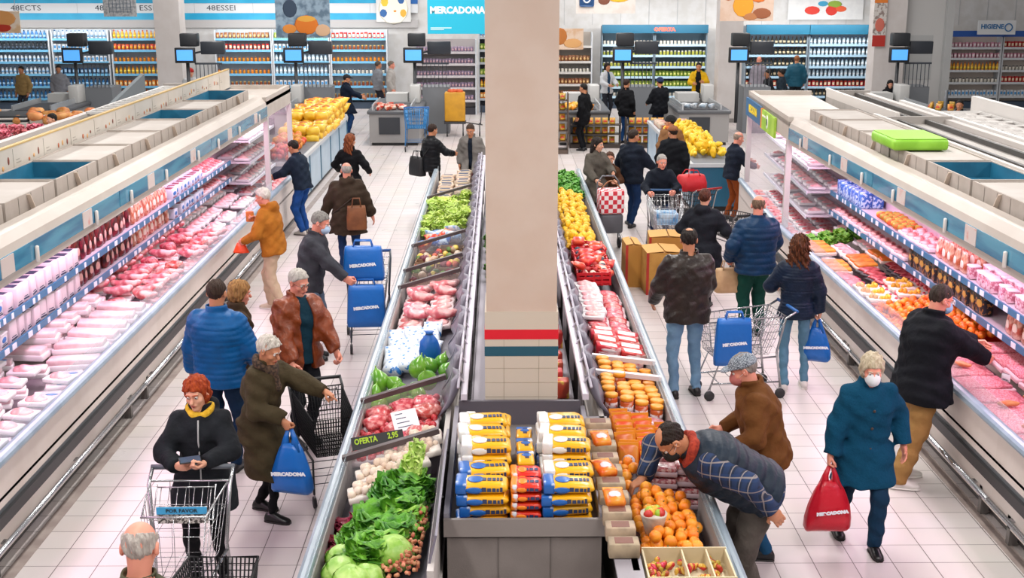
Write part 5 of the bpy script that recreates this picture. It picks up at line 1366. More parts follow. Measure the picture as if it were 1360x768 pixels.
# ------------------------------------------------------------------ trolleys
T1 = trolley('chrome trolley pushed by the red-haired woman', (p2['pos'][0] - .0, p2['pos'][1] - .84), R_(181), handle='#5b6068', wr=.003, ln=.55, few=True)
b = MB(); b.box(-.17, .17, -.2, -.185, .78, .9); b.box(-.17, .17, -.185, -.178, .85, .9, 1); s = b.build('seat_card', [M('#b9b4ae', .6, col2='#3a3632', vs=60, thr=(.47, .53)), M('#3f9fd0', .5)], T1)
text('lettering', 'POR FAVOR', .036, M('#15242c', .5), s, (0, -.176, .875), (PI / 2, 0, PI), 1.1, bold=.001)
T2 = trolley('black wire trolley pushed by the bald man at the bottom edge', (-1.70, 6.6), 0, wire=M('#161618', .6, spec=.2), handle='#1c1c1e', frame=M('#8a8a8c', .3, metal=.8), wr=.006, dense=2)
T3 = trolley('black mesh trolley in front of man in leather jacket', (-1.52, 10.25), R_(199), wire=M('#0d0e10', .7, spec=.15), handle='#151517', frame=M('#1c1d20', .5), wr=.005, sc=.84, dense=2)
T4 = trolley('chrome trolley with a blue bag hanging on its side in right aisle', (2.55, 12.82), R_(100), handle='#1c5a9c', sc=.92, wr=.004)
T5 = trolley('chrome trolley pushed by the grey-haired man, filled with a blue pack', (p19['pos'][0] - .0, p19['pos'][1] - .86), R_(178), handle='#2a4f78', wr=.0045)
T6 = trolley('black trolley beside the right glass end case', (3.6, 18.9), R_(20), wire=M('#17181a', .4), handle='#17181a', frame=M('#8a8a8c', .3, metal=.8), wr=.006, sc=.85)
T7 = trolley('trolley carrying a red bag near the right blue counter', (3.2, 20.9), R_(30), handle='#a01c1c', wire=M('#1f2023', .4), wr=.006, sc=.9)
T8 = trolley('bright blue trolley with red food parked beside the checkout', (-2.15, 32.1), R_(5), wire=M('#2a78b0', .4), handle='#1c5a9c', frame=M('#2d6fa6', .35), wr=.008, sc=1.1)
T9 = trolley('tall chrome trolley with two blue shopping bags in left aisle', (-1.6, 14.72), R_(186), handle='#17427c', frame=M('#2c3640', .4), wr=.0045)
b = MB(); b.box(-.17, .17, -.08, .3, .55, .72); t = tag(b.build('blue_pack', M('#4a86b8', .5, col2='#b8cfe0', vs=7)), 'blue and white pack lying in the trolley of grey-haired man', 'pack'); t.location = (p19['pos'][0], p19['pos'][1] - .9, .05)
# phone in the red-haired woman's hands
h0, h1 = p2['hands']; m_ = (h0 + h1) / 2
t = thing('smartphone', 'dark smartphone held by the red-haired woman over her trolley', 'phone', (m_[0], m_[1], m_[2] + .045), R_(20)); t.rotation_euler = (R_(15), 0, R_(20))
b = MB(); b.rbox(-.075, .075, -.037, .037, -.005, .005, .004); b.build('phone_body', M('#16181c', .3), t); b = MB(); b.box(-.068, .068, -.032, .032, .005, .0058); b.build('screen', M('#3d4c60', .15), t)
# bags
h = p3['hands'][0]; carrier_bag('blue carrier bag held by the elderly woman in olive coat', (h[0], h[1], h[2] - .0), -12, w=.36, h=.54, size=.04)
h = p39['hands'][0]; carrier_bag('red carrier bag held by elderly woman in teal coat', (h[0], h[1], h[2]), 4, w=.37, h=.52, col='#c00c26', flat=.09, size=.034)
h = p36['hands'][0]; carrier_bag('blue carrier bag held by the curly-haired woman in navy jacket', (h[0], h[1], h[2]), -16, w=.32, h=.48, col='#0a60b0', size=.036)
flat_bag('blue shopping bag hanging on the chrome trolley in right aisle', (2.42, 12.47, .93), R_(2), .38, .5, .12)
flat_bag('upper blue shopping bag on the tall trolley in the left aisle', (-1.6, 14.24, 1.32), 0, .46, .4, .16)
flat_bag('lower blue shopping bag hanging below on the tall left trolley', (-1.57, 14.16, .88), R_(3), .44, .5, .14)
def tote(label, loc, rz, w, h, d, col, name='handbag', cat='bag', col2=None):
    t = thing(name, label, cat, loc, rz)
    b = MB(); rings = [[(w / 2 * ww * math.copysign(abs(math.cos(a)) ** .5, math.cos(a)), d / 2 * dd * math.copysign(abs(math.sin(a)) ** .5, math.sin(a)), z * h) for a in np.linspace(0, 2 * PI, 17)[:-1]] for z, ww, dd in ((0, .9, .9), (.05, 1, 1), (.5, .98, 1), (.9, .9, .7), (1, .86, .5))]
    b.loft(rings); b.build('bag_body', M(col, .55, col2=col2, vs=8, bump=.2, bs=20), t)
    for s in (-1, 1):
        q = MB(); q.tube([(-w * .22, s * d * .3, h * .95), (-w * .16, s * d * .15, h * 1.3), (w * .16, s * d * .15, h * 1.3), (w * .22, s * d * .3, h * .95)], .009, 5); q.build('handle', M(col, .6), t)
    return t
h = p35['hands'][1]; tote('brown paper bag carried by bald man in blue quilted jacket', (h[0] - .02, h[1] - .03, h[2] - .37), R_(8), .34, .3, .17, '#a88660', 'paper_bag', 'bag', '#b8966e')
w = p8['W']((.3, -.26, .72)); tote('tan leather shoulder bag on the back of the long brown coat', (w[0] - .16, w[1], w[2]), R_(8), .3, .36, .12, '#6a3c1c', col2='#7a4824')
w = p13['W']((-.3, -.12, .62)); tote('black shoulder bag on the person in black quilted jacket', (w[0], w[1], w[2]), R_(-50), .42, .36, .18, '#0f1014')
w = p42['W']((.1, .3, .75)); tote('small tan bag held by the dark-haired person at far right', (w[0], w[1], w[2]), 0, .3, .3, .12, '#a87c3c')
t = T7; tote('bright red bag lying on the black trolley by the blue counter', (3.2, 20.8, .86), R_(20), .5, .26, .4, '#b8121c')
# wheeled bag with red and white checks
p = at_y(803, 300, 20.3)
t = thing('wheeled_shopping_bag', 'red and white checked shopping trolley bag behind the lemons', 'shopping trolley bag', (1.78, 20.0, 0), R_(10))
b = MB(); b.rbox(-.2, .2, -.16, .14, .62, 1.02, .04); b.build('bag_body', M('#c02434', .6, col2='#e0d4d4', kind='check', vs=14, thr=(.4, .6)), t)
b = MB(); b.rbox(-.19, .19, -.14, .13, .3, .62, .04); b.build('lower_bag', M('#55565c', .5), t)
b = MB()
for s in (-1, 1): b.tube([(s * .18, .15, .06), (s * .18, .16, 1.1), (s * .1, .16, 1.2)], .012, 6); b.tube([(s * .18, .15, .3), (s * .2, -.2, .05)], .012, 6)
b.tube([(-.1, .16, 1.2), (.1, .16, 1.2)], .014, 6); b.build('frame', M('#6d7076', .35, metal=.6), t)
b = MB(); b.tube([(-.16 + .32 * i / 8, -.02, 1.02 + .13 * math.sin(PI * i / 8)) for i in range(9)], .012, 6); b.build('handle', M('#8a5a34', .5), t)
for s in (-1, 1):
    q = MB(); q.T = Matrix.Translation((s * .2, .15, .09)) @ Matrix.Rotation(PI / 2, 4, 'Y'); q.lathe([(.03, -.018), (.09, -.015), (.09, .015), (.03, .018)], 14); q.build('wheel', M('#222225', .6), t)
# cardboard boxes on the floor of the right aisle
def carton_box(label, x, y, z, w, d, h, rz, col='#b8873f'):
    t = thing('cardboard_box', label, 'cardboard box', (x, y, z), rz)
    b = MB(); b.box(-w / 2, w / 2, -d / 2, d / 2, 0, h); b.build('box_body', M(col, .75, col2='#a8762f', vs=5), t)
    for s in (-1, 1):
        q = MB(); q.add([(s * w / 2, -d / 2, h + .001), (s * w / 2, d / 2, h + .001), (s * .01, d / 2, h + .02), (s * .01, -d / 2, h + .02), (s * w / 2, -d / 2, h + .006), (s * w / 2, d / 2, h + .006), (s * .01, d / 2, h + .026), (s * .01, -d / 2, h + .026)], [(0, 1, 2, 3), (4, 5, 6, 7), (0, 1, 5, 4), (2, 3, 7, 6), (1, 2, 6, 5), (0, 3, 7, 4)]); q.build('flap', M('#c79650', .75), t)
    q = MB(); q.box(-w / 2 - .004, -w / 2 + .03, -d / 2 - .004, -d / 2 + .03, 0, h); q.build('red_edge', M('#a8281c', .6), t)
    return t
q = at_z(885, 388, 0)
carton_box('large opened cardboard box beside man in dark brown jacket', 2.28, 17.35, 0, .5, .55, .6, R_(4))
carton_box('cardboard box standing behind the large opened box', 2.45, 18.0, 0, .55, .5, .68, R_(-3), '#b07c38')
carton_box('narrow cardboard box left of the large opened box', 1.9, 17.75, 0, .22, .5, .62, R_(2), '#a8742f')
# yellow hand cart at the checkouts
t = thing('hand_cart', 'yellow box cart parked beneath the snack shelving', 'cart', (-1.25, 34.8, 0))
b = MB(); b.rbox(-.28, .28, -.2, .2, .42, 1.22, .03); b.build('yellow_bin', M('#c9921c', .5, col2='#b8841a', vs=4), t)
b = MB(); b.box(-.3, .3, -.22, .22, .36, .42); b.bar((.28, 0, .38), (.75, .1, .3), .04, .03); b.bar((.7, .1, .3), (.74, .12, .85), .03, .03); b.build('frame', M('#2c2c30', .4), t)
b = MB(); [b.ball((random.uniform(-.2, .2), random.uniform(-.1, .1), 1.23), .07, 8, 5) for _ in range(8)]; b.build('red_packs', M('#c8541c', .5), t)
for x in (-.22, .22, .68):
    q = MB(); q.T = Matrix.Translation((x, -.1, .07)) @ Matrix.Rotation(PI / 2, 4, 'Y'); q.lathe([(.02, -.02), (.07, -.018), (.07, .018), (.02, .02)], 12); q.build('wheel', M('#222225', .6), t)
    q = MB(); q.bar((x, -.1, .07), (x, -.1, .38), .03, .03); q.build('wheel_fork', M('#33343a', .4), t)
# orange pack in the ochre-jacket man's raised hand, red bag in the other
h = p9['hands'][0]; b = MB(); b.rbox(-.05, .05, -.03, .03, -.06, .08, .012); t = tag(b.build('snack_pack', M('#c0602a', .5, col2='#d8883a', vs=20)), 'small orange pack held up by man in ochre jacket', 'pack'); t.location = h
h = p9['hands'][1]; b = MB(); rings = [[((.05 + .06 * f) * math.cos(a), (.03 + .03 * f) * math.sin(a), -.13 * f) for a in np.linspace(0, 2 * PI, 13)[:-1]] for f in (0, .4, .8, 1)]; b.loft(rings[::-1]); t = tag(b.build('red_pouch', M('#e8481c', .4, bump=.3, bs=20)), 'orange red pouch in the other hand of ochre-jacket man', 'bag'); t.location = h
# ------------------------------------------------------------------ goods
rg = random.Random(11)
def U_(a, b): return rg.uniform(a, b)
def tagm(o, cat): o['category'] = cat; return o
PINK = M('#c9606a', .35, col2='#e3a7a6', vs=14, thr=(.42, .6), bump=.2, bs=30, rnd=.12, coat=.25)
RAW = M('#b8323c', .35, col2='#dd8a88', vs=22, thr=(.45, .62), bump=.25, bs=40, rnd=.15, coat=.25)
PALE = M('#d9939a', .35, col2='#ecc4c2', vs=10, thr=(.4, .65), bump=.15, bs=30, rnd=.1, coat=.25)
FOAM = M('#dcd8da', .5)
BLU = M('#1d6fb8', .45); INK = M('#2b3550', .6); BLACK = M('#1a191b', .5)
def blob_mesh(name, r, amp, seed, mat, n=.02, sq=1.0):
    rr = random.Random(seed); o1 = [rr.uniform(0, 6) for _ in range(6)]
    r = np.array(r)
    def fn(P):
        d = ell(P, (0, 0, 0), r)
        return d + amp * (np.sin(P[:, 0] / r[0] * 3.1 + o1[0]) * np.sin(P[:, 1] / r[1] * 2.7 + o1[1]) + .5 * np.sin(P[:, 0] / r[0] * 7 + o1[2] + P[:, 2] / r[2] * 3))
    V, Q = nets(fn, -r * 1.35, r * 1.35, max(r.min() * .33, n))
    return np_mesh(name, [(V, Q)], mat)
def K_blob(name, cat, r, amp, mat, seed=1):
    return Kind(lambda: tagm(link(name, blob_mesh(name, r, amp, seed, mat, .008)), cat))
def k_tray(traymat, meat, w=.24, d=.17, h=.05, label=None, kind='slab', name='food_tray'):
    def mk():
        b = MB(); b.rbox(-w / 2, w / 2, -d / 2, d / 2, 0, h * .6, .012); o = tagm(b.build(name, traymat), 'tray')
        rs = random.Random(int(w * 1000 + h * 100)); b = MB()
        if kind == 'slab':
            m = link('meat', blob_mesh('meat', (w * .42, d * .4, h * .55), h * .12, int(w * 999), meat, .008), o); m.location = (0, 0, h * .55)
        elif kind == 'block':
            b.rbox(-w * .46, w * .46, -d * .45, d * .45, h * .5, h * 1.1, .014); b.build('wrapped_block', meat, o)
        elif kind == 'slices':
            for i in range(5):
                y = -d * .36 + i * d * .18; b.ball((rs.uniform(-.01, .01), y, h * .75), (w * .4, d * .14, h * .4), 10, 6)
            b.build('slices', meat, o)
        elif kind == 'bits':
            for i in range(14): b.ball((rs.uniform(-.4, .4) * w, rs.uniform(-.38, .38) * d, h * rs.uniform(.6, .95)), rs.uniform(.02, .032), 7, 5)
            b.build('pieces', meat, o)
        elif kind == 'mince':
            for i in range(9): b.tube([(-w * .44, -d * .4 + i * d * .1, h * .75), (0, -d * .4 + i * d * .1 + .006, h * .85), (w * .44, -d * .4 + i * d * .1, h * .75)], d * .055, 6)
            b.build('mince', meat, o)
        if label:
            b = MB(); b.ball((w * .12, -d * .1, h * 1.12), (w * .2, d * .16, .003), 12, 4); b.build('tray_label', label, o)
        return o
    return Kind(mk)
def k_carton(mat, w, d, h, front=None, stripe=None, name='carton', cat='carton', lid=None):
    """faces -x or +x aisle via rotation; front print on local -y"""
    def mk():
        b = MB(); b.rbox(-w / 2, w / 2, -d / 2, d / 2, 0, h, .006, seg=1); o = tagm(b.build(name, mat), cat)
        if front:
            b = MB(); b.ball((0, -d / 2, h * .55), (w * .34, .004, h * .2), 10, 5); b.build('front_emblem', front, o)
        if stripe:
            b = MB(); b.box(-w * .4, w * .4, -d / 2 - .002, -d / 2, h * .12, h * .2); b.box(-w * .3, w * .25, -d / 2 - .002, -d / 2, h * .26, h * .3); b.box(-w * .35, w * .35, -d * .3, d * .3, h, h + .002); b.build('print_lines', stripe, o)
        if lid:
            b = MB(); b.rbox(-w / 2 - .004, w / 2 + .004, -d / 2 - .004, d / 2 + .004, h * .88, h * 1.02, .005, seg=1); b.build('lid', lid, o)
        return o
    return Kind(mk)
def k_pouch(mat, w, h, front=None, cap=None, name='pouch', dd=.035):
    def mk():
        b = MB(); rings = []
        for z, ww, d in ((0, .85, dd * .8), (.12, 1, dd * 1.2), (.5, 1, dd), (.85, .97, dd * .45), (1, 1, .003)):
            rings.append([(w / 2 * ww * math.copysign(abs(math.cos(a)) ** .5, math.cos(a)), d * math.sin(a), z * h) for a in np.linspace(0, 2 * PI, 13)[:-1]])
        b.loft(rings); o = tagm(b.build(name, mat), name)
        if front:
            b = MB(); b.ball((0, -dd * .95, h * .4), (w * .32, .008, h * .22), 10, 5); b.build('front_print', front, o)
        if cap:
            b = MB(); b.box(-w * .49, w * .49, -.009, .009, h * .86, h * 1.0); b.build('top_band', cap, o)
        return o
    return Kind(mk)
def leafy(name, cat, R, h, cols, nl=26, seed=3, open_=1.0, core=None):
    def mk():
        rs = random.Random(seed); b = MB(); b.ball((0, 0, h * .42), (R * .6, R * .6, h * .42), 10, 7, 0)
        for i in range(nl):
            az = i * 2.399 + rs.uniform(-.2, .2); t = i / nl
            rr = R * (.45 + .55 * t) * open_; top = h * (1.02 - .62 * t); wd = R * (.75 - .1 * t)
            n = 5; m_ = 4; vs = []
            for a in range(m_ + 1):
                f = a / m_
                for c in range(n + 1):
                    g = c / n * 2 - 1
                    rad = rr * (.25 + .8 * f ** .8); zz = h * .1 + (top - h * .1) * math.sin(f * PI * .62) * 1.02
                    ruf = .1 * R * f * math.sin(c * 3.1 + i + a * 1.3) + .06 * R * f * math.sin(c * 5 + a * 2)
                    w_ = wd * (.35 + .75 * math.sin(f * PI * .75)) * g
                    x = rad - abs(g) ** 2 * .22 * R + ruf * .5; y = w_; z = zz + ruf - abs(g) * .05 * R
                    vs.append((x * math.cos(az) - y * math.sin(az), x * math.sin(az) + y * math.cos(az), max(z, .004)))
            b.add(vs, [(a * (n + 1) + c, a * (n + 1) + c + 1, (a + 1) * (n + 1) + c + 1, (a + 1) * (n + 1) + c) for a in range(m_) for c in range(n)], 0, True)
        o = tagm(b.build(name, M(cols[0], .45, col2=cols[1], vs=16, thr=(.35, .65), rnd=.15, bump=.3, bs=60)), cat)
        return o
    return Kind(mk)
def k_fruit(name, cat, prof, mat, n=12, stem=None, sx=1, sy=1):
    def mk():
        b = MB(); b.lathe(prof, n, sx=sx, sy=sy); o = tagm(b.build(name, mat), cat)
        if stem: b = MB(); b.lathe([(.006, prof[-1][1] - .004), (.004, prof[-1][1] + .012)], 6); b.build('stem', stem, o)
        return o
    return Kind(mk)
def grid(K, x0, x1, nx, y0, y1, ny, z, lab, grp, rz=0, jit=.012, jr=.12, sc=(.94, 1.06), tilt=(0, 0), keep=1.0, zj=.006):
    """rows of one kind: x0..x1 across, y0..y1 along; z is a number or a function of x, y"""
    out = []
    for j in range(ny):
        for i in range(nx):
            if rg.random() > keep: continue
            x = x0 + (x1 - x0) * (i + .5) / nx + U_(-jit, jit); y = y0 + (y1 - y0) * (j + .5) / ny + U_(-jit, jit)
            zz = z(x, y) if callable(z) else z
            out.append(K.put((x, y, zz + U_(0, zj)), (tilt[0] + U_(-.05, .05), tilt[1] + U_(-.05, .05), rz + U_(-jr, jr)), U_(*sc), lab, grp))
    return out
def heap(K, x0, x1, y0, y1, z, r, layers, lab, grp, slope=0, upright=False, fall=.6):
    for L in range(layers):
        s_ = r * 2.02; off = (L % 2) * r; ins = L * r * fall
        y = y0 + r + ins + off * .5
        while y < y1 - r - ins:
            x = x0 + r + ins + off * U_(.2, 1.6)
            while x < x1 - r - ins + 1e-6:
                zz = (z(x, y) if callable(z) else z) + L * r * 1.45 + r
                rot = (0, 0, U_(0, 6.3)) if upright else (U_(0, 6), U_(0, 6), U_(0, 6))
                K.put((x + U_(-.4, .4) * r, y + U_(-.45, .45) * r, zz + U_(-.3, .3) * r), rot, U_(.9, 1.1), lab, grp)
                x += s_
            y += s_

# ---- left cabinet: well then shelves (u is the depth behind the front)
LX = lambda u: -3.73 - u
def lift(z, X0): return (lambda x, y: z + max(0, abs(x - X0) - .1) * .2)
def lgrid(K, u0, u1, nu, y0, y1, ny, z, lab, grp, **k): return grid(K, LX(u1), LX(u0), nu, y0, y1, ny, lift(z, -3.73) if z < .92 else z, lab, grp, **k)
Kwt = k_tray(FOAM, M('#e0d2d6', .35, col2='#dcb6bd', vs=8, rnd=.08, coat=.3), .26, .17, .08, BLU, 'block', name='wrapped_tray')
Kwt2 = k_tray(FOAM, PALE, .25, .18, .07, None, 'slab', name='pale_meat_tray')
Klong = k_tray(M('#e2dcde', .5), M('#dfb6bb', .35, col2='#ead6d6', vs=6, rnd=.06, coat=.3), .5, .2, .1, None, 'block', name='wrapped_block')
Kmeat = k_tray(M('#d8d2d6', .5), PINK, .26, .19, .07, None, 'slab', name='meat_tray')
Kraw = k_tray(BLACK, RAW, .26, .19, .07, None, 'slices')
lgrid(Kwt, .1, 1.05, 3, 8.3, 11.2, 10, .69, 'white wrapped foam tray with blue label in the near left cabinet well', 'white trays in the near left well', rz=.25, keep=.95)
lgrid(Kwt2, .1, 1.05, 3, 8.4, 11.0, 8, .78, 'pale pink meat tray lying on white trays in near left well', 'pale meat trays in the near left well', rz=-.1, keep=.8)
lgrid(Klong, .1, 1.08, 2, 11.3, 13.4, 8, .69, 'long white and pink wrapped block across the left cabinet well', 'long wrapped blocks in the left well', rz=.06)
lgrid(Klong, .1, 1.06, 2, 11.5, 13.2, 5, .79, 'long pink wrapped block on top of the blocks in the left well', 'top wrapped blocks in the left well', rz=.1)
lgrid(Kmeat, .1, 1.05, 3, 13.5, 17.4, 17, .69, 'pink meat on a pale tray in the middle of left well', 'pink meat trays in the middle left well', rz=.1, keep=.95)
Kcut = K_blob('meat_cut', 'meat', (.17, .09, .05), .012, PINK, 4); Kcut2 = K_blob('meat_cut', 'meat', (.13, .1, .06), .014, RAW, 9)
lgrid(Kcut, .16, 1.0, 3, 13.6, 17.4, 14, .84, 'long pink cut of meat piled in the middle of left well', 'pink meat cuts in the left well', rz=.2, jr=.6, keep=.85)
lgrid(Kcut2, .16, 1.0, 3, 14.4, 16.6, 5, .86, 'dark red cut of meat piled in middle of left well', 'red meat cuts in the left well', jr=.8, keep=.6)
lgrid(Kwt2, .1, 1.05, 4, 17.6, 20.5, 13, .69, 'pale pink meat tray at the far end of left cabinet well', 'meat trays at the far end of the left well', rz=.1, keep=.85)
FR = PI / 2 * 1      # front print turned to +x (towards the left aisle)
Ktub = k_carton(M('#dad6d8', .45, rnd=.05), .15, .14, .14, BLU, INK, 'tub', 'tub', M('#e2dfe2', .4))
Kwb = k_carton(M('#d8c9cf', .45, rnd=.06), .16, .2, .19, None, INK, name='pale_carton')
Kdk = k_pouch(M('#7a1a1e', .3, col2='#2a1618', vs=14, rnd=.2), .17, .24, M('#d8a49a', .4), BLACK, 'meat_pack')
Kor = k_pouch(M('#b8553c', .3, col2='#e0b09a', vs=18, rnd=.2), .16, .23, M('#e6d2c4', .4), None, 'meat_pack')
Kbl = k_carton(M('#cfd8e6', .45, rnd=.06), .17, .16, .14, BLU, M('#8a3448', .5), name='blue_white_carton')
Kpk = k_tray(M('#e0d0d6', .4), PINK, .2, .16, .08, None, 'slab', name='small_meat_tray')
def lshelf(z, rowsU=(.83, .98)):
    w = 'lower' if z < 1.2 else 'upper'
    for ui, u in enumerate(rowsU):
        d = 'front' if ui == 0 else 'back'
        def R(K, y0, y1, st, lab): grid(K, LX(u) - .02, LX(u) + .02, 1, y0, y1, int((y1 - y0) / st), z + .002, lab, lab + 's', rz=FR, jr=.15, keep=.93)
        R(Ktub, 8.3, 11.0, .17, 'white tub with blue emblem on the %s left shelf, %s row' % (w, d))
        R(Kwb, 11.0, 13.0, .19, 'pale carton with dark print on the %s left shelf, %s row' % (w, d))
        R(Kdk, 13.1, 15.2, .18, 'dark red meat pouch on the %s left shelf, %s row' % (w, d))
        R(Kor, 15.2, 16.9, .17, 'orange brown meat pouch on the %s left shelf, %s row' % (w, d))
        R(Kbl, 17.0, 18.8, .2, 'white and blue carton on the %s left shelf, %s row' % (w, d))
        R(Kpk, 18.8, 20.5, .2, 'small pink meat tray on the %s left shelf, %s row' % (w, d))
lshelf(1.1, (.84,)); lshelf(1.38, (.84, 1.0))
# end cases
for z, lab in ((1.0, 'lower'), (1.35, 'middle'), (1.7, 'upper')):
    lgrid(Kwt2, .42, 1.05, 2, 20.75, 22.85, 8, z + .002, 'pale meat tray on the %s shelf of the left end case' % lab, 'meat trays on the %s left end shelf' % lab, keep=.9)
lgrid(Kmeat, .1, 1.05, 3, 20.75, 22.85, 8, .675, 'pink meat tray in the well of the left end case', 'meat trays in the left end well', keep=.9)

# ---- right cabinet
RX = lambda u: 3.98 + u
def rgrid(K, u0, u1, nu, y0, y1, ny, z, lab, grp, **k): return grid(K, RX(u0), RX(u1), nu, y0, y1, ny, lift(z, 3.98) if z < .92 else z, lab, grp, **k)
Kmin = k_tray(M('#d8b9bc', .5), M('#c9606e', .45, col2='#e09aa2', vs=60, bump=.4, bs=90, rnd=.08), .52, .36, .08, None, 'mince', name='mince_tray')
rgrid(Kmin, .08, 1.1, 2, 8.3, 11.6, 9, .70, 'wide tray of pink minced meat in the near right cabinet', 'wide mince trays in the right well', rz=0, jr=.05)
Ksau = K_blob('sausage', 'sausage', (.11, .03, .028), .003, M('#b8603a', .4, col2='#c98a5a', vs=9, rnd=.1), 3)
rgrid(Ksau, .2, .65, 2, 8.6, 11.4, 5, .82, 'orange brown sausage lying on the minced meat trays', 'sausages on the mince trays', jr=.9, keep=.7)
Ktick = k_carton(M('#e0e2e6', .6), .1, .006, .07, None, INK, 'price_card', 'price card')
rgrid(Ktick, .3, .68, 1, 9.0, 11.4, 4, .82, 'white price card standing in the minced meat trays', 'price cards in the mince trays', rz=-1.2)
b = MB()
for x in np.linspace(0, .56, 12): b.tube([(x, 0, .12), (x, 0, .02), (x, .5, .02), (x, .5, .12)], .004, 4)
for z in (.02, .07, .12): b.tube([(0, 0, z), (.56, 0, z), (.56, .5, z), (0, .5, z)], .004, 4, closed=True)
t = thing('wire_basket', 'white wire basket on the mince trays in nearest right cabinet', 'wire basket', (RX(.1), 8.5, .80)); b.build('wires', M('#dcd0d4', .4), t)
b = MB(); b.box(.02, .54, .02, .48, .012, .016); b.build('price_strip', M('#c98a5a', .5), t)
Ktan = k_fruit('tangerine', 'tangerine', [(.009, -.036), (.028, -.03), (.042, -.009), (.042, .009), (.028, .029), (.009, .034)], M('#e2611a', .4, col2='#ee8a22', vs=8, rnd=.12, bump=.08, bs=160), 10, None)
b = MB(); 
for s in (0, 1): b.box(RX(.08), RX(1.05), 11.75 + s * 1.62, 11.79 + s * 1.62, .69, .84)
b.box(RX(.08), RX(.1), 11.75, 13.4, .69, .83); b.box(RX(1.03), RX(1.05), 11.75, 13.4, .69, 1.0); b.box(RX(.08), RX(1.05), 11.75, 13.4, .685, .7)
t = thing('fruit_crate', 'orange plastic crate under the tangerines in the right cabinet', 'crate'); b.build('crate_body', M('#c8481c', .45), t)
heap(Ktan, RX(.11), RX(1.02), 11.8, 13.36, lambda x, y: .75 + .17 * (x - 4.08) / .9, .0435, 2, 'orange tangerine in the heap at the middle of right cabinet', 'tangerines in the right cabinet', fall=.75)
Kbit = k_tray(M('#e0d4d4', .5), M('#d8344a', .35, col2='#e8808a', vs=10, rnd=.15, coat=.3), .28, .2, .06, None, 'bits')
Kyel = k_tray(M('#e0d8cc', .5), M('#e29a1c', .4, col2='#edb83a', vs=9, rnd=.15), .28, .2, .07, None, 'bits')
Kdrk = k_tray(BLACK, M('#a8283a', .35, col2='#d8707a', vs=12, rnd=.15, coat=.3), .3, .2, .06, None, 'slices', name='black_meat_tray')
Kora = k_tray(M('#d8c8bc', .5), M('#d86a1c', .4, col2='#e89a3a', vs=7, rnd=.15), .3, .2, .07, None, 'block')
rgrid(Kbit, .12, 1.05, 3, 13.5, 14.3, 4, .7, 'tray of pinkish red pieces beyond the tangerines', 'red piece trays in the right well')
rgrid(Kyel, .12, .8, 2, 13.5, 14.3, 3, .76, 'tray of yellow orange pieces beyond the tangerines', 'yellow piece trays in the right well')
rgrid(Kdrk, .12, 1.05, 3, 14.3, 15.1, 4, .7, 'black tray of sliced red meat in the right well', 'black meat trays in the right well', rz=.15)
rgrid(Kora, .12, 1.05, 3, 15.1, 15.7, 3, .72, 'tray of orange food beside black meat trays on right', 'orange trays in the right well')
rgrid(Kwt2, .12, 1.05, 3, 15.7, 16.5, 4, .7, 'pale pink tray before the green lettuce in right well', 'pale trays in the right well')
rgrid(Kora, .1, .4, 1, 15.9, 16.6, 3, .78, 'orange tray on the pale trays in the right well', 'upper orange trays in the right well')
Klet = leafy('lettuce', 'lettuce', .13, .15, ('#3f8a24', '#86b83c'), 18, 5)
rgrid(Klet, .2, 1.0, 4, 16.5, 17.0, 2, .7, 'green lettuce head at the far end of right cabinet well', 'lettuces in the right cabinet')
rgrid(Kwt2, .12, 1.05, 3, 17.0, 17.5, 2, .7, 'pale tray beyond the lettuce in the right well', 'far pale trays in the right well')
Kblk = k_carton(M('#1d2026', .4, col2='#b87a3a', vs=26, thr=(.55, .6), rnd=.2), .17, .1, .2, M('#c9a04a', .5), None, name='black_carton')
Kjar = k_carton(M('#b86a80', .4, col2='#e2c4cc', vs=30, thr=(.45, .55), rnd=.12), .1, .1, .13, None, None, 'jar_pack', 'jar pack', M('#e4d8de', .4))
Kcr = k_carton(M('#d8d0d4', .45), .3, .2, .16, M('#c0281c', .45), M('#b8342a', .5), name='food_carton')
Kbp = k_carton(M('#2a5fb8', .4, col2='#bcd4f0', vs=24, thr=(.48, .56), rnd=.1), .16, .14, .2, name='patterned_carton')
Kveg = K_blob('vegetable', 'vegetable', (.055, .055, .05), .008, M('#a8a83c', .5, col2='#d8702a', vs=4, thr=(.45, .55), rnd=.3), 6)
def rshelf(z, us, w, spec):
    for ui, u in enumerate(us):
        d = 'front' if ui == 0 else 'back'
        for K, y0, y1, st, lab in spec:
            lb = '%s on the %s right shelf, %s row' % (lab, w, d)
            grid(K, RX(u) - .02, RX(u) + .02, 1, y0, y1, int((y1 - y0) / st), z + .002, lb, lb + 's', rz=-FR, jr=.15, keep=.94)
rshelf(1.1, (.82,), 'lower', [(Kpk, 8.4, 10.2, .2, 'pink meat tray'), (Kor, 10.2, 11.6, .18, 'orange brown pouch'), (Kblk, 11.7, 14.2, .185, 'black carton with gold print'), (Kpk, 14.3, 17.5, .2, 'small pink meat tray')])
rshelf(1.38, (.83, 1.0), 'upper', [(Kcr, 8.4, 9.9, .32, 'white carton with red emblem'), (Kjar, 10.0, 12.4, .115, 'pink jar pack with pale lid'), (Kor, 12.5, 13.4, .17, 'reddish meat pouch'), (Kpk, 13.5, 14.6, .2, 'pink meat tray'), (Kbp, 16.2, 17.4, .17, 'blue patterned carton')])
for z in (1.38,):
    rgrid(Kveg, .78, 1.06, 3, 14.6, 15.6, 7, z + .05, 'yellow green and orange vegetable on the upper right shelf', 'vegetables on the upper right shelf')
cs, sn = math.cos(-R_(3.2)), math.sin(-R_(3.2))
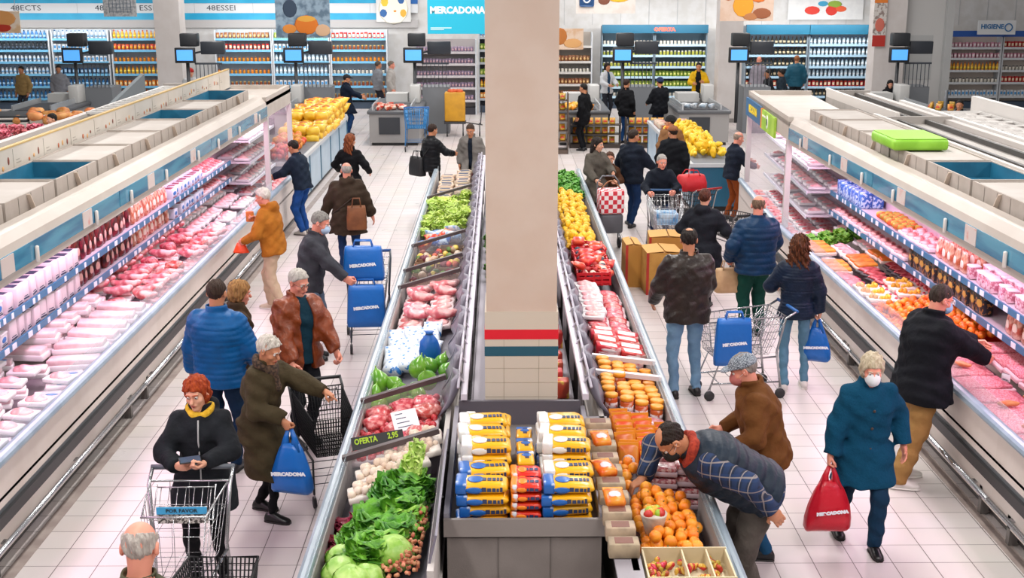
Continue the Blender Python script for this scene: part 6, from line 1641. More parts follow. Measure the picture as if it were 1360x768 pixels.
for z, lab in ((1.0, 'lower'), (1.35, 'middle'), (1.7, 'upper')):
    for o in grid(Kwt2, .42, 1.05, 2, .2, 4.0, 12, z + .002, 'pale meat tray on the %s shelf of the right end case' % lab, 'meat trays on the %s right end shelf' % lab, keep=.85):
        x, y, zz = o.location; o.location = (3.98 + cs * x - sn * y, 17.6 + sn * x + cs * y, zz)
for o in grid(Kmeat, .1, 1.0, 3, .2, 4.0, 14, .675, 'pink meat tray in the well of the right end case', 'meat trays in the right end well', keep=.9):
    x, y, zz = o.location; o.location = (3.98 + cs * x - sn * y, 17.6 + sn * x + cs * y, zz)

# ---- island, left side
zl = lambda x, y: .64 + (x + 1.14) / .7 * .17
Kbl_ = leafy('lettuce', 'lettuce', .2, .26, ('#256414', '#63a52c'), 34, 2)
Kbl2 = leafy('lettuce', 'lettuce', .19, .24, ('#5aa026', '#a4cf58'), 26, 7)
def at(px, py, z=.9): q = at_z(px, py, z); return q[0], q[1]
for i, (px, py, s, K) in enumerate([(505, 695, 1.05, Kbl_), (545, 655, 1.0, Kbl_), (520, 655, 1.0, Kbl_), (490, 735, 1.0, Kbl_), (575, 690, .95, Kbl2), (470, 705, .8, Kbl_), (555, 712, .9, Kbl_), (530, 690, 1.0, Kbl_), (590, 650, .85, Kbl2), (515, 722, .95, Kbl2), (565, 670, .9, Kbl_), (540, 630, .8, Kbl2)]):
    x, y = at(px, py); x = min(x, -.66); K.put((x, y - .05, zl(x, y) + .05), (U_(-.3, .1), U_(-.3, .3), U_(0, 6)), s, 'big leafy green lettuce head in the nearest left island case', 'big leafy lettuces')
def mk_cab():
    b = MB(); R = .12; n, k = 18, 12
    vs = []
    for i in range(k + 1):
        t = PI * i / k
        for j in range(n):
            a = 2 * PI * j / n; r = R * (1 + .045 * math.sin(3 * a + 4 * t) + .02 * math.sin(9 * a) * math.sin(t))
            vs.append((r * math.sin(t) * math.cos(a) * 1.08, r * math.sin(t) * math.sin(a), R - r * math.cos(t) * .86))
    b.add(vs, [(i * n + j, i * n + (j + 1) % n, (i + 1) * n + (j + 1) % n, (i + 1) * n + j) for i in range(k) for j in range(n)], 0, True)
    o = tagm(b.build('cabbage', M('#7fae3c', .4, col2='#b4d078', vs=7, thr=(.4, .62), bump=.25, bs=26, rnd=.1, stretch=(1, 1, .4))), 'cabbage')
    for q in range(5):
        b = MB(); a0 = q * 1.3; vs = []
        for i in range(6):
            t = .45 + i * .3
            for j in range(6):
                a = a0 + (j - 2.5) * .28; r = R * (1.05 + .09 * (i / 5) ** 0 * (abs(j - 2.5) / 2.5) ** 2 + .03 * math.sin(j * 2 + i))
                vs.append((r * math.sin(t) * math.cos(a) * 1.08, r * math.sin(t) * math.sin(a), R - r * math.cos(t + .0) * .88))
        b.add(vs, [(i * 6 + j, i * 6 + j + 1, (i + 1) * 6 + j + 1, (i + 1) * 6 + j) for i in range(5) for j in range(5)], 0, True)
        b.build('outer_leaf', M('#74a634', .4, col2='#a6c866', vs=9, bump=.3, bs=30), o)
    return o
Kcab = Kind(mk_cab)
for px, py, s in [(448, 742, 1.0), (462, 762, 1.0), (515, 728, 1.0), (545, 668, .7), (550, 706, .75), (472, 695, .7), (438, 768, .9), (485, 752, .8), (452, 720, .8)]:
    x, y = at(px, py, .95); Kcab.put((x, y, zl(x, y) + .07), (U_(-.5, .5), U_(-.5, .5), U_(0, 6)), s, 'round pale green cabbage in the nearest left island case', 'pale cabbages')
Krad = leafy('radicchio', 'radicchio', .1, .12, ('#6e1226', '#a8324a'), 14, 4)
for px, py in [(448, 702), (462, 688), (478, 672), (440, 716), (492, 662), (455, 675)]:
    x, y = at(px, py, .85); Krad.put((x, y, zl(x, y)), (0, 0, U_(0, 6)), U_(.9, 1.1), 'dark red radicchio head beside the outer glass of left case', 'radicchio heads')
Kgar = k_fruit('peanut', 'peanut', [(.004, -.02), (.013, -.014), (.011, 0), (.014, .012), (.005, .02)], M('#c98f6a', .7, col2='#a8583c', vs=20, rnd=.15), 7)
x, y = at(575, 735, .95); heap(Kgar, -.86, -.47, 6.8, 7.75, lambda x, y: zl(x, y) + .13 - max(0, -.62 - x) * .3, .027, 2, 'small reddish brown nut in the heap at the island corner', 'nuts at the near island corner', fall=.5)
Kmus = k_tray(M('#d8cfc6', .5), M('#d9c9b8', .5, col2='#c9ae96', vs=8, rnd=.1), .24, .18, .07, None, 'bits', name='mushroom_tray')
for px, py in [(490, 648), (515, 635), (545, 622), (575, 612), (500, 625), (530, 612), (560, 603), (585, 598)]:
    x, y = at(px, py, .92); Kmus.put((min(x, -.58), y, zl(x, y) + .17), (0, -.2, .15 + U_(-.1, .1)), 1.2, 'pale tray of mushrooms behind the leafy lettuces', 'mushroom trays')
Kchi = leafy('celery', 'celery', .09, .32, ('#8fbf3c', '#c9dd84'), 12, 8, .8)
for px, py in [(577, 628), (570, 640), (596, 625)]:
    x, y = at(px, py, 1.0); Kchi.put((min(x, -.62), y, zl(x, y) + .1), (.3, -.1, U_(0, 6)), .9, 'tall pale green celery beside the mushroom trays', 'celery beside the mushrooms')
# red meat bay
Kred = k_tray(M('#c8b8bc', .5), M('#c02438', .35, col2='#e0737c', vs=18, thr=(.45, .6), bump=.3, bs=50, rnd=.12, coat=.3), .25, .18, .07, None, 'bits', name='red_meat_tray')
grid(Kred, -1.12, -.5, 3, 8.95, 10.1, 7, lambda x, y: zl(x, y) + .08, 'tray of bright red meat between the two dark brown bars', 'red meat trays on the island', tilt=(0, -.2))
grid(Kcut2, -1.1, -.52, 3, 9.0, 10.0, 4, lambda x, y: zl(x, y) + .17, 'lump of red meat on top of the red meat trays', 'red meat lumps on the island', jr=1.5, keep=.6)
x, y = at(502, 583, .95)
t = thing('shelf_sign', 'black sign with green lettering in front of the red meat', 'sign', (x, y, .92), R_(12)); t.rotation_euler = (-.5, -.1, .22)
b = MB(); b.box(-.2, .2, 0, .012, -.03, .07); b.build('sign_board', BLACK, t)
text('lettering', 'OFERTA', .06, M('#a8c81c', .5), t, (-.09, -.003, .03), (PI / 2, 0, 0), .8, bold=.002); text('lettering', '2,95', .06, M('#a8c81c', .5), t, (.12, -.003, .035), (PI / 2, 0, 0), .8, bold=.002)
x, y = at(538, 560, .98)
t = thing('price_label', 'white paper price label lying on the red meat', 'price label', (x, y, 1.0), .2); t.rotation_euler = (.4, -.15, .2)
b = MB(); b.box(-.1, .1, -.13, .1, 0, .003); b.build('paper', M('#d8d2d6', .6), t); b = MB(); [b.box(-.07, .05 - .02 * i, -.09 + .05 * i, -.08 + .05 * i, .003, .0036) for i in range(4)]; b.build('print_lines', INK, t)
Kgra = K_blob('grape_bunch', 'grapes', (.08, .07, .05), .012, M('#4a1c38', .35, col2='#6e3a50', vs=40), 8)
for px, py in [(552, 586), (566, 582), (575, 576)]:
    x, y = at(px, py, .98); Kgra.put((x, y, zl(x, y) + .17), (0, 0, U_(0, 6)), 1, 'bunch of dark purple grapes near the red meat', 'grape bunches')
# green peppers
Kpep = k_fruit('green_pepper', 'pepper', [(.012, 0), (.05, .01), (.078, .05), (.083, .09), (.07, .13), (.035, .165), (.012, .185), (.004, .2)], M('#4e8f1e', .25, col2='#7fb53a', vs=5, thr=(.4, .65), rnd=.15, coat=.4), 12, M('#8fb04a', .5))
for px, py, s in [(497, 516, .95), (515, 510, .95), (533, 505, .95), (548, 505, .9), (570, 498, 1.1), (505, 490, 1.2), (553, 482, 1.15), (530, 492, .9), (492, 500, .9), (575, 480, .95), (588, 490, .9), (520, 527, .7), (545, 518, .7), (583, 478, .9), (560, 515, .8)]:
    x, y = at(px, py, .95); Kpep.put((x, y, zl(x, y) + .07), (U_(-.6, .3), U_(-.5, .5), U_(0, 6)), s, 'glossy green pepper in the left island case before the blue bag', 'green peppers')
# blue and white bags
Kwbag = k_pouch(M('#d3dbe4', .35, col2='#2a78c0', vs=16, thr=(.56, .6), rnd=.08), .2, .22, None, None, 'milk_bag', .05)
grid(Kwbag, -1.12, -.62, 3, 11.15, 12.3, 6, lambda x, y: zl(x, y) + .07, 'white bag with blue print in left island case', 'white and blue bags', tilt=(-1.1, 0), jr=.5)
x, y = at(570, 478, .92)
t = thing('tied_bag', 'bright blue tied bag standing behind the green peppers', 'bag', (x, y + .1, .86))
b = MB(); rings = []
for z, r in ((0, .07), (.03, .095), (.12, .1), (.2, .085), (.25, .045), (.27, .03), (.29, .045)): rings.append([(r * (1 + .07 * math.sin(5 * a + z * 20)) * math.cos(a), r * .8 * (1 + .07 * math.sin(6 * a)) * math.sin(a), z * 1.05) for a in np.linspace(0, 2 * PI, 17)[:-1]])
b.loft(rings); b.build('bag_body', M('#1462b8', .35, bump=.3, bs=20), t); b = MB(); b.tube([(.032 * math.cos(a), .026 * math.sin(a), .28) for a in np.linspace(0, 2 * PI, 11)[:-1]], .006, 5, closed=True); b.build('tie', M('#0d3f7a', .4), t)
# pink meat packs
Kpm = k_tray(M('#dcc6c8', .5), M('#d0646c', .35, col2='#ebbab8', vs=9, thr=(.42, .6), bump=.2, bs=30, rnd=.1, coat=.3), .27, .2, .08, None, 'slab', name='pork_tray')
grid(Kpm, -1.1, -.48, 2, 12.4, 14.1, 8, lambda x, y: zl(x, y) + .06, 'tray of pink meat beyond the white and blue bags', 'pink meat trays on the left island', tilt=(0, -.2))
grid(Kcut, -1.05, -.5, 2, 12.5, 14.0, 6, lambda x, y: zl(x, y) + .19, 'long cut of pink meat piled on the left island trays', 'pink meat cuts on the left island', jr=.8, keep=.85)
# mixed vegetables in small crates
def mk_vcrate():
    t = thing('vegetable_crate', None, 'crate'); b = MB(); w, d, h = .15, .12, .09
    b.box(-w, w, -d, d, 0, .012); b.box(-w, w, -d, -d + .01, 0, h); b.box(-w, w, d - .01, d, 0, h); b.box(-w, -w + .01, -d, d, 0, h); b.box(w - .01, w, -d, d, 0, h)
    b.build('crate_body', M('#8a6a4c', .7, col2='#6e523a', vs=5, rnd=.2), t); return t
Kvc = Kind(mk_vcrate)
grid(Kvc, -1.08, -.5, 2, 14.4, 16.3, 7, lambda x, y: zl(x, y) + .04, 'small wooden crate of mixed vegetables between dark brown bars', 'vegetable crates on the island', jr=.05)
for nm, col, c2, r in (('mushroom', '#b89a7c', '#d8c8b4', .045), ('avocado', '#3a5a24', '#5a7a34', .045), ('tomato', '#b8342a', '#d8604a', .04), ('lemon', '#d0b03a', '#e0c860', .04), ('beetroot', '#5a2430', '#7a3a44', .045)):
    Kx = K_blob(nm, nm, (r, r, r * .9), r * .08, M(col, .45, col2=c2, vs=9, rnd=.2), 12)
    for _ in range(12):
        x, y = U_(-1.08, -.52), U_(14.45, 16.25)
        if abs(y - 15.0) < .08: y += .2
        Kx.put((x, y, zl(x, y) + .12 + U_(0, .03)), (U_(0, 3), U_(0, 3), U_(0, 3)), U_(.9, 1.2), '%s lying in the small crates of the left island case' % nm, '%ss in the island crates' % nm)
# red and blue bags, pale lettuces, far boxes
for col, c2, nm, n in (('#1f62b0', '#b8d0e8', 'blue', 6), ('#c8341c', '#e89a5a', 'red', 5), ('#d3d7dc', '#7fa6cc', 'white', 5)):
    Kx = k_pouch(M(col, .35, col2=c2, vs=12, thr=(.5, .58)), .2, .2, None, None, 'snack_bag', .06)
    for i in range(n):
        x, y = U_(-1.1, -.6), U_(16.6, 17.35); Kx.put((x, y, zl(x, y) + .1), (U_(-1.5, -.8), U_(-.4, .4), U_(0, 6)), U_(.85, 1.05), '%s crumpled bag before the pale green lettuces' % nm, '%s bags before the lettuces' % nm)
Kpl = leafy('pale_lettuce', 'lettuce', .13, .15, ('#9cc23c', '#cfe07a'), 16, 12)
for j in range(9):
    for i in range(4):
        x = -1.06 + i * .175 + U_(-.03, .03); y = 17.5 + j * .28 + U_(-.04, .04)
        Kpl.put((x, y, zl(x, y) + .08 + .05 * math.sin(i * 2 + j)), (U_(-.4, .4), U_(-.4, .4), U_(0, 6)), U_(.85, 1.1), 'pale yellow green lettuce in the far left island case', 'pale lettuces')
Kfb = k_carton(M('#c8b49a', .6, col2='#8a3a44', vs=8, thr=(.55, .62), rnd=.25), .24, .2, .14, M('#7a9a3a', .5), INK, name='printed_carton')
grid(Kfb, -1.08, -.5, 2, 20.2, 22.6, 8, lambda x, y: zl(x, y) + .03, 'small printed carton in the farthest left island case', 'cartons in the farthest left island case', jr=.3)
Kgr = leafy('green_bunch', 'green vegetable', .1, .14, ('#2f7a22', '#6aa83a'), 12, 21)
for y in np.arange(14.6, 22.6, .42):
    Kgr.put((-.12 + U_(-.04, .04), y, .802), (0, 0, U_(0, 6)), U_(.9, 1.2), 'green leafy bunch on the middle shelf beside the pillar', 'green bunches on the middle shelf')
Kmid = k_carton(M('#b8392c', .45, col2='#d8b03a', vs=5, thr=(.5, .55), rnd=.3), .13, .16, .15, M('#e0d4c0', .5), name='small_pack')
for y in np.arange(10.4, 22.4, .3):
    Kmid.put((.5 + U_(-.03, .03), y, .802), (0, 0, 1.57 + U_(-.2, .2)), U_(.85, 1.1), 'red and yellow pack on the middle shelf right of pillar', 'packs on the middle shelf')

# ---- island, right side
zr = lambda x, y: .64 + (1.39 - x) / .57 * .17
def mk_ctray():
    t = thing('compartment_tray', 'cream tray with compartments of small packs at the bottom edge', 'tray', (1.12, 6.86, .86)); b = MB()
    b.box(-.26, .26, -.2, .2, 0, .015)
    for x in (-.26, -.02, .13, .25): b.box(x, x + .01, -.2, .2, .0, .11)
    for y in (-.2, .19): b.box(-.26, .26, y, y + .01, 0, .12)
    b.build('tray_body', M('#cdbf9e', .5, col2='#c6b692', vs=5), t); return t
mk_ctray()
Kcan = K_blob('sweet', 'sweet', (.028, .02, .015), .003, M('#c8a03a', .3, col2='#b8342a', vs=7, thr=(.48, .52), rnd=.35), 5)
for i in range(46): Kcan.put((1.12 + U_(-.23, .23), 6.86 + U_(-.17, .17), .895 + U_(0, .02)), (U_(0, 3), U_(0, 3), U_(0, 6)), U_(.9, 1.3), 'small wrapped sweet in the cream compartment tray', 'sweets in the compartment tray')
Koran = k_fruit('orange', 'orange', [(.01, -.037), (.024, -.034), (.038, -.014), (.041, .0), (.037, .018), (.022, .034), (.006, .037)], M('#e07a12', .4, col2='#ee9a26', vs=6, rnd=.12, bump=.12, bs=130), 14, M('#7a6a2a', .6))
heap(Koran, .88, 1.38, 7.12, 8.12, lambda x, y: zr(x, y) + .05, .042, 3, 'bright orange in the heap under the bending man', 'oranges under the bending man', fall=.7)
heap(Koran, .84, 1.0, 8.1, 8.55, lambda x, y: zr(x, y) + .1, .042, 2, 'orange in the small heap at the bending man hand', 'oranges at the bending man hand', fall=.3)
Kpp = k_tray(M('#cdb4bc', .45), M('#b85a62', .35, col2='#e8c4c4', vs=30, thr=(.45, .58), rnd=.1, coat=.4), .24, .15, .07, None, 'block', name='ham_pack')
for k in range(4):
    for i in range(2): Kpp.put((1.13 + i * .19, 8.22 + .005 * k + i * .03, zr(1.2, 8) + .02 + k * .085), (0, .05, U_(-.05, .05)), .9, 'pink patterned pack in the stack right of the oranges', 'pink packs beside the oranges')
    Kpp.put((1.18, 8.42, zr(1.2, 8) + .02 + k * .085), (0, .05, U_(-.05, .05)), .95, 'pink patterned pack in the stack right of the oranges', 'pink packs beside the oranges')
x, y = at(868, 695, 1.0)
t = thing('paper_tub', 'white paper tub with colourful top standing in the oranges', 'tub', (x, y, .93))
b = MB(); b.lathe([(.05, 0), (.085, .13), (.087, .14)], 16); b.build('tub_body', M('#cfc4b4', .5, col2='#b8a898', vs=14), t); b = MB(); [b.ball((.04 * math.cos(i), .04 * math.sin(i * 1.7), .145), .032, 8, 5, i % 3) for i in range(9)]; b.build('topping', [M('#b8281c', .4), M('#8fae2a', .4), M('#d8a02a', .4)], t)
Kpo = k_pouch(M('#d8571c', .3, col2='#e8922a', vs=7, thr=(.4, .62), rnd=.15), .15, .22, M('#cfc3cc', .35), M('#e08a1c', .4), 'pouch')
grid(Kpo, .86, 1.38, 3, 8.62, 9.5, 8, lambda x, y: zr(x, y) + .02, 'orange and lilac standing pouch in right island case', 'orange pouches', tilt=(-.25, 0), jr=.1)
Klp = k_tray(M('#c8b2bc', .45), M('#c07080', .35, col2='#e0c0c8', vs=20, rnd=.1, coat=.4), .22, .15, .07, None, 'block', name='ham_pack')
grid(Klp, .88, 1.36, 2, 9.5, 9.85, 2, lambda x, y: zr(x, y) + .05, 'lilac pink pack between the pouches and orange jars', 'lilac packs', tilt=(0, .2))
def mk_oj():
    b = MB(); b.lathe([(.05, 0), (.056, .015), (.056, .11), (.05, .13)], 12); o = tagm(b.build('orange_jar', M('#c85a22', .3, col2='#dcb4a4', vs=12, thr=(.5, .6), rnd=.12)), 'jar')
    b = MB(); b.lathe([(.055, .13), (.058, .135), (.058, .158), (.05, .162)], 12); b.build('lid', M('#e0901c', .4), o)
    b = MB(); b.lathe([(.0568, .03), (.0568, .085)], 12); b.build('jar_label', M('#d8c8c8', .5, col2='#a83a2a', vs=30, thr=(.5, .6)), o); return o
Koj = Kind(mk_oj)
grid(Koj, .86, 1.38, 4, 9.9, 11.0, 9, lambda x, y: zr(x, y) + .05, 'orange lidded jar in the right island case near pillar', 'orange lidded jars', jr=1.5, keep=.96)
Krp = k_carton(M('#c0202a', .35, col2='#e2b8b4', vs=7, thr=(.56, .64), rnd=.12), .24, .18, .08, M('#e4d4d4', .4), M('#e8d8d8', .5), 'red_pack', 'pack')
for k in range(2): grid(Krp, .9, 1.36, 2, 11.4, 12.2, 4, lambda x, y: zr(x, y) + .02 + k * .09, 'red and white pack just beyond the white bars', 'red packs beyond the white bars', tilt=(0, .15), jr=.1)
Kmr = k_tray(M('#d8bcc2', .45), M('#c8404c', .35, col2='#e8a8a8', vs=14, thr=(.45, .6), bump=.2, bs=40, rnd=.12, coat=.4), .26, .18, .07, None, 'slices', name='sliced_meat_tray')
grid(Kmr, .88, 1.34, 2, 12.3, 14.0, 9, lambda x, y: zr(x, y) + .08, 'pink sliced meat tray in the right island case', 'sliced meat trays on the right island', tilt=(0, .15), jr=.08)
grid(Kwt2, .84, 1.1, 1, 12.4, 13.9, 7, lambda x, y: zr(x, y) + .16, 'pale meat tray on the sliced meat of right island', 'pale meat trays on the right island', jr=.3)
def mk_rc():
    t = thing('red_crate', None, 'crate'); b = MB(); w, d, h = .15, .13, .13
    b.box(-w, w, -d, d, 0, .012)
    for s in (-1, 1):
        for z in (.02, .06, .1): b.box(-w, w, s * d - .006, s * d + .006, z, z + .025); b.box(s * w - .006, s * w + .006, -d, d, z, z + .025)
        for x in np.linspace(-w, w, 5): b.box(x - .008, x + .008, s * d - .007, s * d + .007, 0, h)
        for y in np.linspace(-d, d, 4): b.box(s * w - .007, s * w + .007, y - .008, y + .008, 0, h)
    b.build('crate_body', M('#c01820', .4, rnd=.06), t)
    b = MB(); rs = random.Random(5); [b.ball((rs.uniform(-.11, .11), rs.uniform(-.09, .09), .07 + rs.uniform(0, .04)), .035, 8, 5, i % 3) for i in range(16)]; b.build('contents', [M('#a81c20', .35), M('#d8c8b8', .5), M('#2c3a4c', .5)], t)
    return t
Krc = Kind(mk_rc)
grid(Krc, .86, 1.34, 1, 14.15, 15.9, 6, lambda x, y: zr(x, y) + .14, 'red plastic crate of small packs before the lemons', 'red crates before the lemons', jr=.06, sc=(1.25, 1.3))
Krb = k_pouch(M('#c81a22', .3, col2='#e05a3a', vs=9, rnd=.15), .15, .16, None, None, 'red_bag', .04)
grid(Krb, .9, 1.36, 3, 14.1, 15.9, 8, lambda x, y: zr(x, y) + .3, 'red crumpled bag lying on the red crates', 'red bags on the crates', tilt=(-1.2, 0), jr=2, keep=.6)
Klem = k_fruit('lemon', 'lemon', [(.004, -.062), (.014, -.052), (.036, -.03), (.044, 0), (.036, .03), (.014, .052), (.005, .062)], M('#e0a80e', .4, col2='#eebe22', vs=6, rnd=.12, bump=.1, bs=140), 12)
heap(Klem, .84, 1.38, 15.9, 20.2, lambda x, y: zr(x, y) + .09, .058, 2, 'bright yellow lemon in the long heap of right island', 'lemons in the right island case', fall=.62)
for y in np.arange(20.3, 22.6, .3):
    for x in (.92, 1.12, 1.3): Kgr.put((x + U_(-.04, .04), y, zr(x, y) + .06), (U_(-.4, .4), U_(-.4, .4), U_(0, 6)), U_(1.1, 1.5), 'bunch of dark green leaves beyond the lemons', 'green bunches beyond the lemons')
# packs on the narrow ledge right of the bin
Kbg = k_carton(M('#b09a80', .6, col2='#8a7a66', vs=6, rnd=.15), .13, .2, .1, None, M('#6a3a2a', .5), name='beige_carton')
for i, y in enumerate(np.arange(6.95, 9.2, .23)): Kbg.put((.74, y, .985), (0, 0, 1.57), U_(.9, 1.0), 'beige carton on the narrow ledge right of grey bin', 'beige cartons on the ledge')
for i, y in enumerate((7.45, 7.95, 8.5)): Kpo.put((.74, y, 1.085), (-1.4, 0, U_(-.5, .5)), .9, 'orange pouch on the beige cartons right of the bin', 'orange pouches on the ledge')

# ---- bin of yellow packs
def k_pack(body, endc, w, d=.19, h=.075, swap=1):
    def mk():
        b = MB(); rings = []
        for x, ry, rz_ in ((-.5, .9, .15), (-.47, .95, .6), (-.36, 1, .98), (0, 1, 1.04), (.36, 1, .98), (.47, .95, .6), (.5, .9, .15)):
            rings.append([(x * w, d / 2 * ry * math.copysign(abs(math.cos(a)) ** .5, math.cos(a)), h / 2 + h / 2 * rz_ * math.copysign(abs(math.sin(a)) ** .6, math.sin(a))) for a in np.linspace(0, 2 * PI, 17)[:-1]])
        b.loft(rings); o = tagm(b.build('yellow_pack' if body[1] < 'd' or body.startswith('#e') else 'red_pack', M(body, .3, rnd=.06, bump=.12, bs=18, coat=.15)), 'pack')
        b = MB(); s = -1 * swap; x0, x1 = sorted((s * w * .5, s * w * .28)); b.rbox(x0, x1, -d * .512, d * .512, h * .0, h * 1.03, .012); b.build('end_band', M(endc, .35, col2='#d8dde4', vs=9, thr=(.5, .58)), o)
        b = MB(); b.ball((s * w * .14, -d * .5, h * .42), (w * .17, .008, h * .3), 12, 6); b.ball((s * w * .12, -d * .05, h * 1.02), (w * .16, d * .3, .006), 12, 6); b.build('blue_swoosh', M(endc, .35), o)
        b = MB(); rs = random.Random(4)
        x = -w * .2
        while x < w * .36:
            ww = rs.uniform(.012, .03); b.box(x, x + ww, -d * .515, -d * .5, h * .3, h * rs.uniform(.6, .72)); b.box(x, x + ww, -d * .2, d * .05, h * 1.02, h * 1.05); x += ww + .007
        b.build('print', M('#27375c', .5), o)
        return o
    return Kind(mk)
KY = k_pack('#e6a90c', '#1c5ca8', .34); KY2 = k_pack('#e3a208', '#1c5ca8', .32, swap=-1); KW = k_pack('#e6a90c', '#d4d2ce', .34, .2, .085)
KRp = k_pack('#cf2a10', '#e07a14', .22, .18, .06)
BX, BY, BZ = .15, 7.42, .885
for r in range(6):
    y = BY + .2 + r * .235
    top = (4, 4, 5, 5, 5, 4)[r]
    for l in range(top):
        K = KW if (r >= 2 and l >= 2) else KY
        K.put((BX - .265 + U_(-.022, .022), y + U_(-.015, .015), BZ + l * .08), (0, U_(-.03, .03), U_(-.11, .11)), 1, 'yellow pack with blue end in the left stack of the bin', 'yellow packs in the left bin stacks')
    for l in range((4, 4, 5, 5, 5, 4)[r]):
        K = KW if (r >= 1 and l >= 2) else KY
        K.put((BX + .285 + U_(-.02, .02), y + U_(-.015, .015), BZ + l * .08), (0, U_(-.03, .03), U_(-.11, .11)), .97, 'yellow pack with blue end in the right stack of the bin', 'yellow packs in the right bin stacks')
for r in range(2):
    for l in range(5): KRp.put((BX + .015, BY + .19 + r * .2, BZ + l * .062), (0, 0, U_(-.06, .06)), .92, 'red and orange pack in the middle stack of the bin', 'red packs in the middle of the bin')
for r in range(2, 6):
    for l in range(4 if r < 4 else 3): KY2.put((BX + .02, BY + .2 + r * .23, BZ + l * .08), (0, 0, 1.57 + U_(-.06, .06)), .62, 'small yellow pack in the middle stack of the bin', 'small yellow packs in the middle of the bin')
# ---- produce counters beyond the cabinets
def counter(label, x0, x1, y0, y1, trays=True):
    t = thing('produce_counter', label, 'produce counter', (0, 0, 0))
    b = MB(); b.box(x0, x1, y0, y1, .1, .85); b.build('counter_body', M('#a9bccb', .4, col2='#9db2c3', vs=2), t)
    b = MB(); b.box(x0 + .05, x1 - .05, y0 + .05, y1 - .05, 0, .1); b.build('plinth', DARK, t)
    n = int((y1 - y0) / 1.5)
    for i in range(n + 1):
        y = y0 + (y1 - y0 - .08) * i / n
        b = MB(); b.box(x0 - .012, x1 + .012, y - .012, y + .08, .1, .845); b.build('teal_post', M('#1d5874', .4), t)
    b = MB(); b.box(x0 - .03, x1 + .03, y0 - .03, y1 + .03, .85, .92); b.build('top_rim', M('#c0c4c8', .35), t)
    b = MB(); b.box(x0 + .04, x1 - .04, y0 + .03, y1 - .03, .92, .925); b.build('liner', M('#6a6f76', .5), t)
counter('pale blue produce counter with fruit beyond the left end case', -4.75, -3.85, 23.6, 31.5)
counter('pale blue counter with yellow fruit beyond the right end case', 3.6, 4.5, 23.4, 30.5)
KfA = K_blob('fruit', 'fruit', (.07, .07, .065), .004, M('#c8541c', .4, col2='#dc8a2a', vs=3, rnd=.3), 2)
KfR = K_blob('apple', 'apple', (.06, .06, .055), .004, M('#a8241c', .4, col2='#c8583a', vs=3, rnd=.3), 3)
KfY = K_blob('yellow_fruit', 'fruit', (.1, .06, .05), .006, M('#e0b010', .4, col2='#efca30', vs=3, rnd=.15), 7)
KyB = k_pouch(M('#dba012', .35, col2='#e8c040', vs=6, rnd=.15), .3, .34, M('#b8641c', .4), None, 'yellow_bag', .09)
heap(KfR, -4.68, -3.92, 23.7, 24.9, .925, .07, 2, 'red apple on the left produce counter near its front end', 'apples on the left counter')
heap(KfA, -4.68, -3.92, 25.0, 26.4, .925, .08, 2, 'orange fruit on the left produce counter behind the apples', 'orange fruit on the left counter')
for y in np.arange(26.6, 31.2, .45):
    for x in (-4.58, -4.25, -3.98):
        for l in range(3 if y > 27.5 else 2):
            KyB.put((x + U_(-.04, .04), y + U_(-.05, .05), .95 + l * .17), (-1.3 + U_(-.2, .2), 0, U_(-.4, .4)), 1, 'yellow bag in the pile at the far left counter', 'yellow bags on the far left counter')
heap(KfY, 3.68, 4.42, 24.0, 28.5, .925, .09, 2, 'yellow fruit on the pale blue counter at the right', 'yellow fruit on the right counter')
Kck = k_carton(M('#c8b8a4', .5, col2='#a8583c', vs=5, rnd=.25), .22, .2, .12, M('#b83a2a', .5), name='printed_carton')
for i in range(12): Kck.put((3.75 + (i % 3) * .28, 28.8 + (i // 3) * .3, .925), (0, 0, U_(-.3, .3)), 1, 'printed carton behind the yellow fruit on right counter', 'cartons on the right counter')
# goods on the checkout belts
for px, n, col, c2, nm, y0 in ((518, 14, '#c8402a', '#e0c8b8', 'red and white', 32.9), (775, 14, '#e0901c', '#e8b040', 'orange yellow', 32.9), (936, 6, '#c8ccd0', '#8a9aa8', 'silver grey', 33.2)):
    Kx = k_pouch(M(col, .35, col2=c2, vs=9, thr=(.48, .56), rnd=.2), .18, .16, None, None, 'grocery_pack', .06)
    bx = at_y({518: 523, 775: 775, 936: 936}[px], 150, 32.75)[0]
    for i in range(n): Kx.put((bx - .42 + (i % 4) * .2, y0 + (i // 4) * .26, .945), (-.9, 0, U_(0, 6)), U_(.9, 1.1), '%s grocery pack lying on a checkout belt' % nm, '%s groceries on a belt' % nm)
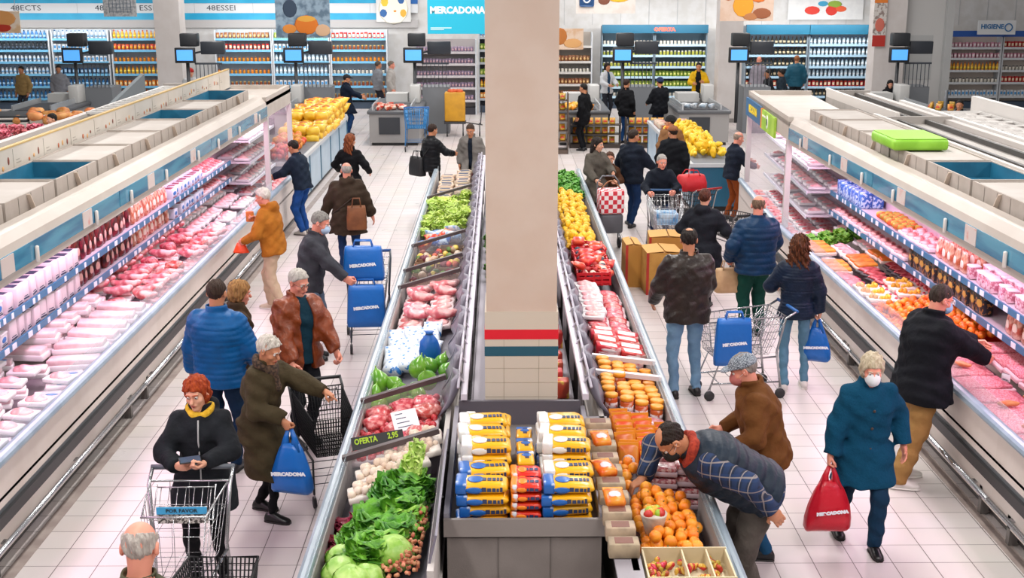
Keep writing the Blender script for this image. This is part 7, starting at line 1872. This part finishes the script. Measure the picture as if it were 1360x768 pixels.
# ---- bread stand and gondola right of the pillar
t = thing('bread_stand', 'dark stepped stand of brown packs beside the man in black coat', 'stand', (1.2, 31.2, 0))
b = MB(); b.box(-.3, .5, 0, .5, 0, .1)
for i, z in enumerate((.3, .55, .8, 1.05, 1.3)): b.box(-.28, .48, .02 + i * .05, .5, z, z + .02)
for x in (-.3, .48): b.box(x, x + .02, 0, .5, 0, 1.5)
b.build('rack', M('#5a4a40', .5), t)
Kbr = k_pouch(M('#a86a24', .4, col2='#d8a840', vs=7, rnd=.3), .15, .17, M('#b8341c', .4), None, 'bread_bag', .05)
for i, z in enumerate((.32, .57, .82, 1.07, 1.32)):
    for k in range(4): Kbr.put((1.2 - .18 + k * .18, 31.2 + .15 + i * .05, z), (-.3, 0, U_(-.3, .3)), 1, 'brown bread bag on the dark stand beside man in black coat', 'bread bags on the dark stand')
for mx_ in (2.45, 3.9):
    for k in range(6):
        for z in (.12, .36, .6): Kbr.put((mx_ - .5 + k * .19, 32.45, z), (-.2, 0, U_(-.3, .3)), 1, 'brown pack on the low rack before the middle checkout, %s' % ('left side' if mx_ < 3 else 'right side'), 'packs on low rack %s' % ('left' if mx_ < 3 else 'right'))
    t = thing('low_rack', 'dark low rack of brown packs before middle checkout, %s side' % ('left' if mx_ < 3 else 'right'), 'rack', (mx_, 32.4, 0))
    b = MB(); b.box(-.65, .65, -.12, .25, 0, .1)
    for z in (.34, .58): b.box(-.65, .65, -.12, .25, z, z + .02)
    for x in (-.66, .64): b.box(x, x + .02, -.12, .25, 0, .78)
    b.build('rack_body', M('#3a302a', .5), t)
# ---- far left bakery and flower tables
def table(label, x0, x1, y0, y1, h, col):
    t = thing('display_table', label, 'display table'); b = MB(); b.box(x0, x1, y0, y1, h - .06, h); b.build('table_top', M('#b8b2ac', .5), t)
    b = MB(); b.box(x0 + .05, x1 - .05, y0 + .05, y1 - .05, 0, h - .06); b.build('table_body', M(col, .5), t)
    b = MB(); b.box(x1 - .04, x1 + .02, y0, y1, h, h + .12); b.build('edge_rail', M('#8a8f92', .4), t)
table('grey display table of bread and striped cloth at far left', -13.6, -9.2, 28.5, 31.5, 1.05, '#4a5054')
table('dark table of pink flowers at the left picture edge', -11.6, -8.9, 23.6, 25.4, 1.3, '#2c3032')
b = MB(); b.add([(-9.2, 27.5, .1), (-9.2, 32.5, .1), (-9.2, 32.5, 1.9), (-9.2, 27.5, 1.05), (-9.1, 27.5, .1), (-9.1, 32.5, .1), (-9.1, 32.5, 1.9), (-9.1, 27.5, 1.05)], [(0, 1, 2, 3), (7, 6, 5, 4), (0, 4, 5, 1), (1, 5, 6, 2), (2, 6, 7, 3), (3, 7, 4, 0)]); t = thing('slanted_screen', 'slanted grey side screen of the far left bakery table', 'screen'); b.build('screen_panel', M('#6d7478', .5), t)
b = MB(); b.box(-9.18, -9.12, 27.6, 32.4, 0, .12); b.build('base_bar', DARK, t)
Kflo = leafy('flower_bunch', 'flowers', .2, .22, ('#b83a4a', '#e08a94'), 18, 31)
for i in range(14): Kflo.put((-11.3 + (i % 7) * .36, 24.0 + (i // 7) * .7, 1.3), (0, 0, U_(0, 6)), U_(.85, 1.15), 'bunch of pink flowers on the dark left table', 'pink flower bunches')
Kbun = K_blob('bread_loaf', 'bread', (.22, .12, .1), .012, M('#b5642a', .6, col2='#d89a5a', vs=6, rnd=.2), 5)
for i in range(20): Kbun.put((-13.3 + (i % 5) * .32 + (i // 10) * 2.3, 28.9 + (i // 5 % 2) * 1.0, 1.13 + (i % 2) * .08), (0, 0, U_(0, 6)), U_(.9, 1.3), 'golden brown loaf on the grey far left table', 'loaves on the far left table')
t = thing('folded_cloth', 'black and white striped folded cloth on the bakery table', 'cloth', (-11.6, 29.2, 1.05)); b = MB()
for k in range(4): b.rbox(-1.0, .8, -.5, .5, k * .05, k * .05 + .045, .015, k % 2)
b.build('folds', [M('#d0ccc8', .8), M('#33363a', .8)], t); b = MB(); b.rbox(.85, 1.6, -.45, .4, 0, .12, .02); b.build('flat_board', M('#c4bab0', .6), t)
# ---- right-hand stands
table('low stand of bottles and packs at the far right edge', 11.9, 14.6, 26.5, 30, .95, '#2a2c30')
for i in range(60):
    kd = ('yellow', 'red', 'wine', 'ojar')[i % 4]
    STK[kd].put((12.05 + (i % 12) * .21, 26.7 + (i // 12) * .3, .95), (0, 0, 0), 1.3, '%s on the low right edge stand' % {'yellow': 'yellow bottle', 'red': 'red carton', 'wine': 'dark bottle', 'ojar': 'orange jar'}[kd], '%s kind on the right edge stand' % kd)
t = thing('tiered_stand', 'round tiered stand of red and yellow packs beside right checkout', 'stand', (11.0, 31.0, 0))
b = MB(); b.lathe([(.5, 0), (.5, .06)], 16); b.tube([(0, 0, 0), (0, 0, 1.6)], .04, 8)
for z in (.4, .75, 1.1): b.lathe([(.5, z), (.52, z + .02), (.5, z + .03)], 16)
b.build('rack', M('#4a4e54', .4), t)
for z in (.43, .78, 1.13):
    for a in np.linspace(0, 2 * PI, 9)[:-1]: Kbr.put((11.0 + .38 * math.cos(a), 31 + .38 * math.sin(a), z), (-.2, 0, a + PI / 2), 1, 'brown and yellow pack on the round tiered stand', 'packs on the round stand')
